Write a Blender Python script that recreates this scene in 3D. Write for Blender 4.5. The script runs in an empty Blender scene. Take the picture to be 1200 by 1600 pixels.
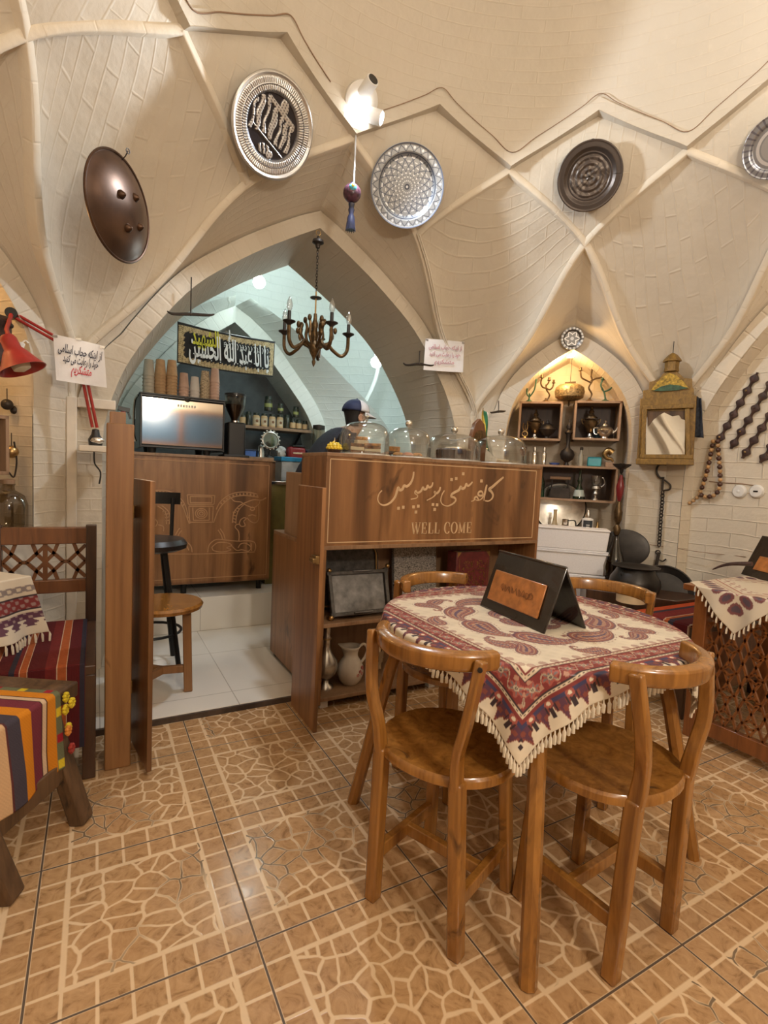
import bpy, bmesh, math, random
import numpy as np
from mathutils import Vector, Matrix, Euler
random.seed(7)
rng = np.random.default_rng(7)
PI = math.pi
sc = bpy.context.scene
COL = sc.collection

# ------------------------------------------------------------ camera
FOC, PITCH, ROLL, HEAD, EYE = 810.604, -0.07508, 0.04766, 0.5086, 1.19
_F = Vector((math.sin(HEAD)*math.cos(PITCH), math.cos(HEAD)*math.cos(PITCH), math.sin(PITCH)))
_R0 = Vector((math.cos(HEAD), -math.sin(HEAD), 0)); _U0 = _R0.cross(_F)
_R = _R0*math.cos(ROLL)+_U0*math.sin(ROLL); _U = _U0*math.cos(ROLL)-_R0*math.sin(ROLL)
CAM = Vector((0, 0, EYE))
cam_d = bpy.data.cameras.new('camera'); cam_d.sensor_fit = 'AUTO'; cam_d.sensor_width = 36
cam_d.lens = FOC/1600*36; cam_d.clip_start = .03; cam_d.clip_end = 60
cam = bpy.data.objects.new('camera', cam_d); COL.objects.link(cam)
cam.matrix_world = Matrix(((_R.x, _U.x, -_F.x, 0), (_R.y, _U.y, -_F.y, 0), (_R.z, _U.z, -_F.z, EYE), (0, 0, 0, 1)))
sc.camera = cam
# ------------------------------------------------------------ light and exposure
sc.view_settings.view_transform = 'Standard'; sc.view_settings.look = 'None'
sc.view_settings.exposure = 0.22; sc.view_settings.gamma = 1.0; sc.view_settings.use_curve_mapping = False
W = bpy.data.worlds.new('world'); sc.world = W; W.use_nodes = True
W.node_tree.nodes['Background'].inputs[0].default_value = (1, .86, .7, 1)
W.node_tree.nodes['Background'].inputs[1].default_value = 0.05
sc.cycles.max_bounces = 8; sc.cycles.diffuse_bounces = 4; sc.cycles.glossy_bounces = 4
sc.cycles.transmission_bounces = 6; sc.cycles.transparent_max_bounces = 16
sc.cycles.caustics_reflective = False; sc.cycles.caustics_refractive = False
sc.cycles.sample_clamp_indirect = 4.0
sc.cycles.use_denoising = True

def point(name, loc, power, colr, radius=.04):
    l = bpy.data.lights.new(name, 'POINT'); l.energy = power; l.color = colr; l.shadow_soft_size = radius
    o = bpy.data.objects.new(name, l); COL.objects.link(o); o.location = loc; return o
def spot(name, loc, to, power, colr, angle, radius=.03, blend=.5):
    l = bpy.data.lights.new(name, 'SPOT'); l.energy = power; l.color = colr; l.shadow_soft_size = radius
    l.spot_size = math.radians(angle); l.spot_blend = blend
    o = bpy.data.objects.new(name, l); COL.objects.link(o); o.location = loc
    o.rotation_euler = (Vector(to)-Vector(loc)).to_track_quat('-Z', 'Y').to_euler(); return o
WARM, COOL, NEUT = (1, .74, .47), (.82, .93, 1), (1, .86, .70)
# the room's lamps: the white floodlight at the foot of the dome, unseen warm ones round the ring, and added fill lights
spot('floodlight_lamp', (1.243, 2.53, 3.03), (1.22, 1.6, 2.2), 62, (.80, .90, 1), 178, .05, .06)
point('dome_lamp_right', (2.55, .75, 3.30), 14, (1, .92, .81), .06)
point('dome_lamp_rear', (1.2, -.55, 3.30), 15, (1, .92, .81), .06)
point('fill_light_rear', (.75, -1.0, 2.1), 82, (1, .90, .77), .10)  # added fill behind the camera, no fixture, brightens the lower walls
point('dome_lamp_left', (-.15, .65, 3.30), 11, (1, .90, .77), .06)
point('kitchen_bulb_lamp', (1.223, 4.6, 2.64), 3, (.80, 1, .93), .04)
point('kitchen_bulb_lamp_right', (2.22, 4.40, 2.20), 2.6, (.72, .90, 1), .04)
point('kitchen_fill_light', (1.95, 4.0, 2.35), 5, (.82, .97, .97), .06)  # added fill without a fixture, brightens the front of the banner
point('niche_lamp', (2.96, 2.80, 2.04), 7.0, (1, .62, .26), .03)
point('corner_niche_lamp', (-.71, 2.85, 2.05), 5, (1, .62, .26), .03)

# ------------------------------------------------------------ pixel -> point on a plane of the place
def ray(px, py): return _F+_R*((px-600)/FOC)-_U*((py-800)/FOC)
def onp(px, py, n, p0):
    r = ray(px, py); n = Vector(n); return CAM+r*((Vector(p0)-CAM).dot(n)/r.dot(n))
def onY(px, py, y): return onp(px, py, (0, 1, 0), (0, y, 0))
def onX(px, py, x): return onp(px, py, (1, 0, 0), (x, 0, 0))
def onZ(px, py, z): return onp(px, py, (0, 0, 1), (0, 0, z))
CX, CY = 1.2196, .9209
S2 = 2**-.5
def onD(px, py, a): return onp(px, py, (S2, S2, 0), (CX+a*S2, CY+a*S2, 0))
def onL(px, py, a): return onp(px, py, (-S2, S2, 0), (CX-a*S2, CY+a*S2, 0))
def pol(r, az, z): a = math.radians(az); return Vector((CX+r*math.sin(a), CY+r*math.cos(a), z))
def side(az, u, d, z):      # a wall's own coordinates: u along it to the right, d out from the room's centre
    a = math.radians(az); return Vector((CX+d*math.sin(a)+u*math.cos(a), CY+d*math.cos(a)-u*math.sin(a), z))
def fwd(p): return (Vector(p)-CAM).dot(_F)
def pxm(p): return fwd(p)/FOC       # metres per pixel at p

# ------------------------------------------------------------ objects, names, labels
def thing(name, label, cat, loc=(0, 0, 0), rz=0, group=None, rot=None):
    o = bpy.data.objects.new(name, None); COL.objects.link(o); o.empty_display_size = .05
    o.location = loc; o.rotation_euler = rot if rot is not None else (0, 0, rz)
    o['label'] = label; o['category'] = cat
    if group: o['group'] = group
    return o
def tag(o, label, cat, group=None):
    o['label'] = label; o['category'] = cat
    if group: o['group'] = group
    return o
def struct(o): o['kind'] = 'structure'; return o
def mw(o):
    m = Matrix.Translation(o.location) @ o.rotation_euler.to_matrix().to_4x4() @ Matrix.Diagonal((*o.scale, 1))
    return mw(o.parent) @ m if o.parent else m
def dup(root, loc=None, rz=None, label=None, group=None, scale=None, mats=None):
    r = root.copy(); COL.objects.link(r)
    if loc is not None: r.location = loc
    if rz is not None: r.rotation_euler = (0, 0, rz)
    if label: r['label'] = label
    if group: r['group'] = group
    if scale: r.scale = (scale,)*3 if isinstance(scale, (int, float)) else scale
    for ch in list(root.children):
        c_ = ch.copy(); COL.objects.link(c_); c_.parent = r
        for g in list(ch.children):
            d = g.copy(); COL.objects.link(d); d.parent = c_
    return r

class MB:
    def __init__(s, M=None): s.v = []; s.f = []; s.mi = []; s.M = M or Matrix.Identity(4); s.uvs = {}; s.cols = None; s.k = 0
    def add(s, vs, fs, uv=None):
        n = len(s.v); s.v += [tuple(s.M @ Vector(p)) for p in vs]
        for i, f in enumerate(fs):
            if uv is not None: s.uvs[len(s.f)] = [uv[j] for j in f]
            s.f.append(tuple(n+j for j in f)); s.mi.append(s.k)
        return s
    def box(s, c, d, rz=0, R=None):
        x, y, z = d[0]/2, d[1]/2, d[2]/2
        m = Matrix.Translation(c) @ (R.to_4x4() if R is not None else Matrix.Rotation(rz, 4, 'Z'))
        vs = [m @ Vector(p) for p in [(-x,-y,-z),(x,-y,-z),(x,y,-z),(-x,y,-z),(-x,-y,z),(x,-y,z),(x,y,z),(-x,y,z)]]
        return s.add(vs, [(0,3,2,1),(4,5,6,7),(0,1,5,4),(1,2,6,5),(2,3,7,6),(3,0,4,7)])
    def bx(s, x0, x1, y0, y1, z0, z1): return s.box(((x0+x1)/2, (y0+y1)/2, (z0+z1)/2), (x1-x0, y1-y0, z1-z0))
    def beam(s, a, b, w, h, up=(0, 0, 1), w2=None, h2=None):
        a, b = Vector(a), Vector(b); t = (b-a).normalized(); x = t.cross(Vector(up))
        if x.length < 1e-4: x = t.cross(Vector((0, 1, 0)))
        x.normalize(); y = x.cross(t); w2 = w2 or w; h2 = h2 or h
        vs = [p+x*i*ww/2+y*j*hh/2 for p, ww, hh in ((a, w, h), (b, w2, h2)) for i, j in ((-1,-1),(1,-1),(1,1),(-1,1))]
        return s.add(vs, [(3,2,1,0),(4,5,6,7),(0,1,5,4),(1,2,6,5),(2,3,7,6),(3,0,4,7)])
    def tube(s, pts, r, n=8, closed=False, cap=True, flat=None, up=None):
        P = [Vector(p) for p in pts]; m = len(P); rr = r if isinstance(r, (list, tuple)) else [r]*m
        vs = []; prev = None
        for i in range(m):
            a = P[(i-1) % m] if (closed or i) else P[0]; b = P[(i+1) % m] if (closed or i < m-1) else P[-1]
            t = (b-a).normalized() if (b-a).length > 1e-9 else Vector((0, 0, 1))
            if prev is None:
                x = t.orthogonal().normalized() if up is None else (Vector(up)-t*t.dot(Vector(up))).normalized()
            else:
                x = prev-t*prev.dot(t); x = x.normalized() if x.length > 1e-6 else t.orthogonal().normalized()
                if up is not None:
                    x2 = Vector(up)-t*t.dot(Vector(up))
                    if x2.length > 1e-3: x = x2.normalized()
            prev = x; y = t.cross(x); k = flat or 1
            for j in range(n):
                q = 2*PI*j/n+(PI/4 if n == 4 else 0); vs.append(P[i]+x*math.cos(q)*rr[i]+y*math.sin(q)*rr[i]*k)
        fs = []
        for i in range(m if closed else m-1):
            i2 = (i+1) % m
            for j in range(n): fs.append((i*n+j, i*n+(j+1) % n, i2*n+(j+1) % n, i2*n+j))
        if cap and not closed: fs += [tuple(range(n-1, -1, -1)), tuple((m-1)*n+j for j in range(n))]
        return s.add(vs, fs)
    def cyl(s, a, b, r0, r1=None, n=16): return s.tube([a, b], [r0, r0 if r1 is None else r1], n)
    def lathe(s, prof, c=(0, 0, 0), n=24, R=None):
        R = R or Matrix.Identity(3); c = Vector(c); vs = []; fs = []
        for r, z in prof:
            for j in range(n):
                q = 2*PI*j/n; vs.append(c+R @ Vector((r*math.cos(q), r*math.sin(q), z)))
        for i in range(len(prof)-1):
            for j in range(n): fs.append((i*n+j, i*n+(j+1) % n, (i+1)*n+(j+1) % n, (i+1)*n+j))
        if prof[0][0] > 1e-5: fs.append(tuple(range(n-1, -1, -1)))
        if prof[-1][0] > 1e-5: fs.append(tuple((len(prof)-1)*n+j for j in range(n)))
        return s.add(vs, fs)
    def sph(s, c, r, n=16, m=10, sc3=(1, 1, 1), R=None):
        m0 = s.M; s.M = m0 @ Matrix.Translation(c) @ (R.to_4x4() if R is not None else Matrix.Identity(4)) @ Matrix.Diagonal((*sc3, 1))
        s.lathe([(max(r*math.sin(PI*i/m), 1e-6), -r*math.cos(PI*i/m)) for i in range(m+1)], n=n); s.M = m0; return s
    def torus(s, c, R_, r, ax=(0, 0, 1), n=24, m=8):
        q = Vector(ax).to_track_quat('Z', 'Y'); c = Vector(c)
        return s.tube([c+q @ Vector((R_*math.cos(2*PI*i/n), R_*math.sin(2*PI*i/n), 0)) for i in range(n)], r, m, closed=True)
    def grid(s, fn, nu, nv, flip=False, uvf=None):
        vs = [fn(i/nu, j/nv) for j in range(nv+1) for i in range(nu+1)]; fs = []
        for j in range(nv):
            for i in range(nu):
                a = j*(nu+1)+i; q = (a, a+1, a+nu+2, a+nu+1); fs.append(q[::-1] if flip else q)
        uv = [uvf(i/nu, j/nv) for j in range(nv+1) for i in range(nu+1)] if uvf else None
        return s.add(vs, fs, uv)
    def prism(s, poly, fn, d):      # outline in 2D, fn(x, y, k) -> 3D with k = 0 front, k = d back
        n = len(poly); vs = [fn(x, y, 0) for x, y in poly]+[fn(x, y, d) for x, y in poly]
        return s.add(vs, [tuple(range(n)), tuple(range(2*n-1, n-1, -1))]+[(i, i+n, (i+1) % n+n, (i+1) % n) for i in range(n)])
    def build(s, name, mat, parent=None, local=False, smooth=True, bevel=0, ang=40, col=None):
        me = bpy.data.meshes.new(name)
        vs = s.v
        if parent is not None and not local:
            inv = mw(parent).inverted(); vs = [tuple(inv @ Vector(p)) for p in vs]
        me.from_pydata(vs, [], s.f); 
        mats = mat if isinstance(mat, (list, tuple)) else [mat]
        for m in mats: me.materials.append(m)
        if len(mats) > 1: me.polygons.foreach_set('material_index', s.mi)
        if s.uvs:
            u = me.uv_layers.new(name='UVMap')
            for p in me.polygons:
                q = s.uvs.get(p.index)
                if q:
                    for li, c_ in zip(p.loop_indices, q): u.data[li].uv = c_
        if col is not None:
            a = me.color_attributes.new('Col', 'FLOAT_COLOR', 'POINT')
            c4 = np.ones((len(vs), 4), dtype=np.float32); c4[:, :3] = np.asarray(col, dtype=np.float32)[:, :3]
            a.data.foreach_set('color', c4.ravel())
        bm = bmesh.new(); bm.from_mesh(me); bmesh.ops.recalc_face_normals(bm, faces=bm.faces); bm.to_mesh(me); bm.free()
        if smooth:
            me.polygons.foreach_set('use_smooth', [True]*len(me.polygons)); me.set_sharp_from_angle(angle=math.radians(ang))
        o = bpy.data.objects.new(name, me); COL.objects.link(o)
        if parent is not None: o.parent = parent
        if bevel:
            b = o.modifiers.new('bevel', 'BEVEL'); b.width = bevel; b.segments = 2; b.limit_method = 'ANGLE'; b.angle_limit = math.radians(50)
        return o

def crom(pts, n=8, closed=False):       # Catmull-Rom through points
    P = [Vector(p) for p in pts]; m = len(P); out = []
    for i in range(m if closed else m-1):
        g = lambda k: P[k % m] if closed else P[max(0, min(m-1, k))]
        a, b, c_, d = g(i-1), g(i), g(i+1), g(i+2)
        for j in range(n):
            t = j/n; out.append(.5*((2*b)+(c_-a)*t+(2*a-5*b+4*c_-d)*t*t+(3*b-a-3*c_+d)*t**3))
    if not closed: out.append(P[-1])
    return out
def basis(nrm, up=(0, 0, 1)):          # rotation whose local Z is nrm and local Y points up
    z = Vector(nrm).normalized(); y = Vector(up)-z*z.dot(Vector(up)); y.normalize(); x = y.cross(z)
    return Matrix((x, y, z)).transposed()
def place(o, p, nrm, up=(0, 0, 1)): o.location = p; o.rotation_euler = basis(nrm, up).to_euler(); return o

# ------------------------------------------------------------ materials
class NT:
    def __init__(s, name):
        s.m = bpy.data.materials.new(name); s.m.use_nodes = True; s.t = s.m.node_tree; s.n = s.t.nodes; s.b = s.n['Principled BSDF']
    def new(s, t, **kw):
        q = s.n.new(t)
        for k, v in kw.items(): setattr(q, k, v)
        return q
    def put(s, v, sock):
        if isinstance(v, bpy.types.NodeSocket): s.t.links.new(v, sock)
        elif isinstance(v, (tuple, list)) and len(v) == 3 and sock.type == 'RGBA': sock.default_value = (*v, 1)
        else: sock.default_value = v
    def math(s, op, a, b=None, c=None, clamp=False):
        q = s.new('ShaderNodeMath', operation=op, use_clamp=clamp); s.put(a, q.inputs[0])
        if b is not None: s.put(b, q.inputs[1])
        if c is not None: s.put(c, q.inputs[2])
        return q.outputs[0]
    def mix(s, f, a, b, blend='MIX'):
        q = s.new('ShaderNodeMix', data_type='RGBA', blend_type=blend); s.put(f, q.inputs[0]); s.put(a, q.inputs[6]); s.put(b, q.inputs[7]); return q.outputs[2]
    def ramp(s, f, stops):
        q = s.new('ShaderNodeValToRGB'); s.put(f, q.inputs[0]); e = q.color_ramp.elements
        while len(e) < len(stops): e.new(.5)
        for i, (p, c_) in enumerate(stops): e[i].position = p; e[i].color = (*c_, 1) if len(c_) == 3 else c_
        return q.outputs[0]
    def mapr(s, v, a, b, c_=0, d=1):
        q = s.new('ShaderNodeMapRange'); s.put(v, q.inputs[0])
        for i, k in enumerate((a, b, c_, d)): s.put(k, q.inputs[i+1])
        return q.outputs[0]
    def coord(s, kind='Object', scale=(1, 1, 1), rot=(0, 0, 0), loc=(0, 0, 0)):
        c_ = s.new('ShaderNodeTexCoord'); m = s.new('ShaderNodeMapping'); s.put(c_.outputs[kind], m.inputs[0])
        m.inputs[1].default_value = loc; m.inputs[2].default_value = rot; m.inputs[3].default_value = scale; return m.outputs[0]
    def noise(s, vec, scale, detail=3, rough=.55, dist=0, out=0):
        q = s.new('ShaderNodeTexNoise'); s.put(vec, q.inputs['Vector']); q.inputs['Scale'].default_value = scale
        q.inputs['Detail'].default_value = detail; q.inputs['Roughness'].default_value = rough; q.inputs['Distortion'].default_value = dist; return q.outputs[out]
    def bump(s, h, st=.3, dist=.01, nrm=None):
        q = s.new('ShaderNodeBump'); s.put(h, q.inputs['Height']); q.inputs['Strength'].default_value = st; q.inputs['Distance'].default_value = dist
        if nrm is not None: s.put(nrm, q.inputs['Normal'])
        return q.outputs[0]
    def out(s, color=None, rough=None, metal=None, normal=None, **kw):
        for k, v in dict(zip(('Base Color', 'Roughness', 'Metallic', 'Normal'), (color, rough, metal, normal))).items():
            if v is not None: s.put(v, s.b.inputs[k])
        for k, v in kw.items(): s.put(v, s.b.inputs[k.replace('_', ' ')])
        return s.m
def pm(name, c, rough=.5, metal=0, var=.12, vs=14, bump=.08, **kw):      # plain stuff with a little mottling
    t = NT(name); v = t.coord(); n = t.noise(v, vs, 4)
    d = tuple(x*(1-var*1.6) for x in c); l = tuple(min(1, x*(1+var)) for x in c)
    return t.out(t.ramp(n, [(.3, d), (.7, l)]), rough, metal, t.bump(n, bump, .004), **kw)
def attr_mat(name, rough=.6, metal=0, bump=0, bs=400, spec=.5):
    t = NT(name); a = t.new('ShaderNodeAttribute', attribute_name='Col')
    n = t.bump(t.noise(t.coord(), bs, 2), bump, .002) if bump else None
    return t.out(a.outputs['Color'], rough, metal, n, Specular_IOR_Level=spec)
def emit(name, c, s): t = NT(name); return t.out((c[0], c[1], c[2]), .4, Emission_Color=c, Emission_Strength=s)
def wood(name, cd, cl, scale=(14, 14, 1.2), rough=.4, bump=.05, knots=True, coat=0, kind='Object', ndist=1.2, wide=None, ds=2.2):
    t = NT(name); v = t.coord(kind, scale)
    n = t.noise(v, 1.0, 5, .62, ndist); f = t.noise(t.coord(kind, tuple(x*6 for x in scale)), 1.0, 2, .5)
    c = t.ramp(n, [(.28, cd), (.46, tuple((a+b)/2 for a, b in zip(cd, cl))), (.7, cl)])
    c = t.mix(t.math('MULTIPLY', f, .35), c, tuple(x*.55 for x in cd), 'MIX')
    if wide:
        w_ = t.noise(t.coord(kind, wide), 1.0, 2, .5, .3); c = t.mix(t.mapr(w_, .54, .68, 0, .72), c, tuple(x*.55 for x in cd))
    if knots:
        k = t.noise(t.coord(kind, (ds*1.6, ds*1.6, ds)), 1.0, 3, .6, 1.5); c = t.mix(t.mapr(k, .62, .72, 0, .75), c, tuple(x*.35 for x in cd))
    return t.out(c, rough, 0, t.bump(n, bump, .004), Coat_Weight=coat, Coat_Roughness=.12)

def plaster(name, base, uv=True, bw=.21, bh=.062, strength=.55, scale3=(1, 1, 1), rot=(0, 0, 0), dirt=(.60, .48, .33), soft=0):
    t = NT(name); v = t.coord('UV' if uv else 'Object', scale3, rot)
    wob = t.new('ShaderNodeVectorMath', operation='ADD'); nz = t.noise(v, 3.5, 2, .5, 0, 1)
    sub = t.new('ShaderNodeVectorMath', operation='SCALE'); t.put(nz, sub.inputs[0]); sub.inputs['Scale'].default_value = .035
    t.put(v, wob.inputs[0]); t.put(sub.outputs[0], wob.inputs[1])
    b = t.new('ShaderNodeTexBrick'); t.put(wob.outputs[0], b.inputs['Vector'])
    b.inputs['Scale'].default_value = 1; b.inputs['Mortar Size'].default_value = .006; b.inputs['Mortar Smooth'].default_value = .9
    b.inputs['Brick Width'].default_value = bw; b.inputs['Row Height'].default_value = bh; b.inputs['Bias'].default_value = 0
    b.inputs['Color1'].default_value = (.3, .3, .3, 1); b.inputs['Color2'].default_value = (1, 1, 1, 1); b.inputs['Mortar'].default_value = (.5, .5, .5, 1)
    o = t.coord('Object'); big = t.noise(o, 2.2, 3, .5); fine = t.noise(o, 26, 4, .6); mid = t.noise(o, 7, 3, .55)
    keep = t.mapr(t.noise(o, 3.1, 3, .6), .38, .62, .05, .75) if soft else t.mapr(mid, .3, .62, .25, 1)
    h = t.math('SUBTRACT', t.math('MULTIPLY', t.mapr(b.outputs['Color'], .3, 1, 0, 1), .5), t.math('MULTIPLY', b.outputs['Fac'], keep))
    h = t.math('ADD', h, t.math('MULTIPLY', fine, .55)); h = t.math('ADD', h, t.math('MULTIPLY', mid, 2.4 if soft else 1.0))
    c = t.mix(t.mapr(big, .35, .7, 0, .35), base, tuple(x*y for x, y in zip(base, (.93, .88, .80))))
    c = t.mix(t.mapr(fine, .56, .75, 0, .35), c, tuple(min(1, x*1.1) for x in base))
    c = t.mix(t.mapr(t.noise(o, 1.4, 4, .6, .4), .42, .66, 0, .30), c, tuple(x*y for x, y in zip(base, (.80, .79, .74)))) if soft else c
    c = t.mix(t.math('MULTIPLY', b.outputs['Fac'], .10), c, dirt)
    return t.out(c, .62, 0, t.bump(h, strength, .014), Specular_IOR_Level=.35)

M_PL = plaster('painted_brick', (.61, .54, .44), strength=.26, soft=1)
M_PLB = plaster('painted_brick_wide', (.70, .62, .50), bw=.30, bh=.092, strength=.42)
M_DOME = plaster('dome_plaster', (.60, .535, .44), bw=.27, bh=.075, strength=.22, soft=1)
M_RIB = plaster('rib_plaster', (.72, .635, .51), bw=.065, bh=.2, strength=.22, soft=1)
M_KIT = plaster('kitchen_brick', (.78, .82, .79), bw=.24, bh=.07, strength=.26, dirt=(.5, .52, .5))
M_WAL = wood('walnut_laminate', (.12, .048, .016), (.43, .205, .080), (8, 8, .6), .38, .03, wide=(5.5, 5.5, .35), ds=2.6)
M_WALE = wood('walnut_edge', (.19, .10, .05), (.36, .21, .11), (16, 16, 1.5), .45, .03, False)
M_PINE = wood('knotty_pine', (.19, .080, .026), (.37, .18, .066), (10, 10, .7), .42, .03, ds=4)
M_CH = wood('varnished_pine', (.165, .060, .010), (.41, .180, .035), (22, 22, 2.4), .26, .10, True, .5, ds=5)
M_DK = wood('dark_stained_wood', (.022, .010, .006), (.085, .034, .014), (16, 16, 2), .36, .05, False, .3)
M_BR = wood('brown_bench_wood', (.10, .036, .013), (.25, .095, .030), (16, 16, 2), .4, .05, False, .2)
M_RUST = wood('rustic_wood', (.045, .024, .012), (.16, .085, .038), (20, 20, 1.6), .6, .2, True, ds=5)
M_SHELF = wood('shelf_board', (.26, .155, .09), (.40, .25, .15), (14, 14, 1.5), .5, .03, False)
M_GOLDW = wood('carved_gilt_wood', (.11, .055, .008), (.33, .185, .030), (40, 40, 22), .42, .5, False)
M_BLK = pm('black_metal', (.012, .011, .010), .4, .3); M_IRON = pm('dark_iron', (.045, .036, .030), .5, .6, .3)
M_BRASS = pm('aged_brass', (.42, .27, .11), .33, .9, .25); M_BRONZE = pm('antique_bronze', (.135, .085, .040), .36, .8, .4, 30)
M_SILV = pm('old_silver', (.60, .57, .52), .27, .95, .2); M_STEEL = pm('polished_steel', (.74, .70, .64), .10, 1, .04, 5, .02)
M_WHITE = pm('white_paint', (.80, .78, .74), .45, 0, .04); M_FOAM = pm('white_foam', (.86, .83, .82), .7, 0, .03, 90, .1)
M_PLAST = pm('black_plastic', (.016, .015, .015), .35, 0, .1); M_RED = pm('red_enamel', (.33, .022, .016), .3, 0, .15)
M_FRAME = pm('cream_frame', (.70, .62, .51), .5, 0, .05)
def glass(name, tint=(1, 1, 1), k=.10, rough=.03):
    t = NT(name); tr = t.new('ShaderNodeBsdfTransparent'); tr.inputs[0].default_value = (*tint, 1)
    g = t.new('ShaderNodeBsdfGlossy'); g.inputs[1].default_value = rough
    lw = t.new('ShaderNodeLayerWeight'); lw.inputs[0].default_value = .25
    f = t.mapr(lw.outputs['Facing'], 0, 1, k, .75); mx = t.new('ShaderNodeMixShader')
    t.put(f, mx.inputs[0]); t.put(tr.outputs[0], mx.inputs[1]); t.put(g.outputs[0], mx.inputs[2])
    t.put(mx.outputs[0], t.n['Material Output'].inputs[0]); return t.m
M_GLASS = glass('clear_glass', (.93, .93, .90), .11); M_GREEN = glass('green_glass', (.12, .42, .26), .06); M_SMOKE = glass('smoky_glass', (.55, .5, .42), .06)
# ============================================================ the floor
TS, TX, TY = .49211, .35994, 1.68742
def floor_mat():
    t = NT('stone_pattern_tiles'); o = t.coord('Object'); sp = t.new('ShaderNodeSeparateXYZ'); t.put(o, sp.inputs[0])
    u = t.math('DIVIDE', t.math('SUBTRACT', sp.outputs[0], TX), TS); v = t.math('DIVIDE', t.math('SUBTRACT', sp.outputs[1], TY), TS)
    fx = t.math('FRACT', u); fy = t.math('FRACT', v)
    ax = t.math('ABSOLUTE', t.math('SUBTRACT', fx, .5)); ay = t.math('ABSOLUTE', t.math('SUBTRACT', fy, .5))
    mx = t.math('MAXIMUM', ax, ay)
    grout = t.mapr(mx, .4935, .4955)
    inner = t.math('LESS_THAN', mx, 5/14)
    wob = t.math('MULTIPLY', t.math('SUBTRACT', t.noise(o, 30, 3), .5), .022)
    def lines(f):
        g = t.math('FRACT', t.math('ADD', t.math('MULTIPLY', f, 7), wob)); d = t.math('MINIMUM', g, t.math('SUBTRACT', 1, g)); return t.mapr(d, .040, .070, 1, 0)
    grid = t.math('MULTIPLY', t.math('MAXIMUM', lines(fx), lines(fy)), t.math('SUBTRACT', 1, inner))
    rim = t.mapr(t.math('ABSOLUTE', t.math('SUBTRACT', t.math('ADD', mx, t.math('MULTIPLY', wob, .15)), 5/14)), .010, .017, 1, 0)
    cmb = t.new('ShaderNodeCombineXYZ'); t.put(u, cmb.inputs[0]); t.put(v, cmb.inputs[1])
    nz = t.noise(cmb.outputs[0], 5, 2, .5, 0, 1); ad = t.new('ShaderNodeVectorMath', operation='MULTIPLY_ADD')
    t.put(nz, ad.inputs[0]); ad.inputs[1].default_value = (.10, .10, 0); t.put(cmb.outputs[0], ad.inputs[2])
    vo = t.new('ShaderNodeTexVoronoi', voronoi_dimensions='2D', feature='DISTANCE_TO_EDGE'); t.put(ad.outputs[0], vo.inputs['Vector']); vo.inputs['Scale'].default_value = 8.2
    vo.inputs['Randomness'].default_value = 1
    crack = t.math('MULTIPLY', t.mapr(vo.outputs[0], .042, .088, 1, 0), inner)
    light = t.math('MAXIMUM', t.math('MAXIMUM', grid, rim), crack, clamp=True)
    vc = t.new('ShaderNodeTexVoronoi', voronoi_dimensions='2D'); t.put(ad.outputs[0], vc.inputs['Vector']); vc.inputs['Scale'].default_value = 8.2
    dkl = t.math('MULTIPLY', t.mapr(vo.outputs[0], .034, .060, 1, 0), t.mapr(t.noise(cmb.outputs[0], 1.1, 2), .53, .60))
    dkl = t.math('MULTIPLY', dkl, inner)
    mar = t.noise(o, 16, 6, .62, 2.5); tone = t.noise(o, 3.5, 3)
    base = t.ramp(mar, [(.30, (.25, .135, .058)), (.46, (.43, .252, .118)), (.70, (.54, .335, .168))])
    base = t.mix(t.math('MULTIPLY', t.math('SUBTRACT', vc.outputs['Color'], .5), .25, clamp=True), base, (.50, .29, .15))
    base = t.mix(t.mapr(tone, .4, .7, 0, .3), base, (.36, .185, .085))
    c = t.mix(t.math('MULTIPLY', light, .84), base, (.76, .565, .36))
    c = t.mix(t.math('MULTIPLY', dkl, .8), c, (.06, .035, .02)); c = t.mix(t.math('MULTIPLY', grout, .92), c, (.045, .026, .018))
    h = t.math('SUBTRACT', t.math('MULTIPLY', light, .25), t.math('ADD', grout, t.math('MULTIPLY', t.noise(o, 5, 2), .5)))
    r = t.math('ADD', t.mapr(t.noise(o, 9, 4), .3, .7, .11, .24), t.math('MULTIPLY', grout, .4))
    return t.out(c, r, 0, t.bump(h, .10, .006), Specular_IOR_Level=.55)
M_FLOOR = floor_mat()
def white_tile_mat(name, sx, sy, ox, oy, axes=(0, 1), c=(.80, .76, .69)):
    t = NT(name); o = t.coord('Object'); sp = t.new('ShaderNodeSeparateXYZ'); t.put(o, sp.inputs[0])
    d = None
    for ax, s_, of in ((axes[0], sx, ox), (axes[1], sy, oy)):
        f = t.math('FRACT', t.math('DIVIDE', t.math('SUBTRACT', sp.outputs[ax], of), s_)); q = t.math('MULTIPLY', t.math('MINIMUM', f, t.math('SUBTRACT', 1, f)), s_)
        d = q if d is None else t.math('MINIMUM', d, q)
    g = t.mapr(d, .0015, .003, 1, 0); n = t.noise(o, 3, 4)
    cc = t.mix(t.mapr(n, .45, .7, 0, .3), c, tuple(x*y for x, y in zip(c, (.96, .92, .84))))
    return t.out(t.mix(t.math('MULTIPLY', g, .6), cc, (.30, .26, .21)), .13, 0, t.bump(t.math('SUBTRACT', 0, g), .2, .003), Specular_IOR_Level=.5)
M_WTILE = white_tile_mat('white_floor_tile', .60, .60, .62, 3.23)
M_WTILE2 = white_tile_mat('white_riser_tile', .60, .40, .64, .03, (0, 2))
PY = 2.46                                           # front edge of the white-tiled step up to the kitchen
struct(MB().bx(-3.2, 5.2, -4.2, 6.2, -.1, 0).build('floor', M_FLOOR, smooth=False))
m = MB(); m.bx(-.75, 3.0, PY+.012, 3.70, 0, .03)
struct(m.build('floor_platform', M_WTILE, smooth=False, bevel=.002))
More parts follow.
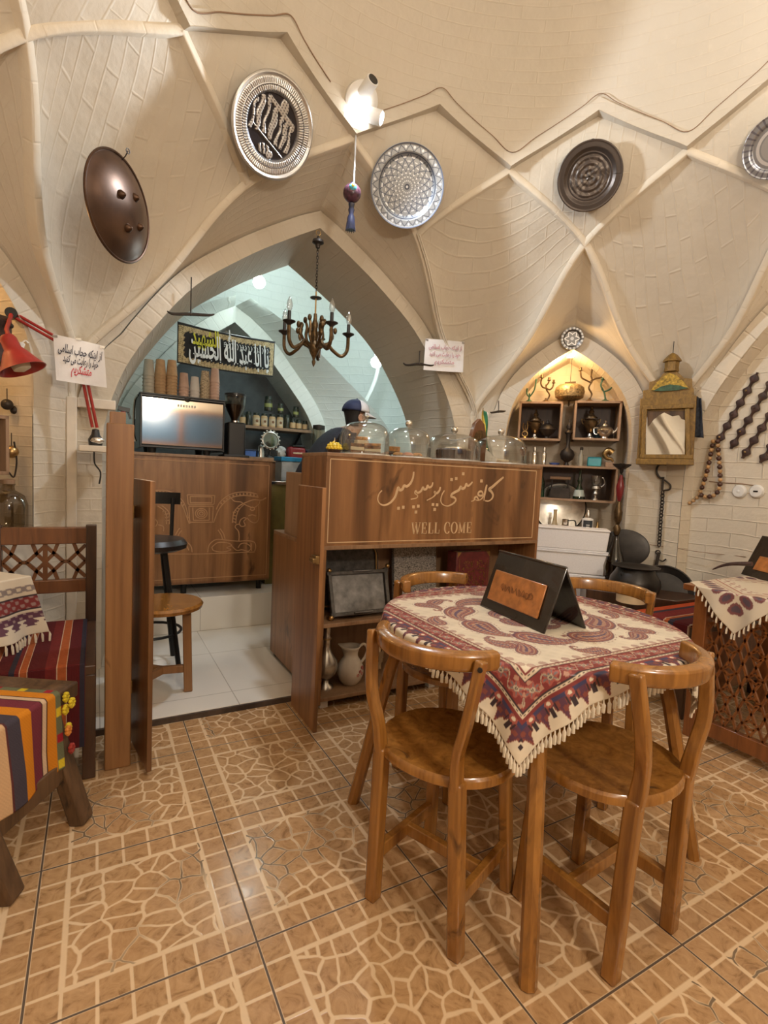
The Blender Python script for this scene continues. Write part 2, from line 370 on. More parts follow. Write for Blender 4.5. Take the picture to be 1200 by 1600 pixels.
struct(MB().bx(-.75, 3.0, PY, PY+.0115, 0, .026).build('trim_1', pm('dark_step_edge', (.07, .045, .032), .6, 0, .3), smooth=False))
struct(MB().bx(-.9, 2.9, 3.701, 5.4, 0, .268).build('floor_step', M_WTILE2, smooth=False, bevel=.002))

# ============================================================ the vault: twelve kites round a dome, pointed arches between them
RV, ZV, RT, ZT, RB, ZB, RF, ZF = 1.816, 3.011, 1.749, 3.251, 2.035, 2.682, 2.63, 1.40
A1, A2, H1, H2 = RF*math.cos(PI/6), RF*math.cos(PI/12), RF*math.sin(PI/6), RF*math.sin(PI/12)
V = lambda az: pol(RV, az, ZV)
T = lambda az: pol(RT, az, ZT)
B = lambda az: pol(RB, az, ZB)
Ft = lambda az: pol(RF, az, ZF)
def rib_curve(a0, a1, a2, n=28):       # ring node -> lower node -> foot
    p0, p1, p2 = V(a0), B(a1), Ft(a2); m_ = p1.lerp(p2, .46); out = Vector((m_.x-CX, m_.y-CY, 0)).normalized()
    q = m_+out*.085+Vector((0, 0, .065)); low = p2+Vector((0, 0, .30)) - Vector((p2.x-CX, p2.y-CY, 0)).normalized()*.012
    return crom([p0+(p0-p1)*.4, p0, p1, q, low, p2, p2-Vector((0, 0, .4))], 8)[8:40+1]
def resample(P, n):
    d = [0]
    for a, b in zip(P, P[1:]): d.append(d[-1]+(b-a).length)
    out = []; j = 0
    for i in range(n+1):
        t = d[-1]*i/n
        while j < len(P)-2 and d[j+1] < t: j += 1
        out.append(P[j].lerp(P[j+1], 0 if d[j+1] == d[j] else (t-d[j])/(d[j+1]-d[j])))
    return out
def seg(a0, a1, a2, part):      # 0: node to lower node, 1: lower node to foot
    c = rib_curve(a0, a1, a2); return c[:9] if part == 0 else c[8:]
def fun(P):
    P = resample(P, 16)
    def f(t): x = min(max(t, 0), 1)*16; i = min(int(x), 15); return P[i].lerp(P[i+1], x-i)
    return f
def inward(p, d=1): return Vector((CX-p.x, CY-p.y, 0)).normalized()*d
def coons(mb, c0, c1, d0, d1, n, off=0, sag=0, uvs=(1, 1), uvrot=0):
    p00, p10, p01, p11 = c0(0), c0(1), c1(0), c1(1)
    def S(u, v):
        p = c0(u)*(1-v)+c1(u)*v+d0(v)*(1-u)+d1(v)*u-(p00*(1-u)*(1-v)+p10*u*(1-v)+p01*(1-u)*v+p11*u*v)
        return p-inward(p, off+sag*16*u*(1-u)*v*(1-v))
    def uv(u, v):
        x, y = u*uvs[0], v*uvs[1]; c, s = math.cos(uvrot), math.sin(uvrot); return (x*c-y*s, x*s+y*c)
    mb.grid(S, n, n, uvf=uv)
ribs = MB(); pen = MB(); kit = MB()
def rib_sweep(P, w=.040, proud=.006, deep=.09):
    P = resample(P, 30); vs = []; fs = []; uv = []; L = 0
    for i, p in enumerate(P):
        t = (P[min(i+1, len(P)-1)]-P[max(i-1, 0)]).normalized(); nin = inward(p)-t*inward(p).dot(t); nin.normalize(); sd = t.cross(nin)
        if i: L += (p-P[i-1]).length
        for a, b in ((-.5, -deep), (-.5, proud-.004), (-.38, proud), (.38, proud), (.5, proud-.004), (.5, -deep)):
            vs.append(p+sd*a*w+nin*b); uv.append((a*w, L))
    for i in range(len(P)-1):
        for j in range(5): fs.append((i*6+j, i*6+j+1, (i+1)*6+j+1, (i+1)*6+j))
    ribs.add(vs, fs, uv)
BIG = (0, 90, 180, 270); DIAG = (45, 135, 225, 315)
for A in BIG:
    for s in (1, -1):
        rib_sweep(rib_curve(A, A+15*s, A+30*s)); rib_sweep(seg(A+30*s, A+15*s, A, 0))
for A in DIAG:
    for s in (1, -1): rib_sweep(rib_curve(A-15*s, A, A+15*s))
for A in BIG:                  # pendentives either side of every big arch
    for s in (1, -1):
        big, dg = A+15*s, A+45*s; v_, f_ = A+30*s, A+30*s
        coons(pen, fun(seg(v_, big, A, 0)), fun(seg(A+60*s, dg, f_, 1)), fun(seg(v_, dg, A+60*s, 0)), fun(seg(A, big, f_, 1)), 20, .022, .035, (.75, .8), .6*s)
for k in range(12):            # kites
    a = 15+30*k; vL, vR, t_, b_ = V(a-15), V(a+15), T(a), B(a)
    lin = lambda p, q: (lambda t: p.lerp(q, t))
    coons(kit, lin(vL, t_), lin(b_, vR), lin(vL, b_), lin(t_, vR), 8, .008, 0, (.6, .6), .75)
struct(ribs.build('trim_2', M_RIB, ang=60)); struct(pen.build('wall_pendentives', M_PL)); struct(kit.build('wall_kites', M_PL))
# dome
DA, DZ, DB = 1.842, 2.75, 1.55
def dome_r(z): return DA*math.sqrt(max(0, 1-((z-DZ)/DB)**2))
def zig(az):
    f = (az/30) % 1; w = 1-abs(f-.5)*2; return ZV+(ZT-ZV)*w**.92
m = MB(); NA = 288
def dome(u, v):
    az = 360*u; z0 = zig(az)-.004; z = z0+(DZ+DB-z0)*(v if v > .09 else v)
    if v >= 1: return Vector((CX, CY, DZ+DB-.04))
    ins = .044 if v < .055 else .034
    return pol(max(dome_r(z)-ins, .001), az, z)
vv = [0, .02, .052, .0555, .08, .12]+[.12+.88*(i/22) for i in range(1, 23)]
m.grid(lambda u, v: dome(u, vv[round(v*(len(vv)-1))]), NA, len(vv)-1, uvf=lambda u, v: (lambda p: (u*2*PI*1.6, p.z*1.25+math.hypot(p.x-CX, p.y-CY)*-.75))(dome(u, vv[round(v*(len(vv)-1))])))
m.grid(lambda u, v: (lambda az: pol(dome_r(zig(az))-.046+v*.07, az, zig(az)-.004))(360*u), NA, 1, uvf=lambda u, v: (u*9, v*.05))
struct(m.build('ceiling', M_DOME, ang=30))

ARCH = [(1.19, 0), (1.19, .6), (1.19, 1.25), (1.17, 1.43), (1.11, 1.63), (1.025, 1.80), (.92, 1.96), (.80, 2.12), (.68, 2.245), (.52, 2.37), (.35, 2.49), (.156, 2.61), (0, 2.70)]
NICHE = [(.44, 0), (.44, .7), (.44, 1.35), (.435, 1.55), (.405, 1.72), (.345, 1.85), (.245, 1.97), (.12, 2.07), (0, 2.145)]
def smooth2(P, n): return [(p.x, p.z) for p in resample(crom([Vector((x, 0, z)) for x, z in P], 8), n)]
def offset2(P, d):
    out = []
    for i, (x, z) in enumerate(P):
        a, b = P[max(i-1, 0)], P[min(i+1, len(P)-1)]; t = Vector((b[0]-a[0], 0, b[1]-a[1])).normalized(); out.append((x+t.z*d, z-t.x*d))
    k = next(i for i, p in enumerate(out) if p[0] < 0) if any(p[0] < 0 for p in out) else None
    out[-1] = (0, P[-1][1]+d*1.05); return [(max(x, 0), z) for x, z in out]
def arch_wall(name, az, ap, half, P0, band, ribL, deep, back, recess, mat=M_PL, off_u=0):
    N = 40; P = smooth2(P0, N); zf = ZF
    Q = offset2(P, band); m = MB()
    isp = min(i for i, p in enumerate(P) if p[1] >= zf-.02)
    for s in (1, -1):
        g = lambda u, d, z: side(az, s*u+off_u, d, z)
        # pier beside the opening, up to the springing
        m.add([g(half-off_u*s, ap, 0), g(P[isp][0], ap, 0)], [])
        low = [i for i in range(isp+1)]
        vs = [g(P[i][0], ap, P[i][1]) for i in low]+[g(half-off_u*s, ap, P[i][1]) for i in low]; n = len(low)
        m.add(vs, [(i, i+1, n+i+1, n+i) for i in range(n-1)], [(P[i][0], P[i][1]) for i in low]+[(half, P[i][1]) for i in low])
        # proud band round the arch
        up = list(range(isp, N+1)); vs = []; uv = []
        for i in up:
            (x, z), (x2, z2) = P[i], Q[i]; w = min(1, (i-isp)/5); x2 = x+(x2-x)*w+(half-x)*(1-w)*.98; z2 = z+(z2-z)*w
            vs += [g(x, ap+.01, z), g(x, ap-.016*w, z), g(x2, ap-.012*w, z2), g(x2, ap+.02, z2)]; uv += [(-.02, i*.06), (0, i*.06), (band, i*.06), (band+.02, i*.06)]
        m.add(vs, [(4*i+j, 4*i+j+1, 4*i+j+5, 4*i+j+4) for i in range(len(up)-1) for j in range(3)], uv)
        # spandrel from the band out to the rib above
        outer = [vs[4*i+2]-Vector((0, 0, 0)) for i in range(len(up))]; outer[0] = g(half-off_u*s, ap, P[isp][1])
        O = resample(outer, 24); Rb = resample(list(reversed(ribL(s))), 24)
        m.grid(lambda u, v: (lambda p, i: p-inward(p, .02))(O[round(u*24)].lerp(Rb[round(u*24)], v), 0), 24, 6, uvf=lambda u, v: (u*1.9, v*.5))
        # reveal and the wall at its back
        vs = [g(x, ap+.005, z) for x, z in P]+[g(x*back, ap+deep, z*(1 if i < isp else 1-.012*(i-isp)/(N-isp))) for i, (x, z) in enumerate(P)]
        m.add(vs, [(i, i+1, N+2+i, N+1+i) for i in range(N)], [(0, i*.075) for i in range(N+1)]+[(deep, i*.075) for i in range(N+1)])
        if recess:
            vs = [g(0, ap+deep, z) for x, z in P]+[g(x*back*1.002, ap+deep, z) for x, z in P]
            m.add(vs, [(i, i+1, N+2+i, N+1+i) for i in range(N)], [(0, z) for x, z in P]+[(s*x, z) for x, z in P])
    return struct(m.build(name, mat))
def big_rib(A): return lambda s: rib_curve(A, A+15*s, A+30*s)
def dg_rib(A): return lambda s: seg(A+15*-s, A, A+15*s, 1)
arch_wall('wall_back', 0, A1, H1, ARCH, .10, big_rib(0), .60, .965, False)
arch_wall('wall_right', 90, A1, H1, ARCH, .10, big_rib(90), .10, .99, True, M_PLB)
arch_wall('wall_front', 180, A1, H1, ARCH, .10, big_rib(180), .10, .99, True)
arch_wall('wall_left', 270, A1, H1, ARCH, .10, big_rib(270), .10, .99, True)
for i, A in enumerate(DIAG):
    arch_wall(['wall_niche_right', 'wall_niche_front', 'wall_niche_rear', 'wall_niche_left'][i], A, A2, H2, NICHE, .115, dg_rib(A), .34, 1.0, True)
# ============================================================ the kitchen behind the arch
KY, KX = 5.05, 1.12
m = MB(); KN = [(.87, .2), (.87, .9), (.86, 1.40), (.80, 1.62), (.70, 1.80), (.58, 1.95), (.44, 2.12), (.26, 2.32), (0, 2.52)]
P = smooth2(KN, 36); Q = offset2(P, .14)
for s in (1, -1):
    g = lambda u, y, z: Vector((KX+s*u, y, z))
    vs = []
    for i in range(37): vs += [g(P[i][0], KY, P[i][1]), g(P[i][0], KY-.025, P[i][1]), g(Q[i][0], KY-.025, Q[i][1]), g(Q[i][0], KY, Q[i][1])]
    m.add(vs, [(4*i+j, 4*i+j+1, 4*i+j+5, 4*i+j+4) for i in range(36) for j in range(3)], [(j*.05, i*.07) for i in range(37) for j in range(4)])
    vs = [g(x, KY, z) for x, z in P]+[g(x, KY+.40, z) for x, z in P]
    m.add(vs, [(i, i+1, 38+i, 37+i) for i in range(36)], [(0, i*.07) for i in range(37)]+[(.4, i*.07) for i in range(37)])
    
    top = [g(Q[i][0], KY-.005, Q[i][1]) for i in range(37)]
    def ceilp(i):       # from the arch of the back wall up and forward to the vault
        x, z = Q[i]; return g(min(x*1.02+.0, 1.0)+ (0.62 if z < 1.5 else .62*max(0, 1-(z-1.5)/1.3)), KY-.34, z+.0)
    far = [ceilp(i) for i in range(37)]
    m.grid(lambda u, v: top[round(u*36)].lerp(far[round(u*36)], v), 36, 4, uvf=lambda u, v: (v*.6, u*2.6))
struct(m.build('wall_kitchen_back', M_KIT))
m = MB(); vs = [Vector((KX-x, KY+.40, z)) for x, z in P]+[Vector((KX+x, KY+.40, z)) for x, z in P]; m.add(vs, [(i, i+1, 38+i, 37+i) for i in range(36)]); struct(m.build('wall_kitchen_recess', pm('dark_blue_grey', (.10, .115, .125), .6)))  # back of the recess in an even dark blue-grey
m = MB()                                           # kitchen side walls and sail vault
kc = Vector((KX+.05, 4.40, 0))
def sail(u, v):
    az = 2*PI*u; k = 1/max(abs(math.cos(az)), abs(math.sin(az))); k = min(k, 1.16)
    ph = v*PI/2; x, y = math.sin(az), math.cos(az)
    return Vector((kc.x+x*k*1.72*math.cos(ph), kc.y+y*k*1.12*math.cos(ph), 1.75+1.62*math.sin(ph)))
m.grid(sail, 96, 16, uvf=lambda u, v: (u*8, v*2))
m.grid(lambda u, v: (lambda p: Vector((p.x, p.y, v*1.75)))(sail(u, 0)), 96, 1, uvf=lambda u, v: (u*8, v*1.75))
o = m.build('wall_kitchen_vault', M_KIT)
# open the side towards the arch
bm = bmesh.new(); bm.from_mesh(o.data)
bmesh.ops.delete(bm, geom=[f for f in bm.faces if f.calc_center_median().y < 3.83 or (f.calc_center_median().y < 4.1 and abs(f.calc_center_median().x-CX) < 1.2 and f.calc_center_median().z < 2.66)], context='FACES'); bm.to_mesh(o.data); bm.free()
struct(o)
# wall closing the space above and beside the arch on the kitchen side
m = MB(); P = smooth2(ARCH, 40)
for s in (1, -1):
    vs = [Vector((CX+s*x*.965, CY+A1+.6, z*(1 if i < 18 else 1-.012*(i-18)/22))) for i, (x, z) in enumerate(P)]+[Vector((CX+s*2.2, CY+A1+.6, z*1.2)) for x, z in P]
    m.add(vs, [(i, i+1, 42+i, 41+i) for i in range(40)], [(x, z) for x, z in P]+[(2.2, z*1.2) for x, z in P])
m.bx(CX-2.2, CX+2.2, CY+A1+.605, CY+A1+.615, 2.72, 3.7)
struct(m.build('wall_kitchen_front', M_KIT))
m = MB()                                            # plastered ribs of the kitchen vault
for s in (1, -1):
    pts = crom([Vector((KX+s*1.02, 4.98, 1.45)), Vector((KX+s*1.22, 4.86, 1.75)), Vector((KX+s*1.36, 4.72, 2.2)), Vector((KX+s*1.22, 4.55, 2.62)), Vector((KX+s*.9, 4.3, 2.95))], 8)
    m.tube(pts, .022, 6)
struct(m.build('trim_3', M_KIT))
# cream door frame on the pier beside the arch
p0 = onY(105, 620, 3.19); m = MB(); m.bx(-.135, -.088, 3.150, 3.205, 0, 1.505); m.bx(-.088, .09, 3.150, 3.205, 1.455, 1.505)
struct(m.build('trim_4', M_FRAME, bevel=.004))
# unseen far side: framed dark blue panel added to give the steel a reflection
m = MB(); m.bx(.45, 1.95, CY-A1-.10, CY-A1-.085, 1.50, 2.02); struct(m.build('blue_reflection_panel', pm('dark_blue_gloss', (.05, .10, .17), .15, 0, .1)))
m = MB()
for z in (1.46, 2.02): m.bx(.40, 2.0, CY-A1-.10, CY-A1-.06, z, z+.05)
for x in (.40, 1.18, 1.95): m.bx(x, x+.05, CY-A1-.10, CY-A1-.06, 1.46, 2.07)
struct(m.build('trim_5', M_BR))
# ============================================================ helpers for lettering and engraved lines
def ribbon(mb, P, w, nrm, th=.0015):
    P = [Vector(p) for p in P]; nrm = Vector(nrm).normalized(); n = len(P); ww = w if isinstance(w, (list, tuple)) else [w]*n
    vs = []
    for i in range(n):
        t = (P[min(i+1, n-1)]-P[max(i-1, 0)]).normalized(); s = t.cross(nrm).normalized()*ww[i]/2
        vs += [P[i]-s, P[i]-s*.8+nrm*th, P[i]+s*.8+nrm*th, P[i]+s]
    fs = [(4*i+j, 4*i+j+1, 4*i+j+5, 4*i+j+4) for i in range(n-1) for j in range(3)]+[(0, 1, 2, 3), (4*n-1, 4*n-2, 4*n-3, 4*n-4)]
    mb.add(vs, fs)
def blob(mb, c, r, nrm, th=.0015, k=4, rot=PI/4):
    q = basis(nrm); c = Vector(c); pts = [c+q @ Vector((r*math.cos(rot+2*PI*i/k), r*math.sin(rot+2*PI*i/k), 0)) for i in range(k)]
    n = Vector(nrm).normalized()*th; mb.add(pts+[p+n for p in pts], [tuple(range(k, 2*k))]+[(i, (i+1) % k, (i+1) % k+k, i+k) for i in range(k)])
def taper(n, w, a=.35, b=.3): return [w*(a+(1-a)*math.sin(PI*min(1, (i/(n-1))*1.15+.08))**.7) if n > 1 else w for i in range(n)]
_AF = {'ا': ('FE8D', 'FE8E'), 'ب': ('FE8F', 'FE90', 'FE91', 'FE92'), 'ت': ('FE95', 'FE96', 'FE97', 'FE98'), 'ج': ('FE9D', 'FE9E', 'FE9F', 'FEA0'),
 'ح': ('FEA1', 'FEA2', 'FEA3', 'FEA4'), 'خ': ('FEA5', 'FEA6', 'FEA7', 'FEA8'), 'د': ('FEA9', 'FEAA'), 'ر': ('FEAD', 'FEAE'), 'ز': ('FEAF', 'FEB0'),
 'س': ('FEB1', 'FEB2', 'FEB3', 'FEB4'), 'ش': ('FEB5', 'FEB6', 'FEB7', 'FEB8'), 'ع': ('FEC9', 'FECA', 'FECB', 'FECC'), 'ل': ('FEDD', 'FEDE', 'FEDF', 'FEE0'),
 'م': ('FEE1', 'FEE2', 'FEE3', 'FEE4'), 'ن': ('FEE5', 'FEE6', 'FEE7', 'FEE8'), 'ه': ('FEE9', 'FEEA', 'FEEB', 'FEEC'), 'و': ('FEED', 'FEEE'),
 'ی': ('FBFC', 'FBFD', 'FBFE', 'FBFF'), 'ک': ('FB8E', 'FB8F', 'FB90', 'FB91'), 'گ': ('FB92', 'FB93', 'FB94', 'FB95')}
def shape(s):          # join the letters and put them in the order they stand on the sign
    out = []
    for i, ch in enumerate(s):
        f = _AF.get(ch)
        if not f: out.append(ch); continue
        pj = i > 0 and s[i-1] in _AF and len(_AF[s[i-1]]) == 4; nj = i+1 < len(s) and s[i+1] in _AF and len(f) == 4
        out.append(chr(int(f[(3 if pj else 2) if nj else (1 if pj else 0)], 16)))
    return ''.join(reversed(out)).replace('\uFEEA\uFEE0\uFEDF\uFE8D', '\uFDF2')
def lettering(name, txt, mat, parent, M, size, ext=.0008, bold=0.0, align='CENTER', width=None):
    c = bpy.data.curves.new(name, 'FONT'); c.body = txt; c.size = size; c.extrude = ext; c.offset = bold; c.align_x = align; c.resolution_u = 4
    t = bpy.data.objects.new('tmp', c); COL.objects.link(t); bpy.context.view_layer.update()
    me = bpy.data.meshes.new_from_object(t.evaluated_get(bpy.context.evaluated_depsgraph_get())); bpy.data.objects.remove(t); bpy.data.curves.remove(c)
    xs = [v.co.x for v in me.vertices]
    if width and xs: me.transform(Matrix.Diagonal((width/(max(xs)-min(xs)), 1, 1, 1)))
    xs = [v.co.x for v in me.vertices]
    if align == 'CENTER' and xs: me.transform(Matrix.Translation((-(max(xs)+min(xs))/2, 0, 0)))
    me.transform(M); me.name = name
    if parent is not None: me.transform(mw(parent).inverted())
    me.materials.clear(); me.materials.append(mat); o = bpy.data.objects.new(name, me); COL.objects.link(o); o.parent = parent; return o
M_ENG = pm('engraved_wood', (.64, .44, .255), .6, 0, .08)
NY = Vector((0, -1, 0))
# ============================================================ the bar counter
ctr = thing('bar_counter', 'walnut bar counter with engraved front panel and open shelves below', 'counter', (1.66, 2.30, 0))
X0, X1, Y0, Y1 = .957, 2.368, 2.30, 2.64
MB().bx(X0, X1, Y0-.004, Y1, 1.258, 1.276).build('counter_top', M_WALE, ctr, bevel=.002)
fp = MB().bx(X0+.018, X1-.018, Y0, Y0+.018, .825, 1.258).build('front_panel', M_WAL, ctr)
MB().bx(X0, X1, Y0-.003, Y1, .805, .825).build('bottom_rail', M_WALE, ctr, bevel=.002)
for x in (X0, X1-.018): MB().bx(x, x+.018, Y0-.002, Y1, .03, 1.258).build('side_panel', M_WAL, ctr, bevel=.002)
MB().bx(X0+.018, X1-.018, Y1-.012, Y1, .06, 1.258).build('back_panel', M_WALE, ctr)
MB().bx(X0+.018, X1-.018, Y0+.01, Y1-.012, .415, .435).build('shelf', M_WALE, ctr, bevel=.002)
MB().bx(X0+.018, X1-.018, Y0, Y1-.012, .045, .065).build('shelf', M_WALE, ctr, bevel=.002)
for x in (X0+.05, 1.66, X1-.05): MB().bx(x-.02, x+.02, Y0+.03, Y0+.07, 0, .046).build('foot', M_WHITE, ctr)
m = MB(); yb = Y0-.0005
bz0, bz1, bx0, bx1 = onY(512, 848, Y0).z, onY(517, 717, Y0).z, onY(514, 780, Y0).x, onY(835, 780, Y0).x
for a, b in (((bx0, bz0), (bx1, bz0)), ((bx1, bz0), (bx1, bz1)), ((bx1, bz1), (bx0, bz1)), ((bx0, bz1), (bx0, bz0))):
    ribbon(m, [(a[0], yb, a[1]), (b[0], yb, b[1])], .005, NY)
m.build('border_line', M_ENG, fp)
cp = lambda x, y: onY(560+x/3.75, 680+y/3.75, yb)
m = MB()
STR = [([(850, 246), (815, 276), (785, 303), (766, 318), (778, 330), (788, 350), (782, 372), (762, 386), (742, 384)], 13),
 ([(752, 290), (744, 325), (737, 360), (735, 384)], 11), ([(732, 352), (722, 330), (706, 334), (702, 350), (718, 356), (732, 348), (724, 370), (704, 382), (684, 378)], 10),
 ([(704, 382), (694, 362), (682, 366), (676, 382), (660, 388)], 9),
 ([(668, 274), (654, 290), (640, 298), (632, 286), (622, 308), (606, 314), (600, 302), (588, 322), (566, 334), (548, 346), (544, 360), (562, 366), (570, 380), (556, 400), (524, 415), (496, 408), (482, 386), (488, 352), (504, 324)], 12),
 ([(480, 304), (474, 326), (458, 340), (446, 332), (450, 348), (432, 366), (400, 382)], 11),
 ([(436, 276), (430, 298), (414, 306), (406, 296), (398, 314), (384, 318), (378, 306), (366, 328), (346, 338), (336, 326), (330, 340), (346, 354), (340, 368), (306, 376)], 11),
 ([(324, 214), (320, 248), (306, 280), (284, 300), (268, 296), (258, 316), (242, 322), (234, 308), (226, 328), (222, 342), (212, 366), (186, 396), (150, 411), (122, 398), (113, 372), (122, 342), (138, 324)], 13)]
for pts, w in STR:
    P = crom([cp(*p) for p in pts], 5); k = pxm(P[0])/3.75; ribbon(m, P, taper(len(P), w*k*1.3, .45), NY, .002)
for x, y in [(720, 268), (545, 260), (572, 254), (613, 226), (436, 406), (460, 408), (446, 435), (322, 420), (350, 416), (336, 450), (234, 428), (262, 422)]:
    c = cp(x, y); blob(m, c, 12.5*pxm(c)/3.75, NY, .002)
m.build('persian_lettering', M_ENG, fp)
GL = {'W': [(.02, 1, .27, 0, .15), (.27, 0, .5, .86, .06), (.5, .9, .73, 0, .15), (.73, 0, .97, 1, .06), (-.06, .97, .16, .97, .06), (.40, .97, .60, .97, .06), (.84, .97, 1.06, .97, .06)],
 'E': [(.2, 0, .2, 1, .17), (.02, .97, .86, .97, .06), (.02, .03, .9, .03, .06), (.2, .5, .66, .5, .06), (.84, 1, .84, .72, .06), (.88, 0, .88, .3, .06), (.64, .38, .64, .62, .05)],
 'L': [(.22, 0, .22, 1, .17), (.02, .97, .44, .97, .06), (.02, .03, .9, .03, .06), (.88, 0, .88, .34, .06)],
 'M': [(.14, 0, .14, 1, .06), (.14, 1, .5, .08, .14), (.5, .08, .84, 1, .06), (.84, 0, .84, 1, .15), (0, .97, .2, .97, .06), (.8, .97, 1, .97, .06), (0, .03, .28, .03, .06), (.68, .03, 1, .03, .06)]}
a, b = onY(643, 834.5, yb), onY(738, 832.5, yb); zt = onY(690, 816, yb).z; hh = zt-a.z; total = b.x-a.x
m = MB(); adv = {'W': 1.25, 'E': .9, 'L': .86, 'C': .95, 'O': 1.0, 'M': 1.22, ' ': .5}; txt = 'WELL COME'; u = total/(sum(adv[c] for c in txt)); x = a.x
for ch in txt:
    w = adv[ch]*u*.84; f = lambda px, py: (x+px*w, yb, a.z+py*hh)
    if ch in 'CO':
        q = [(.5+.46*math.cos(t), .5+.5*math.sin(t), .05+.13*abs(math.cos(t))) for t in [((40 if ch == 'C' else 0)+(280 if ch == 'C' else 360)*i/24)*PI/180 for i in range(25)]]
        ribbon(m, [f(p[0], p[1]) for p in q], [p[2]*hh*.95 for p in q], NY, .002)
        if ch == 'C': ribbon(m, [f(.87, .98), f(.87, .62)], .06*hh, NY, .002)
    elif ch in GL:
        for g in GL[ch]: ribbon(m, [f(g[0], g[1]), f(g[2], g[3])], g[4]*hh, NY, .002)
    x += adv[ch]*u
m.build('welcome_lettering', M_ENG, fp)
# the lower desk behind the counter
dk = thing('low_desk', 'low walnut desk unit on the white tiles behind the bar counter', 'desk', (1.5, 2.85, .03))
MB().bx(.958, 2.3, 2.645, 3.10, .79, .81).build('desk_top', M_WALE, dk, bevel=.002)
MB().bx(.958, .976, 2.645, 3.10, .055, .79).build('side_panel', M_WAL, dk)
MB().bx(2.28, 2.3, 2.645, 3.10, .055, .79).build('side_panel', M_WAL, dk)
MB().bx(.976, 2.28, 3.08, 3.10, .055, .79).build('back_panel', M_WAL, dk)
MB().bx(.976, .996, 2.65, 2.95, .81, 1.17).build('upstand', M_SHELF, dk, bevel=.002)
for x, y in ((.99, 2.70), (.99, 3.05), (2.26, 2.7), (2.26, 3.05)): MB().bx(x-.018, x+.018, y-.018, y+.018, .03, .056).build('foot', M_BLK, dk)

# ------------------------------------------------------------ gate post and the two gate leaves
gp = thing('gate_post', 'tall knotty pine post at the left of the gate', 'post', (.078, 2.21, 0))
MB().bx(.033, .124, 2.16, 2.25, 0, 1.325).build('post', M_PINE, gp, bevel=.004)
MB().bx(.045, .10, 2.262, 2.31, 0, 1.375).build('rear_board', M_PINE, gp, bevel=.003)
for z in (.4, 1.0): MB().bx(.06, .09, 2.25, 2.263, z, z+.06).build('spacer', M_PINE, gp)
gl = thing('gate_leaf', 'narrow walnut gate leaf standing open beside the pine post', 'gate', (.155, 2.18, .0))
m = MB(); a, b = Vector((.140, 2.345, 0)), Vector((.181, 2.052, 0)); m.beam(a+Vector((0, 0, .57)), b+Vector((0, 0, .57)), .018, 1.10); m.build('board', M_WAL, gl, bevel=.002)
for z in (.22, .95):
    MB().cyl((.1365, 2.335, z), (.1365, 2.335, z+.07), .006, n=8).build('hinge', M_BRASS, gl); MB().bx(.100, .136, 2.315, 2.335, z+.01, z+.06).build('hinge_plate', M_BRASS, gl)
m = MB()
for z in (1.04, 1.055): ribbon(m, [onX(226, 770 if z < 1.05 else 781, .172)+Vector((.004, 0, 0)), onX(229.5, 770 if z < 1.05 else 781, .172)+Vector((.004, 0, 0))], .004, (1, -.2, 0))
m.build('scratch_mark', M_ENG, gl)
gr = thing('gate_leaf', 'walnut gate leaf with brass latch swung open against the bar counter', 'gate', (.85, 2.2, 0))
MB().bx(.840, .858, 2.05, 2.352, .035, 1.115).build('board', M_WAL, gr, bevel=.002)
for z in (.2, .92): MB().bx(.858, .956, 2.322, 2.336, z, z+.05).build('hinge', M_BRASS, gr)
q = onY(489, 875, 2.07); m = MB(); m.bx(.822, .840, 2.052, 2.11, q.z-.018, q.z+.018); m.bx(.806, .824, 2.045, 2.09, q.z-.009, q.z+.009); m.build('latch', M_BRASS, gr, bevel=.002)

# ------------------------------------------------------------ counter in the kitchen that carries the coffee machine
KC0 = .07
kcx = thing('coffee_counter', 'walnut counter with engraved twin bull capital under the coffee machine', 'counter', (.62, 3.80, .268))
MB().bx(KC0, 1.150, 3.79, 4.35, 1.232, 1.252).build('counter_top', M_WALE, kcx, bevel=.002)
kf = MB().bx(KC0, 1.148, 3.80, 3.818, .347, 1.232).build('front_panel', M_WAL, kcx)
for x in (KC0, 1.13): MB().bx(x, x+.018, 3.818, 4.34, .347, 1.232).build('side_panel', M_WAL, kcx)
MB().bx(KC0, 1.13, 4.32, 4.34, .347, 1.232).build('back_panel', M_WAL, kcx)
MB().bx(KC0, 1.148, 3.8, 4.34, .345, .36).build('bottom_panel', M_WALE, kcx)
for x in (.12, .55, 1.09): MB().cyl((x, 3.87, .268), (x, 3.87, .346), .02).build('foot', M_BLK, kcx)
yk = 3.7995; ck = lambda x, y: onY(200+x/5, 740+y/5, yk); m = MB()
M_ENG2 = pm('faint_engraving', (.46, .25, .115), .6, 0, .08)
def eng(pts, w=1.4, n=5, closed=False):
    P = crom([ck(*p) for p in pts], n) if len(pts) > 2 else [ck(*p) for p in pts]; ribbon(m, P, w*1.1*pxm(P[0]), NY)
a, b = onY(214, 717, yk), onY(421, 718, yk); zb = onY(330, 905, yk).z+.012
for p, q in (((a.x-.1, a.z), (b.x, a.z)), ((b.x, a.z), (b.x, zb)), ((b.x, zb), (a.x-.1, zb))): ribbon(m, [(p[0], yk, p[1]), (q[0], yk, q[1])], .005, NY)
for q in ([(462, 165), (678, 172)], [(470, 240), (672, 240)], [(474, 255), (666, 255)], [(484, 380), (662, 380)], [(462, 165), (470, 240)], [(678, 172), (672, 240)], [(474, 255), (484, 390)], [(666, 255), (660, 385)], [(486, 178), (486, 228)], [(655, 182), (655, 228)], [(486, 178), (655, 182)], [(486, 228), (655, 228)], [(505, 265), (510, 365)], [(636, 265), (634, 365)], [(510, 365), (634, 365)]): eng(q, 1.5)
eng([(200, 133), (260, 130), (330, 142), (395, 180), (440, 235), (462, 300), (470, 350)]); eng([(200, 155), (255, 152), (320, 165), (380, 202), (425, 255), (455, 330), (478, 392)])
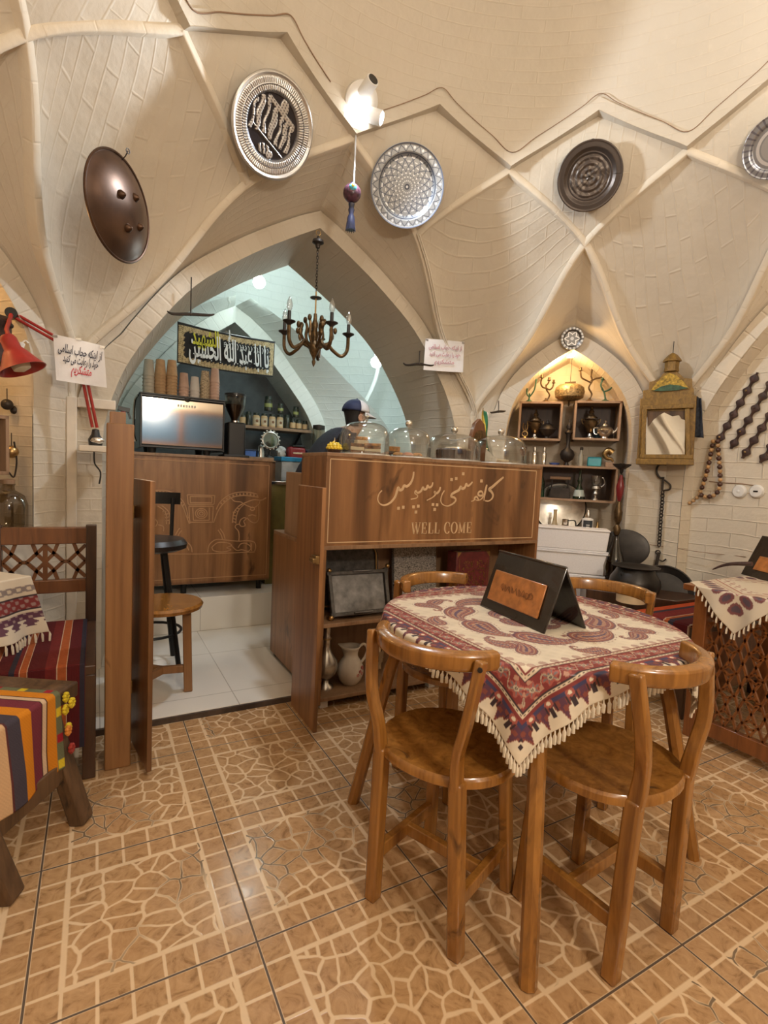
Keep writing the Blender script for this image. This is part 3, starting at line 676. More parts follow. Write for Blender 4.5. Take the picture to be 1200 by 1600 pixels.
eng([(1010, 160), (930, 145), (850, 148), (780, 172), (720, 222), (690, 280)]); eng([(1020, 186), (930, 172), (850, 176), (790, 198), (735, 245), (700, 300), (668, 385)])
for A_, B_ in (([(200, 144), (258, 141), (326, 153), (388, 191), (433, 245)], 11), ([(1010, 173), (930, 158), (850, 162), (785, 185), (728, 233)], 11)):
    for p in resample([ck(*q) for q in A_], B_): blob(m, p, 1.5*pxm(p), NY, k=8)
for r_ in (46, 30, 14): eng([(572+r_*math.cos(t*PI/6), 312+r_*.85*math.sin(t*PI/6)) for t in range(13)], 1.3, 2)
eng([(1080, 188), (1040, 208), (980, 205), (900, 235), (858, 262), (825, 310), (815, 385)], 1.6); eng([(905, 242), (868, 280), (848, 330), (842, 390)], 1.3)
eng([(800, 185), (830, 215), (880, 222), (900, 235)]); eng([(900, 235), (940, 255), (985, 265), (1020, 240), (1030, 215)]); eng([(1020, 250), (1022, 300), (1018, 360), (990, 385), (955, 372), (930, 345)])
eng([(955, 270), (975, 262), (990, 278), (968, 288), (952, 276)]); eng([(880, 360), (905, 345), (925, 352), (905, 372), (915, 405), (885, 412), (870, 390), (880, 360)]); eng([(940, 330), (970, 322), (1000, 332)])
eng([(870, 395), (845, 400), (838, 420), (862, 450), (868, 490), (866, 525)]); eng([(720, 430), (745, 470), (758, 510)]); eng([(702, 440), (728, 480), (738, 515)])
eng([(622, 615), (636, 555), (690, 515), (770, 520), (860, 528), (930, 524), (985, 535), (998, 570), (990, 605)]); eng([(655, 575), (700, 540), (770, 540), (810, 560), (770, 580), (805, 595), (740, 612), (670, 602), (655, 575)]); eng([(810, 565), (850, 600), (890, 595), (940, 606), (960, 575), (920, 545), (880, 550), (860, 580)]); eng([(962, 545), (965, 605)])
eng([(240, 628), (560, 628), (800, 620), (990, 612)], 1.2)
eng([(500, 615), (490, 565), (440, 520), (400, 515)]); eng([(475, 600), (455, 560), (420, 545)]); eng([(370, 480), (390, 445), (405, 425)]); eng([(390, 490), (405, 460), (420, 445)])
eng([(232, 255), (275, 285), (300, 330), (300, 395)]); eng([(262, 250), (310, 290), (328, 340), (322, 395)]); eng([(205, 350), (230, 380), (215, 415)]); eng([(235, 400), (275, 415), (275, 450)])
for q in ((820, 300), (822, 325), (820, 350), (820, 375), (838, 290), (852, 270)): eng([(q[0]-2, q[1]), (q[0]+22, q[1]+6)], 1.2)
for q in ((268, 300), (285, 320), (290, 345), (292, 370)): eng([(q[0], q[1]), (q[0]+30, q[1]-6)], 1.2)
m.build('engraved_bulls', M_ENG2, kf)
# green cupboard beyond it
gc = thing('cupboard', 'olive green cupboard with steel edged top behind the desk', 'cupboard', (1.45, 4.05, .268))
MB().bx(1.17, 1.95, 3.98, 4.4, .268, 1.06).build('body', pm('olive_green', (.15, .115, .024), .5), gc, bevel=.003)
MB().bx(1.16, 1.96, 3.96, 4.4, 1.06, 1.085).build('cupboard_top', M_STEEL, gc, bevel=.002)
# ------------------------------------------------------------ stools in the gateway
sx, sy, sz = .295, 2.74, .50
st = thing('stool', 'round pine stool on the white tiles inside the gate', 'stool', (sx, sy, .03))
MB().lathe([(.001, sz-.036), (.16, sz-.036), (.185, sz-.028), (.19, sz-.012), (.18, sz), (.001, sz)], (sx, sy, 0), 36).build('seat', M_CH, st)
lg = []
for a in (-8, 138, 226):
    c, s = math.cos(math.radians(a)), math.sin(math.radians(a)); MB().beam((sx+.11*c, sy+.11*s, sz-.03), (sx+.125*c, sy+.125*s, .03), .042, .042, (c, s, 0)).build('leg', M_PINE, st, bevel=.006); lg.append((c, s))
for i in (0, 1, 2): MB().beam((sx, sy, .15), (sx+.12*lg[i][0], sy+.12*lg[i][1], .15), .024, .038).build('stretcher', M_PINE, st, bevel=.003)
bs = thing('bar_stool', 'black metal bar stool with padded seat and back, behind the pine stool', 'bar stool', (.27, 3.13, .03))
bxx, byy = .27, 3.13
MB().lathe([(.001, .70), (.15, .70), (.185, .715), (.19, .74), (.17, .765), (.08, .775), (.001, .777)], (bxx, byy, 0), 32).build('seat', pm('black_vinyl', (.018, .014, .013), .35), bs)
MB().grid(lambda u, v: (bxx+.19*math.sin(2.2*(u-.5)), byy+.10+.10*math.cos(2.2*(u-.5)), .945+.07*v), 16, 4).build('backrest', M_BLK, bs)
for s in (-1, 1): MB().tube([(bxx+.12*s, byy+.14, .71), (bxx+.13*s, byy+.17, .98)], .011, 8).build('back_post', M_BLK, bs)
for a in (45, 135, 225, 315):
    c, s = math.cos(math.radians(a)), math.sin(math.radians(a)); MB().tube([(bxx+.09*c, byy+.09*s, .705), (bxx+.20*c, byy+.20*s, .03)], .014, 8).build('leg', M_BLK, bs)
for z, r in ((.24, .165), (.38, .142)): MB().torus((bxx, byy, z), r, .008).build('foot_ring', M_BLK, bs)

# ============================================================ round table, cloth and the four chairs
TCX, TCY, TZ, TR = 1.255, 1.238, .732, .468
tb = thing('round_table', 'round varnished pine table under the paisley cloth', 'table', (TCX, TCY, 0))
MB().lathe([(.001, TZ-.036), (TR-.006, TZ-.036), (TR, TZ-.028), (TR, TZ-.010), (TR-.006, TZ-.003), (.001, TZ-.003)], (TCX, TCY, 0), 64).build('tabletop', M_CH, tb)
for k in range(4):
    a = math.atan2(.798-TCY, .892-TCX)+k*PI/2; c, s = math.cos(a), math.sin(a)
    m = MB(); m.tube([(TCX+.40*c, TCY+.40*s, TZ-.03), (TCX+.455*c, TCY+.455*s, .50), (TCX+.565*c, TCY+.565*s, 0)], [.024, .022, .022], 8); m.build('leg', M_CH, tb, ang=30)
MB().tube([(TCX-.38*math.cos(a), TCY-.38*math.sin(a), .655), (TCX+.38*math.cos(a), TCY+.38*math.sin(a), .655)], .02, 4).build('crossbar', M_CH, tb)
MB().tube([(TCX-.38*math.sin(a), TCY+.38*math.cos(a), .61), (TCX+.38*math.sin(a), TCY-.38*math.cos(a), .61)], .02, 4).build('crossbar', M_CH, tb)
# --- the block-printed cloth: pattern worked out thread by thread
CRM, CRM2, RED, RED2, BLU, INK = map(np.array, ((.66, .57, .44), (.58, .47, .34), (.19, .030, .028), (.33, .085, .065), (.045, .040, .095), (.035, .020, .025)))
def cloth_pattern(X, Y, h):
    """X, Y in cloth metres from its centre; returns colours"""
    n = X.shape; C = np.broadcast_to(CRM, (*n, 3)).copy(); e = (h-np.maximum(np.abs(X), np.abs(Y)))/.80     # distance in from the edge
    al = np.where(np.abs(X) > np.abs(Y), Y, X)+h                                                      # along the edge
    h1 = np.abs(np.sin(X*91.7+Y*53.3)*np.sin(Y*87.1-X*41.9)); h2 = np.sin(X*210)*np.sin(Y*200)
    def put(m, c, k=1.0): C[m] = C[m]*(1-k)+np.asarray(c)*k
    # scalloped outer motifs reaching into the cream hem
    p = (al % .062)/.062-.5; hem = .042+.026*np.cos(p*2*PI)+.010*np.cos(p*6*PI)
    put((e > hem) & (e < .085), RED2*.62); put((e > hem+.010) & (e < .085) & (h2 > -.2), (.10, .035, .06)); put((e > .074) & (e < .085), BLU); put((np.abs(p) < .10) & (e > .030) & (e < hem+.012), INK); put((np.abs(np.abs(p)-.22) < .035) & (e > .045) & (e < .07), INK)
    put((e > .060) & (np.hypot(p*.062, e-.075) < .013), RED2); put((np.hypot(p*.062, e-.075) < .006), CRM)
    put((e >= .085) & (e < .096), RED); put((e >= .096) & (e < .106), CRM2); t = ((al*1.0) % .014)/.014; put((e >= .099) & (e < .103) & (t < .55), INK); put((e >= .106) & (e < .110), INK)
    # wide red band of flowers
    b = (e >= .110) & (e < .170); put(b, RED); q = (al % .056)/.056-.5; rr = np.hypot(q*.056, e-.140); th = np.arctan2(e-.140, q*.056)
    put(b & (rr < .021+.005*np.cos(6*th)), RED2); put(b & (rr < .016+.005*np.cos(6*th)) & (np.cos(8*th) > .1), (.16, .13, .14)); put(b & (rr < .008), CRM2*.8); put(b & (rr < .004), INK)
    put(b & (np.abs(np.sin(al*112)*.018-(e-.140)) < .0024), CRM2*.65); put(b & (h1 > .80) & (rr > .02), (.42, .22, .15))
    put((e >= .170) & (e < .174), INK); put((e >= .174) & (e < .186), CRM2); put((e >= .178) & (e < .182) & (t < .5), INK); put((e >= .186) & (e < .190), RED)
    # little leaves standing on the inner line
    s = (al % .040)/.040-.5; lf = np.hypot(s/.30, (e-.203)/.014); put((lf < 1) & (e > .19), (.26, .10, .10), .55)
    # paisleys in rings round the middle
    PAI = [(q.x, q.y, q.z) for q in crom([(-.35, 0, .50), (-.08, -.01, .49), (.22, .03, .40), (.48, .14, .29), (.70, .33, .19), (.82, .58, .12), (.76, .82, .095), (.58, .88, .085), (.47, .74, .07)], 4)]
    def paisley(cx, cy, ang, sc, inv=1):
        x = ((X-cx)*math.cos(ang)+(Y-cy)*math.sin(ang))/sc; y = (-(X-cx)*math.sin(ang)+(Y-cy)*math.cos(ang))*inv/sc; near_ = np.nonzero(np.hypot(x-.1, y-.2) < 1.5)
        if not len(near_[0]): return
        x, y = x[near_], y[near_]; d = np.full(x.shape, -9.); cc = C[near_]
        for px, py, pr in PAI: d = np.maximum(d, 1-np.hypot(x-px, y-py)/pr)          # 0 at the outline, 1 on the spine
        def pp(m, c, k=.9): cc[m] = cc[m]*(1-k)+np.asarray(c)*k
        pp((d > -.22) & (d < -.12) & (np.sin(np.arctan2(y, x+.2)*22) > 0), (.30, .16, .13), .7)
        pp(d > 0, (.12, .045, .075)); pp(d > .14, (.30, .105, .075)); pp((d > .30) & (d < .36), CRM2*.8); pp((d > .36) & (np.sin(x*30)*np.sin(y*30) > .2), (.10, .07, .13)); pp(d > .62, (.36, .15, .10)); pp((d > .62) & (np.sin(x*40+y*22) > .4), CRM2*.75); pp(d > .86, (.09, .06, .12)); C[near_] = cc
    for k in range(8):
        a = k*PI/4+.18; paisley(.232*math.cos(a), .232*math.sin(a), a+1.15, .098, 1)
    for k in range(8):
        a = k*PI/4+.18+PI/8; paisley(.330*math.cos(a), .330*math.sin(a), a-1.5, .056, -1)
    for k in range(6):
        a = k*PI/3+.3; paisley(.105*math.cos(a), .105*math.sin(a), a+1.2, .055, 1)
    for sx_ in (-1, 1):
        for sy_ in (-1, 1): paisley(sx_*(h-.26), sy_*(h-.26), math.atan2(sy_, sx_)+PI, .06, sx_*sy_)
    # woven shimmer
    C *= (1+.05*np.sin(X*2600)*np.sin(Y*2600))[..., None]; C *= (1-.07*h1)[..., None]
    return np.clip(C, 0, 1)
M_CLOTH = attr_mat('printed_cotton', .62, 0, .12, 900, .3); M_CLOTH.node_tree.nodes['Principled BSDF'].inputs['Coat Weight'].default_value = .22; M_CLOTH.node_tree.nodes['Principled BSDF'].inputs['Coat Roughness'].default_value = .22
def grid_mesh(name, P, C, mat, parent=None, thick=.002):
    ny, nx = P.shape[:2]; me = bpy.data.meshes.new(name); idx = np.arange(nx*ny).reshape(ny, nx)
    f = np.stack([idx[:-1, :-1], idx[:-1, 1:], idx[1:, 1:], idx[1:, :-1]], -1).reshape(-1, 4)
    me.from_pydata(P.reshape(-1, 3).tolist(), [], f.tolist()); me.materials.append(mat)
    a = me.color_attributes.new('Col', 'FLOAT_COLOR', 'POINT'); c4 = np.ones((nx*ny, 4), np.float32); c4[:, :3] = C.reshape(-1, 3); a.data.foreach_set('color', c4.ravel())
    me.polygons.foreach_set('use_smooth', [True]*len(me.polygons)); o = bpy.data.objects.new(name, me); COL.objects.link(o); o.parent = parent
    if thick: s = o.modifiers.new('solid', 'SOLIDIFY'); s.thickness = thick; s.offset = 1
    return o
def round_cloth(h, N, R, z):
    s = np.linspace(-h, h, N); X, Y = np.meshgrid(s, s); r = np.hypot(X, Y); th = np.arctan2(Y, X); over = np.maximum(0, r-R)
    corner = np.abs(np.sin(2*th))**4; soft = .014
    fold = .018*np.sin(th*26+.6)*np.clip(over/.12, 0, 1)+.03*corner*np.clip(over/.2, 0, 1)
    q = np.clip(over/soft, 0, 1); rr = np.where(over > 0, R+soft*.64*np.sin(q*PI/2)+.06*np.maximum(over-soft, 0)+fold*.6, r); zz = z-np.where(over > 0, soft*.64*(1-np.cos(q*PI/2))+np.maximum(over-soft, 0)*.985, 0)
    dth = .05*np.sin(4*th)*0; P = np.stack([rr*np.cos(th+dth), rr*np.sin(th+dth), zz], -1); return X, Y, P
CH_ = .497
X_, Y_, Pc = round_cloth(CH_, 420, TR+.002, .0015)
cl = thing('tablecloth', 'cream tablecloth with red and blue paisley print on the round table', 'tablecloth', (TCX, TCY, TZ))
grid_mesh('cloth', Pc, cloth_pattern(X_, Y_, CH_), M_CLOTH, cl)
M_TAS = pm('cream_cotton', (.66, .57, .44), .85, 0, .08, 80)
m = MB(); Nn = 420
for side_ in range(4):
    for k in range(3, Nn, 6):
        i, j = ((0, k), (Nn-1, k), (k, 0), (k, Nn-1))[side_]; p = Vector(Pc[i, j]); q = Vector((p.x, p.y, 0)).normalized(); L = .026*(.8+.4*random.random())
        over = math.hypot(X_[i, j], Y_[i, j])-TR
        if over < .01: d0 = q*.018+Vector((0, 0, -.012)); d1 = q*.026+Vector((0, 0, -L))
        else: d0 = q*.003+Vector((0, 0, -.012)); d1 = q*(.006*random.random())+Vector((0, 0, -L-.006))
        m.tube([p, p+d0*.6, p+d0, p+d1], [.0018, .002, .0048, .0042], 5)
o = m.build('fringe', M_TAS, cl, local=True)
# --- chairs
def make_chair(label):
    c = thing('chair', label, 'chair')
    m = MB(); N = 40
    def sh(t): return Vector((.196*math.copysign(abs(math.cos(t))**.9, math.cos(t)), .185*math.copysign(abs(math.sin(t))**.9, math.sin(t)), 0))
    m.M = Matrix.Identity(4); vs = []; fs = []
    for k, (q, z) in enumerate([(0, .430), (.96, .430), (1, .435), (1, .453), (.97, .460), (.86, .458), (.5, .450), (0, .447)]):
        vs += [sh(2*PI*i/N)*q+Vector((0, 0, z)) for i in range(N)]
        if k: fs += [((k-1)*N+i, (k-1)*N+(i+1) % N, k*N+(i+1) % N, k*N+i) for i in range(N)]
    m.add(vs, fs); m.build('seat', M_CH, c, local=True)
    for sx in (-1, 1):
        MB().beam((sx*.115, .115, .43), (sx*.135, .142, 0), .033, .035, (0, 1, 0)).build('leg', M_CH, c, local=True, bevel=.006)
        MB().beam((sx*.118, -.155, .455), (sx*.135, -.142, 0), .036, .038, (0, 1, 0)).build('leg', M_CH, c, local=True, bevel=.006)
        P = crom([(sx*.118, -.155, .43), (sx*.122, -.168, .52), (sx*.146, -.176, .62), (sx*.164, -.158, .768)], 6)
        m = MB(); m.tube(P, ([.024, .025, .026, .026, .026, .025]+[.024]*20)[:len(P)], 4, flat=.66, up=(0, 1, 0)); m.build('back_post', M_CH, c, local=True, bevel=.005, ang=30)
        if sx == 1:
            m = MB(); m.cyl((.168, -.172, .752), (.172, -.180, .752), .006, n=10); m.build('screw', M_IRON, c, local=True)
        MB().beam((sx*.128, -.146, .14), (sx*.128, .138, .14), .022, .038).build('stretcher', M_CH, c, local=True, bevel=.003)
    MB().beam((-.128, -.004, .14), (.128, -.004, .14), .022, .034).build('stretcher', M_CH, c, local=True, bevel=.003)
    A = [math.radians(270-69+138*i/28) for i in range(29)]; vs = []; fs = []
    for i, a in enumerate(A):
        w = .0145+.003*math.sin(PI*i/28); e = max(0, abs(i-14)/14-.75)/.25
        for r, z in ((.176-w, .733), (.176+w*.9, .733), (.181+w, .745), (.181+w, .774), (.176+w*.6, .780), (.178-w*.7, .780), (.178-w, .773)): vs.append((r*1.02*math.cos(a), -.036+r*.98*math.sin(a), z))
    for i in range(28): fs += [(i*7+j, i*7+(j+1) % 7, (i+1)*7+(j+1) % 7, (i+1)*7+j) for j in range(7)]
    fs += [tuple(range(6, -1, -1)), tuple(28*7+j for j in range(7))]
    m = MB(); m.add(vs, fs); m.build('top_rail', M_CH, c, local=True, bevel=.004, ang=35)
    return c
ch0 = make_chair('varnished pine chair with curved back nearest the gate, facing the paisley cloth')
def face(o, x, y, tx, ty): o.location = (x, y, 0); o.rotation_euler = (0, 0, math.atan2(ty-y, tx-x)-PI/2)
face(ch0, .868, 1.118, 1.29, 1.29); ch0['group'] = 'chairs round the paisley table'
for x, y, tx, ty, lb in ((1.212, .880, 1.177, 1.27, 'varnished pine chair nearest the camera, right of the table leg'),
                         (1.235, 1.605, 1.30, 1.25, 'varnished pine chair between the round table and the bar counter shelves'),
                         (1.725, 1.35, 1.28, 1.20, 'varnished pine chair on the far side of the table, before the kilim bench')):
    c = dup(ch0, label=lb, group='chairs round the paisley table'); face(c, x, y, tx, ty)
# --- menu stand
M_LEA = pm('black_leather', (.020, .014, .010), .22, 0, .2, 40, .25, Coat_Weight=.4); M_TAN = pm('tan_leather', (.40, .145, .035), .30, 0, .25, 30, .15, Coat_Weight=.4)
def menu_stand(label, a, b, c, zt, tip):       # a, b: front lower corners; c: right rear lower corner; tip: height of the ridge
    a, b, c = Vector(a), Vector(b), Vector(c); u = (b-a); dpt = c-b; apex = lambda p: p+dpt*.42+Vector((0, 0, tip))
    o = thing('menu_stand', label, 'menu stand', (a+b)/2)
    nf = (u.cross(apex(a)-a)).normalized(); nf = nf if nf.y < 0 or nf.x < -.3 else -nf
    def slab(p0, p1, q1, q0, th, n, name, mat, off=0):
        m = MB(); e = n*th; f = n*off; m.add([p0+f, p1+f, q1+f, q0+f, p0-e+f, p1-e+f, q1-e+f, q0-e+f], [(0, 1, 2, 3), (7, 6, 5, 4), (0, 4, 5, 1), (1, 5, 6, 2), (2, 6, 7, 3), (3, 7, 4, 0)]); return m.build(name, mat, o, bevel=.004)
    slab(a, b, apex(b), apex(a), .008, nf, 'front_cover', M_LEA)
    a2, b2 = a+dpt, b+dpt; nb = -(u.cross(apex(a2-dpt)-a2)).normalized(); nb = nb if nb.dot(nf) < 0 else -nb
    slab(a2, b2, apex(b), apex(a), .008, nb, 'back_cover', M_LEA)
    L = lambda s, t: a+u*s+(apex(a)-a)*t
    slab(L(.10, .16), L(.88, .16), L(.86, .66), L(.08, .66), .006, nf, 'label_panel', M_TAN, .0065)
    m = MB(); e = nf*.0075; rnd = random.Random(3)
    for k in range(9):
        s = .28+.055*k; P = [L(s+.03*math.sin(j*1.9+k), .42+.06*math.cos(j*2.3+k*1.3))+e for j in range(5)]; ribbon(m, crom(P, 3), .0016, nf, .0004)
    m.build('stamped_script', pm('dark_stamp', (.13, .045, .012), .5), o); return o
zt = TZ+.004
menu_stand('black leather menu stand with tan panel on the paisley tablecloth', onZ(749, 946, zt), onZ(849, 991, zt), onZ(917, 982, zt), zt, .20)
# ============================================================ things hung on the vault and in the arch
def kite(a):
    vL, vR, t_, b_ = V(a-15), V(a+15), T(a), B(a); c = (vL+vR+t_+b_)/4; n = (vR-vL).cross(t_-b_).normalized()
    if n.dot(Vector((CX, CY, 1.5))-c) < 0: n = -n
    return c, n
def disc_mesh(name, R_, prof, colf, mat, parent, NR=80, NTH=480):
    """a round plate: prof(r, th) height, colf(r, th) colours, both on a polar grid in units of the radius"""
    r = np.linspace(0.0001, 1, NR)[:, None]*np.ones((1, NTH+1)); th = np.linspace(0, 2*PI, NTH+1)[None, :]*np.ones((NR, 1))
    Z = prof(r, th); P = np.stack([r*np.cos(th)*R_, r*np.sin(th)*R_, Z*R_], -1); return grid_mesh(name, P, colf(r, th), mat, parent, .004)
def wallplate(name, label, px, py, a, rpx, prof, colf, mat, off=.03, turn=None, tilt=None, rim=None):
    c, n = kite(a); c = c+n*off; p = onp(px, py, n, c); R_ = rpx*pxm(p); nn = Vector(n)+(Vector(tilt) if tilt else Vector())
    o = thing(name, label, 'plate'); place(o, p, nn); disc_mesh('dish', R_, prof, colf, mat, o)
    if rim: MB().torus((0, 0, rim[2]*R_), R_*rim[0], R_*rim[1], n=64).build('rim', mat if len(rim) < 4 else rim[3], o, local=True)
    MB().torus((0, R_*.93, -.012), .014, .0025).build('hanging_ring', M_IRON, o, local=True)
    return o, R_
M_EMB = attr_mat('embossed_silver', .30, .85, .15, 300)
M_BOWL = attr_mat('glazed_plate', .32, .35, .1, 200); M_DKP = attr_mat('dark_copper', .38, .7, .2, 120)
sm = lambda a, b, x: np.clip((x-a)/(b-a), 0, 1)
def relief(r, th):          # columns and guardsmen of an embossed scene: heights in 0..1
    x, y = r*np.cos(th), r*np.sin(th); h = np.zeros_like(r)
    for cx, w, y0, y1 in ((-.50, .045, -.22, .30), (-.36, .05, -.20, .40), (-.20, .05, -.18, .46), (.16, .055, -.30, .20), (.30, .05, -.32, .16), (.44, .045, -.34, .12), (-.02, .06, -.25, .30)):
        h = np.maximum(h, (np.abs(x-cx-.02*np.sin(y*14+cx*9)) < w*(.8+.35*np.cos(y*6+cx*20)))*(y > y0)*(y < y1)*1.0)
        h = np.maximum(h, (np.hypot(x-cx, y-y1-.02) < .052)*1.0)
    h = np.maximum(h, (np.abs(y-(.44-.42*(x+.1))) < .05)*(x > -.22)*(x < .50)*1.); h = np.maximum(h, (np.hypot((x-.16)/.10, (y-.44)/.17) < 1)*1.)
    h = np.maximum(h, (np.abs(y-(-.30-.42*x)) < .016)*(np.abs(x) < .52)*.8)
    h = np.maximum(h, (np.hypot(x+.10, (y+.46)/.6) < .16)*(np.sin(x*60+y*25) > -.2)*1.); h = np.maximum(h, (np.hypot(x-.06, (y+.52)) < .08)*1.)
    return h*(r < .60)
def p1h(r, th):
    ring = .02*np.abs(np.sin(th*44))*((r > .64)*(r < .74))+.016*np.abs(np.sin(th*58))*((r > .78)*(r < .88))
    return .06*sm(.6, .66, r)+.03*sm(.9, 1, r)*0+ring+.022*np.exp(-((r-.76)/.012)**2)+.03*np.exp(-((r-.955)/.03)**2)+.03*relief(r, th)
def p1c(r, th):
    C = np.ones((*r.shape, 3))*np.array((.62, .60, .57)); h = relief(r, th); inn = (r < .61)
    C[inn] = np.array((.045, .040, .045)); C[inn & (h > .1)] = np.array((.60, .57, .54)); x, y = r*np.cos(th), r*np.sin(th)
    C[inn & (h > .1) & (np.sin(x*70+y*40)*np.sin(y*60-x*20) > .45)] = np.array((.12, .11, .11))
    C[(r > .64) & (r < .74) & (np.abs(np.sin(th*44)) < .35)] = np.array((.14, .13, .13)); C[(r > .78) & (r < .89) & (np.abs(np.sin(th*58)) < .4)] = np.array((.20, .19, .19))
    C[(r > .745) & (r < .765)] = np.array((.16, .15, .15)); C[(r > .61) & (r < .635)] = np.array((.30, .29, .29)); return C
wallplate('wall_plate', 'large silver plate embossed with figures and columns, left of the floodlight', 426, 199, -15, 70, p1h, p1c, M_EMB, .05)
def p2h(r, th): return .10*sm(.70, .80, r)+.02*np.exp(-((r-.76)/.015)**2)+.02*sm(.95, 1, r)
def p2c(r, th):
    C = np.ones((*r.shape, 3))*np.array((.34, .35, .36)); ink = np.array((.06, .07, .10)); N = 18
    for s in (1, -1):
        w = (th*N/(2*PI)+s*(r**.7)*4.2) % 1; C[(r < .74) & (np.abs(w-.5) > .44)] = ink*1.6
    w = (th*9/PI+(np.floor(r*11) % 2)*.5) % 1; C[(r < .74) & (np.abs((r*11) % 1-.5) < .18) & (np.abs(w-.5) < .2)] = np.array((.74, .76, .78))
    z = np.abs(((th*24/(2*PI)) % 1)-.5)*2; C[(np.abs(r-(.80+.15*z)) < .014)] = ink; C[np.abs(r-.765) < .012] = ink; C[np.abs(r-.985) < .012] = ink*2
    C[(r > .80) & (r < .94) & (np.hypot((((th*24/(2*PI)) % 1)-.5)*.24, r-.90) < .03)] = np.array((.72, .74, .76)); C[r < .07] = np.array((.66, .68, .70)); C[np.abs(r-.05) < .014] = ink; return C
wallplate('wall_plate', 'silver plate engraved with a star net of scales, right of the hanging amulet', 636, 292, 15, 57, p2h, p2c, M_BOWL, .05, tilt=(-.18, 0, 0))
def p3h(r, th): return .09*sm(.68, .80, r)+.02*np.exp(-((r-.66)/.03)**2)+.016*np.exp(-((r-.97)/.02)**2)+.010*np.cos(th*6+r*8)*(r < .6)+.012*np.sin(r*38)*(r < .62)
def p3c(r, th):
    C = np.ones((*r.shape, 3))*np.array((.085, .066, .055)); x, y = r*np.cos(th), r*np.sin(th)
    C[(r < .60) & (np.sin(x*22+2*np.sin(y*15))*np.sin(y*20+2*np.sin(x*13)) > .25)] = np.array((.15, .125, .105)); C[np.abs(r-.66) < .02] = np.array((.04, .03, .026)); C[(r > .8) & (r < .93)] = np.array((.060, .046, .038)); return C
wallplate('wall_plate', 'dark copper plate on the plaster kite above the lit niche', 921, 276, 45, 48, p3h, p3c, M_DKP, .045)
def p4c(r, th):
    C = np.ones((*r.shape, 3))*np.array((.36, .37, .40)); C[np.abs(r-.55) < .05] = np.array((.8, .8, .82)); C[(r > .7) & (np.sin(th*30) > .5)] = np.array((.2, .2, .24)); C[r < .45] = np.array((.5, .5, .52)); return C
wallplate('wall_plate', 'pale silver plate cut by the right edge of the photo', 1213, 228, 75, 44, p2h, p4c, M_EMB, .04)
# small plaque over the niche
pn = Vector((-S2, -S2, 0)); p = onD(894, 529, A2-.055); R_ = 17*pxm(p)
def p5c(r, th):
    C = np.ones((*r.shape, 3))*np.array((.16, .155, .15)); st = .34+.30*np.abs(((th*6/(2*PI)) % 1)-.5)*2; C[np.abs(r-st) < .05] = np.array((.62, .60, .58)); C[(r > .76) & (np.sin(th*18) > .2)] = np.array((.42, .41, .40)); C[r < .15] = np.array((.4, .4, .4)); return C
o = thing('wall_plate', 'small dark plate with a silver star at the tip of the lit niche', 'plate'); place(o, p, pn+Vector((0, 0, -.15))); disc_mesh('dish', R_, lambda r, th: .10*sm(.65, .8, r), p5c, M_EMB, o, 30, 120)
# shield
sp_ = onp(186, 325, (0.5, -.866, -.25), pol(1.99, -30, 2.42)); R_ = 78*pxm(sp_)
sh = thing('shield', 'domed brown iron shield with four bosses on the left pendentive', 'shield'); place(sh, sp_, Vector((.80, -.60, -.02)), (0, .02, 1))
M_SHD = pm('brown_iron', (.085, .042, .022), .34, .65, .25, 8, .15)
MB().lathe([(1e-4, .27), (.12, .265), (.3, .24), (.5, .20), (.7, .14), (.86, .07), (.96, .012), (1, 0), (.985, -.012), (.9, .035), (.6, .15), (.3, .21), (1e-4, .235)], n=64).build('bowl', M_SHD, sh, local=True)
sh.children[0].data.transform(Matrix.Scale(R_, 4))
MB().torus((0, 0, .002), R_*.985, .006, n=64).build('rim', M_SHD, sh, local=True)
for bx_, by_ in ((-.28, .11), (.15, .28), (-.02, -.40), (.35, -.20)):
    h = .25-.23*(bx_*bx_+by_*by_); b = MB(); b.lathe([(.085*R_, -.008), (.085*R_, .004), (.06*R_, .012), (.035*R_, .02), (1e-4, .024)], (bx_*R_, by_*R_, h*R_), 20); b.build('boss', M_SHD, sh, local=True)
hk = onp(200, 236, (0.5, -.866, -.25), pol(2.00, -30, 2.42)); m = MB(); top = sh.location+Vector(sh.rotation_euler.to_matrix() @ Vector((0, R_*.9, 0)))
m.tube([top, top.lerp(hk, .5)+Vector((.004, -.004, 0)), hk], .0022, 6); m.torus(hk, .010, .002, (1, -1, 0), 16, 6); m.build('hanging_wire', M_IRON, sh)

# ------------------------------------------------------------ floodlight with two camera heads
c0 = onp(563, 166, (0, -.9, -.35), pol(1.755, 0, 3.10)); fl = thing('floodlight', 'round white floodlight with two small spot heads at the foot of the dome', 'lamp'); nrm = Vector((.02, -.80, -.58)); place(fl, c0, nrm); k = pxm(c0)
M_LED = emit('lit_diffuser', (.93, .97, 1), 22); M_LED2 = emit('lit_spot_lens', (.93, .97, 1), 6)
MB().lathe([(1e-4, -.03), (24*k, -.03), (27*k, -.015), (27*k, .004), (23*k, .014), (1e-4, .016)], (0, 6*k, 0), 40).build('base', M_WHITE, fl, local=True)
MB().lathe([(18*k, .014), (18*k, .030), (14*k, .045), (1e-4, .052)], (0, -8*k, 0), 32).build('diffuser', M_LED, fl, local=True)
def head(pxa, pxb, r, lens, nm):
    a, b = onp(*pxa, nrm, c0+nrm.normalized()*.02), onp(*pxb, nrm, c0+nrm.normalized()*.075); t = (b-a).normalized(); m = MB(); m.cyl(a, b, r*k, n=24); h = m.build(nm, M_WHITE, fl, bevel=.002); l = MB(); l.cyl(b, b+t*.004, r*k*.78, n=24); l.build('lens', lens, h); return h
head((567, 148), (583, 124), 10, M_PLAST, 'spot_head'); head((573, 178), (596, 185), 11, M_LED2, 'spot_head')
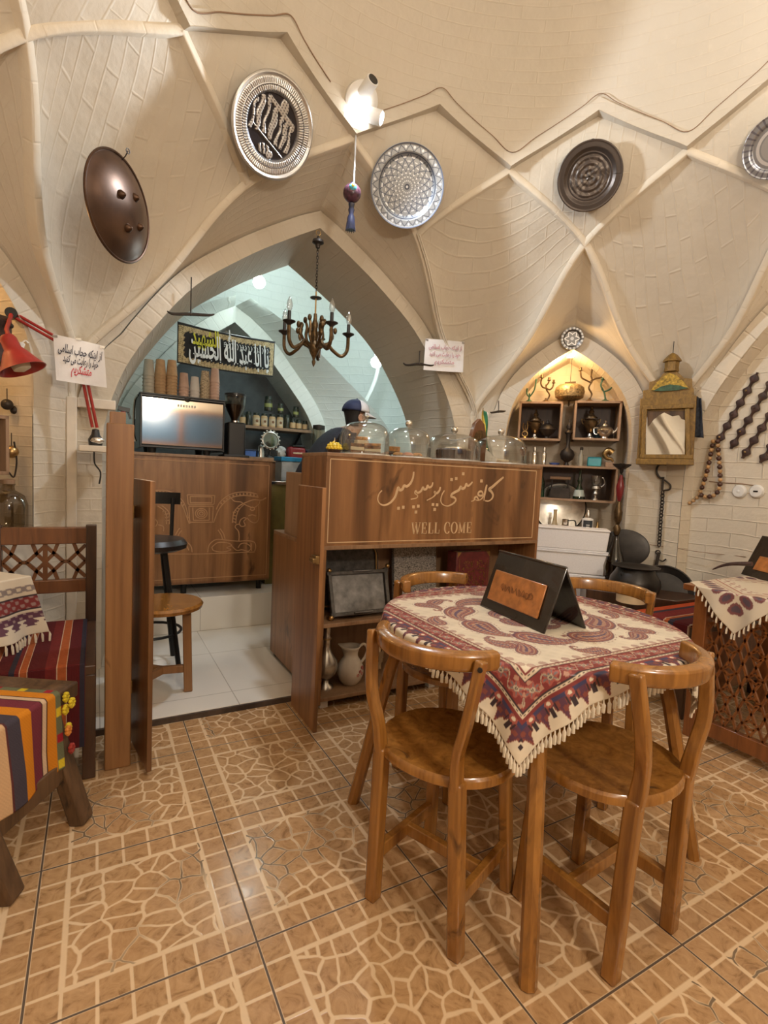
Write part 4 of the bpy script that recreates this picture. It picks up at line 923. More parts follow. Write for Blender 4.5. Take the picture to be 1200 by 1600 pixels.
# ------------------------------------------------------------ hanging amulet
a0 = onp(556, 212, (0, -1, 0), pol(1.79, 0, 3.0)); pl = a0.y; q = onY(550, 302, pl); k = pxm(q)
am = thing('amulet', 'dark blue beaded ball with tassel hanging under the floodlight', 'amulet', q)
MB().tube([a0, (a0.x, a0.y, q.z+14*k)], .0045, 8).build('cord', pm('white_cord', (.62, .64, .68), .6), am)
M_NAVY = pm('navy_bead', (.025, .028, .06), .25, 0, .3); MB().sph(q, 14*k, 24, 16).build('ball', pm('maroon_ball', (.09, .035, .055), .3, 0, .5, 40), am)
MB().sph(q+Vector((0, 0, 13*k)), 4*k, 12, 8).build('bead', M_NAVY, am)
vv_ = (CAM-q).normalized(); m = MB(); m.sph(q+Vector((-.30, -.9, .30)).normalized()*10*k, 6.6*k, 16, 10); m.build('eye', pm('turquoise_bead', (.08, .36, .44), .25), am)
m = MB(); m.sph(q+Vector((-.30, -.9, .30)).normalized()*14.2*k, 3.4*k, 12, 8); m.build('eye_pupil', pm('yellow_bead', (.75, .62, .06), .3), am)
m = MB(); m.lathe([(2*k, 0), (5*k, -3*k), (4*k, -9*k), (5*k, -12*k), (3.5*k, -18*k), (6*k, -24*k), (7*k, -42*k), (1e-4, -42*k)], q+Vector((0, 0, -13*k)), 14)
for j in range(14): a = j*2*PI/14; m.tube([q+Vector((5*k*math.cos(a), 5*k*math.sin(a), -36*k)), q+Vector((7.5*k*math.cos(a), 7.5*k*math.sin(a), -57*k))], .0022, 5)
m.build('tassel', M_NAVY, am)
# ------------------------------------------------------------ chandelier
chx = onp(491, 540, (0, 1, 0), (0, 2.98, 0)); k = pxm(chx); chy = 2.98
apex = onY(493, 372, 3.02)
cd_ = thing('chandelier', 'antique bronze chandelier with candle bulbs hanging in the big arch', 'chandelier', (chx.x, chy, chx.z))
Z = lambda y: onY(491, y, chy).z
MB().lathe([(1e-4, Z(492)), (.010, Z(490)), (.012, Z(500)), (.020, Z(507)), (.016, Z(515)), (.024, Z(524)), (.017, Z(533)), (.030, Z(538)), (.034, Z(544)), (.030, Z(548)), (.022, Z(553)), (.010, Z(559)), (.007, Z(562)), (.012, Z(566)), (.006, Z(571)), (1e-4, Z(574))][::-1], (chx.x, chy, 0), 24).build('stem', M_BRONZE, cd_)
MB().lathe([(1e-4, Z(465)+.004), (.034, Z(465)+.002), (.034, Z(465)-.002), (1e-4, Z(465)-.004)][::-1], (chx.x, chy, 0), 24).build('drip_plate', M_BLK, cd_)
MB().tube([(chx.x, chy, Z(492)), (chx.x, chy, Z(455))], .005, 8).build('rod', M_BRASS, cd_)
m = MB(); zc = Z(455); zt_ = Z(385); nl = 15
for i in range(nl):
    z = zc+(zt_-zc)*(i+.5)/nl; L = (zt_-zc)/nl*.72; ax = Vector((1, 0, 0)) if i % 2 else Vector((0, 1, 0)); m.tube([Vector((chx.x, chy, z))+ax*.006*math.cos(t*PI/6)+Vector((0, 0, L*math.sin(t*PI/6))) for t in range(12)], .0017, 5, closed=True)
m.build('chain', M_IRON, cd_)
MB().lathe([(1e-4, Z(370)+.02), (.012, Z(372)), (.032, Z(374)), (.034, Z(378)), (.016, Z(381)), (.012, Z(386)), (1e-4, Z(388))][::-1], (chx.x, chy, 0), 24).build('canopy', M_IRON, cd_)
MB().torus((chx.x, chy, Z(362)), .014, .002, (0, 1, 0)).build('hook', M_BRASS, cd_)
M_BULBG = glass('candle_bulb_glass', (.90, .94, .97), .32)
for i, a in enumerate((8, 80, 152, 224, 296)):
    a = math.radians(a-20); c, s = math.cos(a), math.sin(a); R3 = lambda r, z: (chx.x+r*c, chy+r*s, z)
    P = crom([R3(.02, Z(545)), R3(.075, Z(536)), R3(.115, Z(545)), R3(.165, Z(552)), R3(.20, Z(542)), R3(.204, Z(520))], 6)
    MB().tube(P, .0108, 8).build('arm', M_BRONZE, cd_)
    zz = Z(516); MB().lathe([(.006, zz-.03), (.014, zz-.014), (.036, zz), (.036, zz+.004), (.012, zz+.004), (.014, zz+.012), (1e-4, zz+.012)], R3(.204, 0), 20).build('drip_cup', M_IRON, cd_)
    cn = MB().cyl(R3(.204, zz+.010), R3(.204, zz+.058), .0105, n=12).build('candle', M_PLAST, cd_)
    b = MB(); b.lathe([(.008, 0), (.016, .014), (.018, .030), (.013, .056), (.004, .076), (1e-4, .082)], R3(.204, zz+.058), 14); b.build('bulb', M_BULBG, cn)
    for r, da, z1 in ((.052, .22, 500), (.105, -.10, 514)):
        aa = a+da; c2, s2 = math.cos(aa), math.sin(aa); q = lambda r, z: (chx.x+r*c2, chy+r*s2, z); m = MB()
        P = crom([q(r*.6, Z(540)), q(r, Z(526)), q(r*.9, Z(512)), q(r*1.15, Z(z1))], 5); m.tube(P, [.005+.005*math.sin(PI*j/(len(P)-1)) for j in range(len(P))], 6); m.sph(P[-1], .014, 10, 8, (.9, .9, 1.4)); m.build('leaf', M_BRONZE, cd_)
# ------------------------------------------------------------ iron scale hooks
def hook(label, top, mid, l, r, y, sag=3):
    a, b, c, d = (onY(*q, y) for q in (top, mid, l, r)); o = thing('hanging_hook', label, 'hook', b, group='iron scale hooks on the arch'); k = pxm(b)
    MB().tube([a, b], .0035, 6).build('rod', M_IRON, o); m = MB(); P = crom([c, c.lerp(b, .25)+Vector((0, 0, -sag*k)), b, b.lerp(d, .75)+Vector((0, 0, -sag*k*.5)), d], 5); m.tube(P, [.003+.006*math.sin(PI*i/(len(P)-1)) for i in range(len(P))], 6); m.build('beam', M_IRON, o)
    MB().sph(b, .010, 10, 8).build('pivot', M_IRON, o); return o
hook('long iron scale hook hanging at the left shoulder of the arch', (299, 433), (298, 491), (261, 486), (335, 491), 3.12)
hook('iron scale hook in front of the faded paper notice', (656, 548), (655, 569), (630, 567), (678, 570), 3.10)
hook('little iron scale hook between the flag clock and the lit niche', (779, 626), (779, 643), (766, 644), (790, 642), 2.93, 1)
# ------------------------------------------------------------ banner
bn = thing('banner', 'black mourning banner with white and yellow lettering in a gold border', 'banner'); tl, bl = onY(277.5, 504, 4.10), onY(276.5, 567, 4.10)
tr, br = onY(430, 534.5, 4.42), onY(427.5, 589, 4.42); bn.location = (tl+br)/2
def bs_(u, v, off=0): p = tl*(1-u)*(1-v)+tr*u*(1-v)+bl*(1-u)*v+br*u*v; n = (tr-tl).cross(bl-tl).normalized(); n = n if n.dot(CAM-tl) > 0 else -n; return p+n*(off+.012*math.sin(u*3.2)*math.sin(PI*v)+.004*math.sin(u*17))-Vector((0, 0, .012*math.sin(PI*u)))
NU, NV = 260, 90; U_, V_ = np.meshgrid(np.linspace(0, 1, NU), np.linspace(0, 1, NV)); Pb = np.array([[bs_(u, v) for u in np.linspace(0, 1, NU)] for v in np.linspace(0, 1, NV)])-np.array(bn.location)
W_, H_ = (tr-tl).length, (bl-tl).length; ex = np.minimum(U_, 1-U_)*W_; ey = np.minimum(V_, 1-V_)*H_; e = np.minimum(ex, ey); C = np.ones((NV, NU, 3))*np.array((.008, .008, .010))
rb = np.sin(U_*W_*240+2*np.sin(V_*H_*200))*np.sin(V_*H_*260+1.5*np.sin(U_*W_*170)); g = (e > .010) & (e < .050+.006*np.sin((U_*W_+V_*H_)*180)); C[g] = np.array((.58, .46, .25)); C[g & (rb > .3)] = np.array((.24, .16, .07))
cor = (ex < .075) & (ey < .075) & (ex+ey < .115) & (e > .01); C[cor] = np.array((.60, .48, .27)); C[cor & (rb > .3)] = np.array((.18, .13, .06))
grid_mesh('cloth', Pb, C, attr_mat('banner_cloth', .7), bn, .002)
bn_n = (tr-tl).cross(bl-tl).normalized(); bn_n = bn_n if bn_n.dot(CAM-tl) > 0 else -bn_n; xd = (tr-tl).normalized(); yd = bn_n.cross(xd)
def signM(p, x, n): y = n.cross(x).normalized(); return Matrix(((x.x, y.x, n.x, p.x), (x.y, y.y, n.y, p.y), (x.z, y.z, n.z, p.z), (0, 0, 0, 1)))
M_BW = pm('pale_blue_print', (.90, .95, 1), .6, 0, .03); M_BY = pm('yellow_print', (.72, .70, .05), .6, 0, .03)
xd2 = (br-bl).normalized()*.5+xd*.5; xd2.normalize()
lettering('white_lettering', shape('یا ابا عبد الله الحسین'), M_BW, bn, signM(bs_(.50, .735, .016), xd2, bn_n), .235, .001, .0045, width=W_*.82)
lettering('yellow_lettering', shape('الشهید'), M_BY, bn, signM(bs_(.245, .43, .016), xd, bn_n), .16, .001, .004, width=W_*.26)
m = MB(); rnd = random.Random(5)
for i in range(34): u, v = .11+.78*rnd.random(), rnd.choice((.27, .31, .36, .70, .76, .79)); u = u if v > .5 else max(u, .42); blob(m, bs_(u, v, .017), .0055, bn_n)
for i in range(16): u = .43+.46*i/15; P = [bs_(u, .24, .017), bs_(u+.012, .30, .017), bs_(u+.004, .38+.02*(i % 3), .017)]; ribbon(m, crom(P, 3), .005, bn_n)

m.build('white_flourishes', M_BW, bn)
m = MB(); m.tube([bs_(0, 0)+Vector((0, 0, .004)), bs_(.25, 0), bs_(.5, 0), bs_(.75, 0), bs_(1, 0)], .005, 6); m.build('hem_rod', M_PLAST, bn)
# ------------------------------------------------------------ paper notices
M_PAP = pm('white_paper', (.74, .72, .72), .35, 0, .03, Coat_Weight=.3); M_INK = pm('dark_ink', (.05, .05, .08), .6); M_RINK = pm('red_ink', (.62, .05, .07), .6); M_PINK = pm('faded_ink', (.55, .30, .33), .6)
def notice(label, c4, y, lines, warp=.004):
    a, b, c, d = (onY(*q, y) for q in c4); o = thing('paper_notice', label, 'notice', (a+c)/2)
    f = lambda u, v: (a*(1-u)+b*u)*(1-v)+(d*(1-u)+c*u)*v+Vector((0, -warp*math.sin(u*5+v*2), 0)); m = MB(); m.grid(f, 16, 12); sh_ = m.build('sheet', M_PAP, o, smooth=False); s = sh_.modifiers.new('s', 'SOLIDIFY'); s.thickness = .0008; s.offset = 0
    x = (b-a).normalized(); n = Vector((0, -1, 0)); n = (n-x*n.dot(x)).normalized(); wd = (b-a).length
    for t, u, v, sz, w, mt in lines: lettering('printed_line', shape(t), mt, sh_, signM(f(u, v)+n*.010, x, n), sz, .0003, .0010, width=wd*w)
    for q in ((.03, .04), (.5, -.01), (.97, .04)): p = f(*q)+n*.003; m = MB(); m.box(p, (.022, .001, .012)); m.build('tape', glass('clear_tape_%d' % int(q[0]*100+wd*1e4), (.9, .9, .9), .25), o)
    return o
notice('white paper notice with black and red Persian lines taped on the red lamp arm', ((83, 522), (162, 540), (167, 606), (88, 594)), 2.985,
       [('از اینکه حجاب اسلامی', .50, .36, .055, .86, M_INK), ('خود را رعایت می کنید', .50, .56, .048, .70, M_INK), ('متشکریم', .50, .78, .055, .40, M_RINK)])
notice('faded paper notice in a plastic sleeve right of the big arch', ((665, 529), (726, 534), (723, 582), (661, 578)), 3.10,
       [('از اینکه حجاب اسلامی', .5, .30, .04, .85, M_PINK), ('خود را رعایت می کنید', .5, .52, .04, .8, M_PINK), ('متشکریم', .5, .76, .04, .5, M_PINK)])
# ------------------------------------------------------------ kitchen bulbs
M_BULB = emit('lit_bulb', (.86, .98, .97), 36)
for (px, py, y, lb) in ((405, 441, 4.6, 'lit white bulb hanging left in the kitchen vault above the banner'), (588, 566, 4.42, 'lit white bulb low on the right kitchen wall')):
    p = onY(px, py, y); o = thing('light_bulb', lb, 'light bulb', p); MB().sph(p, .052, 20, 14).build('globe', M_BULB, o); MB().cyl(p+Vector((0, 0, .045)), p+Vector((0, 0, .10)), .02).build('socket', M_WHITE, o); MB().cyl(p+Vector((0, 0, .10)), p+Vector((0, 0, .22)), .004, n=6).build('cord', M_WHITE, o)
# ------------------------------------------------------------ cables on the vault
def cable(label, P, r=.004, mat=None): o = MB().tube(crom(P, 6), r, 6).build('cable', mat or M_FRAME); return tag(o, label, 'cable')
pp = [Vector(B(15))+inward(B(15), .0)]
c30 = resample(seg(0, 15, 30, 1), 8)
cable('twin cream cable running down the rib to the faded notice', [p+inward(p, .02) for p in c30], .0045)
cable('second cream cable beside it on the same rib down to the counter', [p+inward(p, .02)+Vector((.016, 0, 0)) for p in c30], .0045)
zp = []
for a in (-34, -30, -26, -22, -18, -15, -12, -9, -6): z = zig(a)+.055; zp.append(pol(dome_r(z)-.047, a, z))
cable('thin brown cable clipped along the zigzag edge of the dome, left of the floodlight', zp, .003, pm('brown_wire', (.28, .17, .10), .6))
zp = []
for a in (4, 8, 12, 15, 18, 22, 26, 30, 34, 38, 42, 45, 48, 52, 56, 60, 64, 70, 75, 82): z = zig(a)+.062; zp.append(pol(dome_r(z)-.047, a, z))
cable('thin brown wire along the zigzag edge of the dome, right of the floodlight', zp, .0022, bpy.data.materials['brown_wire'])
# ============================================================ on the bar counter: glass domes, cakes
CT = 1.276
M_CAKE = pm('brown_cake', (.20, .085, .03), .7, 0, .5, 60, .4); M_CHOC = pm('chocolate', (.045, .018, .010), .45, 0, .3, 60, .3); M_CREAM = pm('cream_icing', (.68, .56, .38), .6, 0, .15); M_COOK = pm('golden_biscuit', (.46, .22, .07), .7, 0, .35, 60, .4)
M_TRAY = pm('silver_cake_board', (.62, .60, .57), .35, .5, .1)
def cloche(xl, xr, ytop, label, i):
    a, b = onY(xl, 704+i*5, 2.47), onY(xr, 704+i*5, 2.47); c = Vector(((a.x+b.x)/2, 2.47, CT)); R_ = (b.x-a.x)/2; h = onY((xl+xr)/2, ytop, 2.47).z-CT
    tr_ = thing('cake_board', ['silver cake board under the leftmost glass dome', 'silver cake board under the second glass dome', 'silver cake board under the third glass dome', 'silver cake board under the rightmost glass dome'][i], 'board', c, group='cake boards on the bar counter')
    MB().lathe([(1e-4, CT), (R_+.006, CT), (R_+.008, CT+.004), (R_+.006, CT+.008), (1e-4, CT+.008)], (c.x, c.y, 0), 40).build('board', M_TRAY, tr_)
    g = thing('glass_dome', label, 'glass dome', c+Vector((0, 0, .009)), group='glass domes on the bar counter'); z0 = CT+.009; hk = h-.046
    prof = [(R_, z0), (R_*1.0, z0+hk*.35), (R_*.97, z0+hk*.58), (R_*.86, z0+hk*.80), (R_*.62, z0+hk*.94), (R_*.3, z0+hk*.995), (.016, z0+hk), (.013, z0+hk+.010), (1e-4, z0+hk+.010)]
    P = [(q.x, q.z) for q in crom([Vector((r, 0, z)) for r, z in prof[:7]], 4)]
    MB().lathe(P+prof[7:], (c.x, c.y, 0), 48).build('dome', M_GLASS, g); MB().torus((c.x, c.y, z0+.002), R_, .003, n=48).build('rim', M_GLASS, g)
    k = MB(); k.sph((c.x, c.y, z0+hk+.024), .020, 16, 12); k.build('knob', M_STEEL if i else M_GLASS, g)
    return c, R_
DM = [(533, 603, 648, 'tall clear glass dome, leftmost on the bar counter'), (605, 667, 658, 'second glass dome on the bar counter, over pink and gold biscuits'), (673, 741, 668, 'third glass dome on the bar counter, over a dark chocolate cake'), (748, 811, 671, 'rightmost glass dome on the bar counter, over one small cake slice')]
DC = [cloche(*d, i) for i, d in enumerate(DM)]
def wedge(name, label, c, ang, L, w, h, mats, cat='cake', group=None):
    o = thing(name, label, cat, c, ang, group); lay = len(mats)
    for j, mt in enumerate(mats):
        z0, z1 = h*j/lay, h*(j+1)/lay; m = MB(); vs = [(0, 0, z0), (L, -w/2, z0), (L, w/2, z0), (0, 0, z1), (L, -w/2, z1), (L, w/2, z1)]; m.add(vs, [(2, 1, 0), (3, 4, 5), (0, 1, 4, 3), (1, 2, 5, 4), (2, 0, 3, 5)]); m.build(['sponge', 'cream_layer', 'sponge', 'topping'][j], mt, o, local=True, bevel=.002)
    return o
c, R_ = DC[0]; z = CT+.0085
wedge('cake_slice', 'layered brown cake slice at the left under the leftmost glass dome', (c.x-.08, c.y, z), .5, .085, .06, .055, [M_CAKE, M_CREAM, M_CAKE], group='cake slices under the leftmost dome')
wedge('cake_slice', 'layered brown cake slice at the right under the leftmost glass dome', (c.x+.01, c.y+.02, z), -.3, .085, .06, .06, [M_CAKE, M_CREAM, M_CAKE, M_COOK], group='cake slices under the leftmost dome')
o = thing('biscuit_box', 'small open box of golden biscuits at the back under the leftmost glass dome', 'box', (c.x+.02, c.y+.075, z)); MB().bx(-.035, .035, -.022, .022, 0, .075).build('box', M_CREAM, o, local=True, bevel=.002); MB().bx(-.03, .03, -.018, .018, .075, .095).build('biscuits', M_COOK, o, local=True, bevel=.004)
c, R_ = DC[1]
for i in range(7):
    a = i*2*PI/6; r = .06 if i < 6 else 0; o = MB().lathe([(1e-4, 0), (.028, 0), (.031, .008), (.026, .018), (.012, .023), (1e-4, .024)], n=18).build('biscuit', M_COOK if i % 2 else pm('pink_biscuit_%d' % i, (.50, .22, .13), .7), None); o.location = (c.x+r*math.cos(a), c.y+r*math.sin(a), z)
    tag(o, ['pinkish biscuit on the right side under the second dome', 'golden biscuit at the back right under the second dome', 'pinkish biscuit at the back under the second dome', 'golden biscuit at the left under the second dome', 'pinkish biscuit at the front left under the second dome', 'golden biscuit at the front right under the second dome', 'pinkish biscuit in the middle under the second dome'][i], 'biscuit', 'biscuits under the second dome')
o = wedge('cake_slice', 'brown square cake piece at the far left under the second glass dome', (c.x-.09, c.y+.05, z+.0), .2, .06, .05, .055, [M_CHOC, M_COOK])
c, R_ = DC[2]; o = thing('chocolate_cake', 'ridged dark chocolate cake under the third glass dome', 'cake', (c.x, c.y, z)); m = MB(); n = 72
m.add([(r*(1+.035*math.cos(18*2*PI*i/n))*math.cos(2*PI*i/n), r*(1+.035*math.cos(18*2*PI*i/n))*math.sin(2*PI*i/n), zz) for r, zz in ((.095, 0), (.10, .055), (.092, .064), (.03, .066)) for i in range(n)], [(j*n+i, j*n+(i+1) % n, (j+1)*n+(i+1) % n, (j+1)*n+i) for j in range(3) for i in range(n)]+[tuple(range(3*n, 4*n))]); m.build('cake', M_CHOC, o, local=True)
MB().lathe([(1e-4, .066), (.05, .067), (.045, .074), (1e-4, .078)], n=24).build('cream', M_CREAM, o, local=True)
c, R_ = DC[3]; wedge('cake_slice', 'single small cream slice under the rightmost glass dome', (c.x-.04, c.y-.02, z), .2, .09, .05, .022, [M_COOK, M_CREAM])
# yellow studded cupcake
p = onY(522, 704, 2.46); o = thing('cupcake', 'little yellow studded cupcake ornament at the left end of the counter', 'ornament', (p.x, 2.46, CT)); MB().lathe([(1e-4, 0), (.030, 0), (.038, .022), (1e-4, .022)], n=24).build('paper_cup', M_CHOC, o, local=True)
m = MB(); m.lathe([(.038, .022), (.034, .042), (.020, .054), (1e-4, .058)], n=24)
for r, zz, n in ((.036, .028, 14), (.031, .041, 11), (.020, .051, 7), (.004, .057, 1)):
    for i in range(n): a = 2*PI*i/n+zz*60; m.sph((r*math.cos(a), r*math.sin(a), zz), .0075, 8, 6)
m.build('icing', pm('yellow_icing', (.72, .52, .04), .4), o, local=True); MB().tube([(0, 0, .058), (.001, 0, .082)], [.004, .001], 8).build('wick', M_CREAM, o, local=True)

# flag clock on the back edge of the counter, white adaptor on the pier
ck_y = 2.60; p = onY(747, 716, ck_y); k = pxm(p); o = thing('desk_clock', 'small brown wooden clock standing behind the third and fourth glass domes', 'clock', (p.x, ck_y, CT))
MB().prism([(-14*k, 0), (14*k, 0), (15*k, 40*k), (9*k, 62*k), (0, 70*k), (-9*k, 62*k), (-15*k, 40*k)], lambda x, y, d: (x, d, y), .035).build('case', M_BR, o, local=True, bevel=.003)
MB().lathe([(1e-4, 0), (11*k, 0), (12*k, .003), (10*k, .005), (1e-4, .005)], (1*k, -.001, 40*k), 28, Matrix.Rotation(PI/2, 3, 'X')).build('dial', M_BRONZE, o, local=True)
m = MB(); ribbon(m, [(k, -.008, 40*k), (k, -.008, 48*k)], .003, NY); ribbon(m, [(k, -.008, 40*k), (6*k, -.008, 38*k)], .003, NY); m.build('hands', M_BRASS, o, local=True)
o = thing('desk_flag', 'little green yellow and white flag standing beside the wooden clock', 'flag', (p.x+14*k, ck_y+.03, CT)); f0 = Vector((0, 0, 0))
MB().tube([(0, 0, 0), (-4*k, 0, 88*k)], .003, 6).build('pole', M_BRASS, o, local=True); MB().lathe([(1e-4, 0), (.02, 0), (.02, .008), (1e-4, .012)], n=16).build('base', M_BRASS, o, local=True)
N1, N2 = 30, 20; U_, V_ = np.meshgrid(np.linspace(0, 1, N1), np.linspace(0, 1, N2)); Pf = np.stack([(-4+2*V_)*k+U_*(10+14*V_)*k*.9, .012*np.sin(V_*6+U_*5), (88-8*U_-V_*(52)-U_*V_*14)*k], -1); C = np.ones((N2, N1, 3))*np.array((.02, .16, .07)); C[U_ < .30] = np.array((.70, .52, .06)); C[U_ > .74] = np.array((.7, .68, .62)); grid_mesh('cloth', Pf, C, attr_mat('flag_cloth', .7), o, .001)
p = onY(775, 672, 3.0); p = onp(775, 674, (0, 1, 0), (0, 3.16, 0)); q = onY(773, 673, 3.165); o = thing('plug_adaptor', 'white plug adaptor with cables on the pier above the wooden clock', 'adaptor', q); MB().box(q, (.085, .05, .055)).build('body', M_WHITE, o, bevel=.006); MB().tube(crom([q+Vector((-.03, -.01, -.02)), q+Vector((-.06, -.03, -.12)), q+Vector((-.05, -.02, -.26))], 6), .005, 6).build('cord', M_WHITE, o)
cable('grey cable sagging along the arch jamb from the white adaptor', [q+Vector((-.04, -.004, -.005)), onY(712, 688, 3.19), onX(690, 682, CX+1.185), onX(670, 690, CX+1.185), onX(650, 694, CX+1.18)], .005, pm('grey_cable', (.35, .33, .30), .5))

# ============================================================ in the shelves of the bar counter
sh_z = .4355
o = thing('picture_tray', 'grey framed slate tray leaning in the upper shelf of the bar counter', 'tray'); a, b, c, d = onY(516, 971, 2.36), onY(610, 957, 2.36), onY(604, 888, 2.46), onY(509, 893, 2.46)
a.z = b.z = sh_z+.012; d.z = c.z = onY(556, 890, 2.46).z; o.location = (a+b)/2; nn = (b-a).cross(d-a).normalized(); nn = nn if nn.y < 0 else -nn
Q = lambda s, t, e=0: a*(1-s)*(1-t)+b*s*(1-t)+d*(1-s)*t+c*s*t+nn*e
M_SLATE = pm('grey_slate', (.20, .19, .18), .55, .1, .3, 20, .3); M_DFR = pm('dark_pewter', (.075, .066, .058), .45, .3, .3, 40, .3)
m = MB(); m.add([Q(.08, .1, -.012), Q(.92, .1, -.012), Q(.92, .9, -.012), Q(.08, .9, -.012), Q(.08, .1), Q(.92, .1), Q(.92, .9), Q(.08, .9)], [(3, 2, 1, 0), (4, 5, 6, 7), (0, 1, 5, 4), (1, 2, 6, 5), (2, 3, 7, 6), (3, 0, 4, 7)]); m.build('panel', M_SLATE, o)
m = MB()
for s0, t0, s1, t1 in ((0, .05, 1, .05), (0, .93, 1, .93), (.04, 0, .04, 1), (.96, 0, .96, 1)): m.beam(Q(s0, t0, .004), Q(s1, t1, .004), .020, .026, nn)
m.build('frame', M_DFR, o, bevel=.003); m = MB()
for s, t in ((.0, .0), (.04, 1.0), (1.0, 1.04)): m.sph(Q(s, t, .012), .013, 12, 8)
m.build('corner_knobs', M_BRASS, o); m = MB()
for s0, t0, s1, t1 in ((.40, .94, .70, .94), (.36, .05, .66, .05)): m.beam(Q(s0, t0, .018), Q(s1, t1, .018), .004, .030, nn)
m.build('bright_plates', M_SLATE, o)
def rel(px, py, y): return onY(px, py, y)
a = rel(618, 905, 2.52); b = rel(684, 905, 2.52); top = rel(650, 860, 2.52).z
o = thing('stone_plaque', 'grey stippled stone plaque with rounded corners standing behind the chair', 'plaque', ((a.x+b.x)/2, 2.54, sh_z)); w2 = (b.x-a.x)/2; h2 = .36
def rrect(w, h, r, n=6):
    out = []
    for cx_, cz_, a0 in ((w-r, r, -PI/2), (w-r, h-r, 0), (-w+r, h-r, PI/2), (-w+r, r, PI)):
        for i in range(n+1): t = a0+PI/2*i/n; out.append((cx_+r*math.cos(t), cz_+r*math.sin(t)))
    return out
MB().prism(rrect(w2, h2, .03), lambda x, y, d: (x, d+(y-.18)*.10, y), .03).build('slab', pm('stippled_stone', (.30, .27, .24), .8, 0, .6, 150, .6), o, local=True, bevel=.003)
a = rel(712, 905, 2.42); b = rel(762, 905, 2.42); top = rel(736, 862, 2.42).z
M_MAR = pm('maroon_leather', (.14, .022, .022), .4, 0, .3, 30)
o = thing('book', 'thick maroon book with gilt corners standing on the upper counter shelf', 'book', ((a.x+b.x)/2, 2.46, sh_z)); w2 = (b.x-a.x)/2; hh = top-sh_z
MB().bx(-w2, w2, -.045, -.037, 0, hh).build('front_cover', M_MAR, o, local=True, bevel=.003); MB().bx(-w2, w2, .037, .045, 0, hh).build('back_cover', M_MAR, o, local=True, bevel=.003); MB().bx(-w2-.006, -w2+.004, -.045, .045, 0, hh).build('spine', M_MAR, o, local=True, bevel=.003); MB().bx(-w2+.004, w2-.006, -.037, .037, .006, hh-.006).build('pages', M_CREAM, o, local=True)
m = MB()
for sx in (-1, 1): m.add([(sx*w2, -.0462, hh), (sx*(w2-.03), -.0462, hh), (sx*w2, -.0462, hh-.035)], [(0, 1, 2)])
for i in range(150): x, zz = random.uniform(-w2*.65, w2*.75), random.uniform(.05, hh-.05); m.box((x, -.0462, zz), (.009, .0012, .0065), R=Matrix.Rotation(random.random()*3, 3, 'Y'))
for s in (-1, 1): ribbon(m, [(s*w2*.86, -.0455, .03), (s*w2*.86, -.0455, hh-.04)], .003, NY, .0008)
m.build('gilt_ornament', M_BRASS, o, local=True)
o = thing('metal_tray', 'large dim metal tray standing at the back of the upper counter shelf', 'tray', (1.22, 2.575, sh_z)); MB().prism(rrect(.20, .34, .06), lambda x, y, d: (x, d+(y-.17)*.12, y), .012).build('plate', M_DFR, o, local=True, bevel=.004); MB().tube([(q[0]*.9, .0+(q[1]-.17)*.12-.006, .02+q[1]*.94) for q in rrect(.20, .34, .06)], .006, 6, closed=True).build('raised_rim', M_BRASS, o, local=True)
lz = .0655
p = onY(510, 1085, 2.40); k = pxm(p); o = thing('vase', 'tall silver vase on a foot at the left of the lowest counter shelf', 'vase', (max(p.x, 1.03), 2.42, lz))
PR = [(1e-4, 0), (13*k, 0), (12*k, 3*k), (6*k, 8*k), (5*k, 12*k), (14*k, 20*k), (19*k, 32*k), (17*k, 44*k), (9*k, 56*k), (5.5*k, 64*k), (5*k, 74*k), (6.5*k, 80*k), (5*k, 84*k), (5.5*k, 96*k), (8*k, 100*k), (1e-4, 100*k)]
MB().lathe(PR, n=28).build('body', M_SILV, o, local=True); MB().torus((0, 0, 78*k), 6.5*k, 1.2*k).build('neck_ring', M_BRASS, o, local=True)
p = onY(548, 1086, 2.40); k = pxm(p); o = thing('pitcher', 'cream porcelain pitcher with pink flowers beside the silver vase', 'pitcher', (p.x, 2.42, lz), -.3); M_POR = pm('cream_porcelain', (.60, .53, .44), .2, 0, .06)
m = MB(); n = 32; PR = [(11, 0), (13, 2), (17, 8), (20.5, 18), (20, 27), (15, 36), (10.5, 43), (10, 49), (12.5, 56), (14.5, 60)]; vs = []; fs = []
for i, (r, zz) in enumerate(PR):
    for j in range(n):
        t = 2*PI*j/n; sp = max(0, math.cos(t-PI))**6*max(0, i-6)*2.0; vs.append(((r+sp)*k*math.cos(t), (r+sp*.2)*k*math.sin(t), (zz+(sp*.55)+max(0, math.cos(t))**8*max(0, i-7)*.8)*k))
m.add(vs, [(i*n+j, i*n+(j+1) % n, (i+1)*n+(j+1) % n, (i+1)*n+j) for i in range(len(PR)-1) for j in range(n)]+[tuple(range(n-1, -1, -1))]); b = m.build('body', M_POR, o, local=True); s = b.modifiers.new('s', 'SOLIDIFY'); s.thickness = .003
MB().tube(crom([(13*k, 0, 58*k), (20*k, 0, 62*k), (26*k, 0, 54*k), (23*k, 0, 42*k), (17*k, 0, 33*k)], 6), 2.2*k, 8).build('handle', M_POR, o, local=True)
m = MB()
for a_, zz in ((-.9, 24), (-.7, 20), (-1.1, 19), (-.5, 27), (-.65, 29)):
    for j in range(5): t = j*2*PI/5; r0 = 20.6*k; q = Vector((r0*math.cos(a_), r0*math.sin(a_), zz*k)); nn = Vector((math.cos(a_), math.sin(a_), 0)); x = Vector((-math.sin(a_), math.cos(a_), 0)); m.sph(q+x*1.7*k*math.cos(t)+Vector((0, 0, 1.7*k*math.sin(t))), 1.3*k, 6, 5)
m.build('flowers', pm('pink_glaze', (.42, .12, .10), .3), o, local=True)

